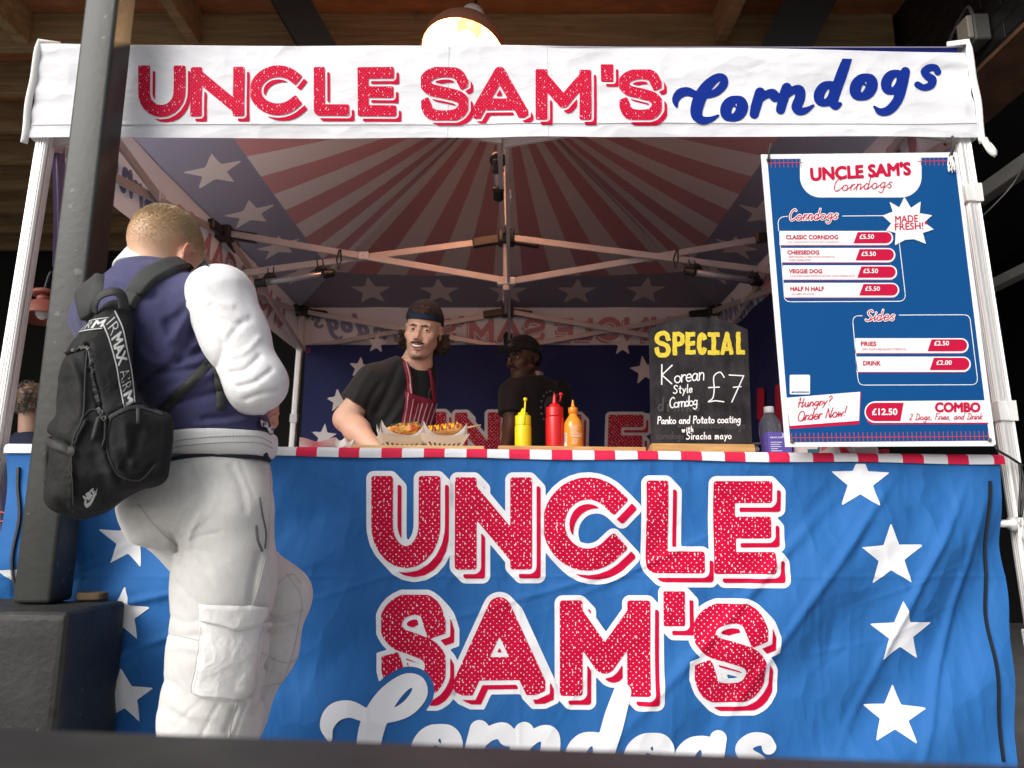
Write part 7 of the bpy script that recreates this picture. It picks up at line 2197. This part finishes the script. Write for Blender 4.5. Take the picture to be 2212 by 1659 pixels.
part('trousers', nets_mb(trs1, (-.75, 2.65, .08), (-.15, 3.2, 1.02), .010), BLK_T, v1)
for g in lg1:
    a = np.array([g[-1][0][0], g[-1][0][1], .045])
    def shoe(V): return smax(smin(ell3(V, a + np.array([.05, -.06, 0]), (.07, .12, .055)), ell3(V, a + np.array([0, 0, .03]), (.05, .06, .07)), .04), .002 - V[:, 2], .01)
    part('shoe', nets_mb(shoe, a + (-.2, -.3, -.05), a + (.25, .25, .16), .012), BLACK_PLASTIC, v1)
b1t = bvh_of(mt1); oa = on_surface(b1t, .002, 2.8)
APR = mat('apron_red', (.24, .012, .035), .85, var=.2, vscale=40, bump=.4, bscale=300, bdist=.001); APW = mat('apron_stripe', (.62, .50, .50), .85)
def ap(px, py): return (px, py)
ap_ = part('apron', patch(oa, [(876, 846), (874, 870), (868, 905), (864, 930), (860, 990)], [(942, 868), (943, 885), (936, 910), (930, 935), (926, 990)], .007, 12, 24, .3, .001, 5), APR, v1)
part('apron_top', patch(oa, [(874, 842), (884, 858), (900, 866), (920, 871), (943, 868)], [(875, 866), (884, 876), (900, 880), (920, 882), (943, 880)], .0075, 6, 16, .3), APR, ap_)
part('neck_strap', patch(oa, [(863, 756), (868, 775), (876, 810), (880, 850)], [(872, 752), (881, 778), (889, 815), (892, 862)], .006, 5, 20, .2), APR, ap_)
part('neck_strap', patch(oa, [(921, 786), (927, 815), (931, 850), (935, 874)], [(926, 785), (933, 815), (940, 850), (943, 874)], .006, 5, 20, .2), APR, ap_)
oa2 = on_surface(b1t, .0105, 2.8)
mst = MB()
for k, (x0, x1) in enumerate(((879, 868), (889, 878), (899, 886), (909, 894), (919, 902), (929, 911), (938, 920))):
    yt = 850 + (22 if x0 > 895 else (x0 - 879) * 1.2); yb = 985
    m2 = patch(oa2, [(x0, yt), ((x0 + x1) / 2 - .8, (yt + 935) / 2), (x1, 935), (x1 - 5, yb)], [(x0 + 1.9, yt), ((x0 + x1) / 2 + 1.2, (yt + 935) / 2), (x1 + 2.0, 935), (x1 - 3.1, yb)], .0, 2, 16, 0); mst.add(m2.v, m2.f, 0, True)
m2 = patch(on_surface(b1t, .0085, 2.8), [(868, 760), (875, 785), (882, 815), (885, 850)], [(870, 760), (877.5, 785), (884.5, 815), (887.5, 850)], 0, 2, 16, 0); mst.add(m2.v, m2.f, 0, True)
part('apron_stripes', mst, APW, ap_)
m_ = MB(); oe = on_surface(b1t, .0015, 2.8)
for i in range(9):
    a = R(100 + i * 20); cx, cy = 931 + 11 * math.cos(a) * .5, 853 + 13 * math.sin(a)
    poly_fan(m_, [(cx - .8, cy - .9), (cx + .8, cy - .9), (cx + .8, cy + .9), (cx - .8, cy + .9)], oe)
part('chest_print', m_, mat('print_grey', (.4, .4, .42), .8), v1)

# ------------------------------------------------------------------ second worker, at the back in the shade
v2 = thing('person', 'second stall worker in black cap and black t-shirt, turning his head at the back', 'person', (.10, 3.95, 0))
h2 = head_frame(P(1131, 779, 3.9), R(180 + 44), R(-2), R(-3), 1.0)
head2 = head_field(h2, False, .98)
T2 = R(-50)
tor2 = Loft([(P(1150, 1010, 4.0), .165, .12, T2), (P(1152, 960, 4.0), .168, .122, T2), (P(1156, 900, 4.0), .185, .128, T2), (P(1156, 850, 3.98), .195, .122, T2), (P(1152, 825, 3.97), .165, .10, T2), (P(1147, 810, 3.95), .09, .07, T2)], 2.3)
s2, e2, w2 = P(1106, 850, 3.86), P(1104, 925, 3.82), P(1090, 985, 3.70)
s2b, e2b, w2b = P(1206, 846, 4.10), P(1216, 925, 4.16), P(1190, 985, 4.2)
nk2 = [(to_world(h2, (0, -.025, -.05)), .052), (np.array(P(1146, 812, 3.94)), .058), (np.array(P(1150, 835, 3.96)), .066)]
hd3 = hand_field(w2, (-.3, -.6, -.6), (-.6, .3, 0), (.3, -.5, .6), (.5, .5, .4)); hd4 = hand_field(w2b, (-.5, .2, -.7), (-.6, .3, 0), (.3, -.5, .6), (.5, .5, .4))
lg2 = [[(np.array([.07, 3.93, .82]), .085), (np.array([.07, 3.93, .48]), .065), (np.array([.07, 3.95, .10]), .05)], [(np.array([.19, 4.06, .82]), .085), (np.array([.19, 4.06, .48]), .065), (np.array([.19, 4.08, .10]), .05)]]
PEL2 = Loft([(np.array([.13, 4.0, .75]), .16, .12, T2), (np.array([.13, 4.0, 1.0]), .165, .12, T2)], 2.2)
def body2(V):
    d = smin(head2(V), chain3(V, nk2, .02), .025); d = smin(d, tor2(V) + .014, .03)
    d = smin(d, chain3(V, [(s2, .055), (e2, .044), (w2, .029)], .03), .03); d = smin(d, chain3(V, [(s2b, .055), (e2b, .044), (w2b, .029)], .03), .03)
    d = smin(smin(d, hd3(V), .015), hd4(V), .015); d = smin(d, PEL2(V) + .015, .03)
    for g in lg2: d = smin(d, chain3(V, g, .02), .03)
    return d
c2 = colface(h2, (.095, .042, .025), (.12, .04, .032), (.05, .028, .018), .5, False)
person_mesh(body2, h2, c2, (-.30, 3.4, .05), (.55, 4.6, 0), h2[0][2] - .20, v2, .003, .009)
eyes(h2, v2, (.12, 1, .02), (.02, .012, .008))
BLKH = mat('black_hair', (.006, .005, .005), .7, bump=.8, bscale=250, bdist=.002)
b0, b1_ = h2[0] - .16, h2[0] + .16
hairy(tache(h2, .9, .030, -.060), b0, b1_, BLKH, 'moustache', v2, .003); hairy(brow(h2, 1.1), b0, b1_, BLKH, 'eyebrows', v2, .003)
def cap2(V):
    p = to_local(h2, V)
    d = ell3(p, (0, -.010, .052), (.088, .112, .096)); d = smax(d, -(p[:, 2] - .040 - .10 * p[:, 1]), .006)
    brim = smax(np.abs(p[:, 2] - .046 + 2.2 * p[:, 0] ** 2 - .02 * p[:, 1]) - .0028, np.linalg.norm((p - np.array([0, .115, 0]))[:, :2] / np.array([.076, .075]), axis=1) * .07 - .07, .003)
    return smin(d, brim, .006)
mc2 = nets_mb(cap2, h2[0] - .24, h2[0] + .24, .004); cp2 = part('cap', mc2, BLK_T, v2)
def nape(V):
    p = to_local(h2, V); return smax(ell3(p, (0, -.02, .02), (.083, .098, .075)) + .002 * fnoise(V, 91, 300, 8), smax(p[:, 1] - .012, np.abs(p[:, 2] - .01) - .045, .01), .01)
hairy(nape, h2[0] - .18, h2[0] + .18, BLKH, 'hair', v2, .004)
m_ = MB(); oc = on_surface(bvh_of(mc2), .0015, 3.9)
cx0, cy0 = 1101, 738
poly_fan(m_, [(cx0 + 4.2 * math.cos(R(a)) + 2.2 * math.sin(R(a)), cy0 + 7 * math.sin(R(a)) - 2.5 * math.cos(R(a))) for a in range(0, 360, 30)], oc)
for i in range(12):
    a = R(i * 30); x, y = cx0 + 6.6 * math.cos(a) + 3.2 * math.sin(a), cy0 + 10 * math.sin(a) - 3.6 * math.cos(a); poly_fan(m_, [(x - .6, y - .6), (x + .6, y - .6), (x + .6, y + .6), (x - .6, y + .6)], oc)
part('cap_badge', m_, mat('badge_grey', (.5, .48, .46), .8), cp2)
def tee2(V):
    d = tor2(V); n_ = .0
    for s_, e_, k in ((s2, e2, .62), (s2b, e2b, .7)):
        sl = chain3(V, [(s_, .074), (s_ + (e_ - s_) * k, .074)], .03); L_ = np.linalg.norm(np.array(e_ - s_)); d = smin(d, smax(sl, (V - np.array(s_)) @ N3(np.array(e_ - s_)) - L_ * k, .006), .04)
    d = d + .004 * fnoise(V, 95, 26, 6); d = smax(d, .90 - V[:, 2], .01)
    return smax(d, -ell3(V, np.array(P(1138, 800, 3.9)), (.075, .08, .055)), .008)
mt2 = nets_mb(tee2, (-.30, 3.5, .88), (.55, 4.5, 1.62), .008); part('t_shirt', mt2, BLK_T, v2)
def under(V):
    a = np.array(P(1147, 812, 3.945)); q = V - a; ax = N3((0.1, .0, 1)); t = q @ ax; r_ = np.linalg.norm(q - t[:, None] * ax, axis=1); return smax(np.abs(r_ - .066) - .005, np.abs(t - .002) - .020, .005)
part('neck_band', nets_mb(under, np.array(P(1147, 812, 3.945)) - .14, np.array(P(1147, 812, 3.945)) + .14, .005), mat('neck_white', (.35, .33, .30), .9), v2)
m_ = MB(); ob2 = on_surface(bvh_of(mt2), .002, 3.95)
poly_fan(m_, [(1188 + 13 * math.cos(R(a)), 880 + 25 * math.sin(R(a))) for a in range(0, 360, 20)], ob2, 1)
for i in range(16):
    a = R(i * 22.5); x, y = 1188 + 20 * math.cos(a), 880 + 35 * math.sin(a)
    poly_fan(m_, star_pts(x, y, 3.0), ob2, 0)
part('back_print', m_, [mat('print_white', (.42, .42, .44), .8), mat('print_dim', (.10, .10, .11), .8)], v2)
def trs2(V):
    d = PEL2(V) - .008
    for g in lg2: d = smin(d, chain3(V, [(p, r + .02) for p, r in g], .03), .03)
    return d
part('trousers', nets_mb(trs2, (-.15, 3.7, .05), (.45, 4.35, 1.04), .012), BLK_T, v2)
for g in lg2:
    a = np.array([g[-1][0][0], g[-1][0][1], .045])
    def shoe(V): return smax(smin(ell3(V, a + np.array([-.06, .05, 0]), (.11, .08, .055)), ell3(V, a + np.array([0, 0, .03]), (.05, .06, .07)), .04), .002 - V[:, 2], .01)
    part('shoe', nets_mb(shoe, a + (-.3, -.25, -.05), a + (.25, .3, .16), .014), BLACK_PLASTIC, v2)

# ------------------------------------------------------------------ bystander half hidden behind the post
v3 = thing('person', 'bystander with grey curly hair and dark blue jacket half hidden behind the post', 'person', (P(66, 870, 4.4).x, 4.4, 0))
h3 = head_frame(P(74, 872, 4.4), R(20), R(-6), 0, 1.0); head3 = head_field(h3, False)
X3, Z3 = h3[0][0], h3[0][2]
tor3 = Loft([(np.array([X3, 4.42, .60]), .17, .13, R(20)), (np.array([X3, 4.42, Z3 - .62]), .18, .13, R(20)), (np.array([X3, 4.42, Z3 - .34]), .20, .12, R(20)), (np.array([X3, 4.41, Z3 - .24]), .15, .09, R(20)), (np.array([X3, 4.4, Z3 - .19]), .08, .07, R(20))], 2.3)
arms3 = [[(np.array([X3 + s_ * .19, 4.42, Z3 - .28]), .06), (np.array([X3 + s_ * .25, 4.44, Z3 - .55]), .05), (np.array([X3 + s_ * .16, 4.62, Z3 - .68]), .035)] for s_ in (-1, 1)]
legs3 = [[(np.array([X3 + s_ * .09, 4.42, .62]), .09), (np.array([X3 + s_ * .09, 4.42, .35]), .07), (np.array([X3 + s_ * .09, 4.44, .08]), .05)] for s_ in (-1, 1)]
hands3 = [hand_field(a[-1][0], (0, .8, -.4), (0, -.4, -.8), (-s_ * 1.0, 0, 0), (.4, .4, .4)) for a, s_ in zip(arms3, (-1, 1))]
def body3(V):
    d = smin(head3(V), cap3(V, to_world(h3, (0, -.02, -.06)), np.array([X3, 4.4, Z3 - .22]), .054, .064), .02); d = smin(d, tor3(V) + .014, .03)
    for a in arms3 + legs3: d = smin(d, chain3(V, a, .03), .03)
    for h_ in hands3: d = smin(d, h_(V), .015)
    return d
c3_ = colface(h3, (.55, .33, .24), (.45, .16, .14), (.4, .3, .25), .2, False)
person_mesh(body3, h3, c3_, (X3 - .45, 4.1, .04), (X3 + .45, 4.95, 0), Z3 - .20, v3, .004, .011)
curls(h3, [((0, -.03, .07), (.075, .09, .05), 1.6), ((0, -.09, .0), (.07, .03, .07), 1.6), ((.07, -.03, .0), (.02, .05, .06), .7), ((-.07, -.03, .0), (.02, .05, .06), .7)], 150, 9, v3, (.20, .17, .14))
def jk3(V):
    d = tor3(V) - .01
    for a in arms3: d = smin(d, chain3(V, [(a[0][0], .078), (a[1][0], .066), (a[1][0] + (a[2][0] - a[1][0]) * .9, .05)], .03), .03)
    return smax(d + .004 * fnoise(V, 99, 26, 6), .62 - V[:, 2], .01)
part('jacket', nets_mb(jk3, (X3 - .45, 4.1, .58), (X3 + .45, 4.9, Z3), .011), mat('jacket_navy', (.012, .018, .05), .85), v3)
def tr3(V):
    d = tor3(V) - .006; d = smax(d, V[:, 2] - .75, .01)
    for g in legs3: d = smin(d, chain3(V, [(p, r + .02) for p, r in g], .03), .03)
    return d
part('trousers', nets_mb(tr3, (X3 - .3, 4.15, .03), (X3 + .3, 4.75, .80), .012), mat('trouser_grey', (.05, .05, .055), .85), v3)
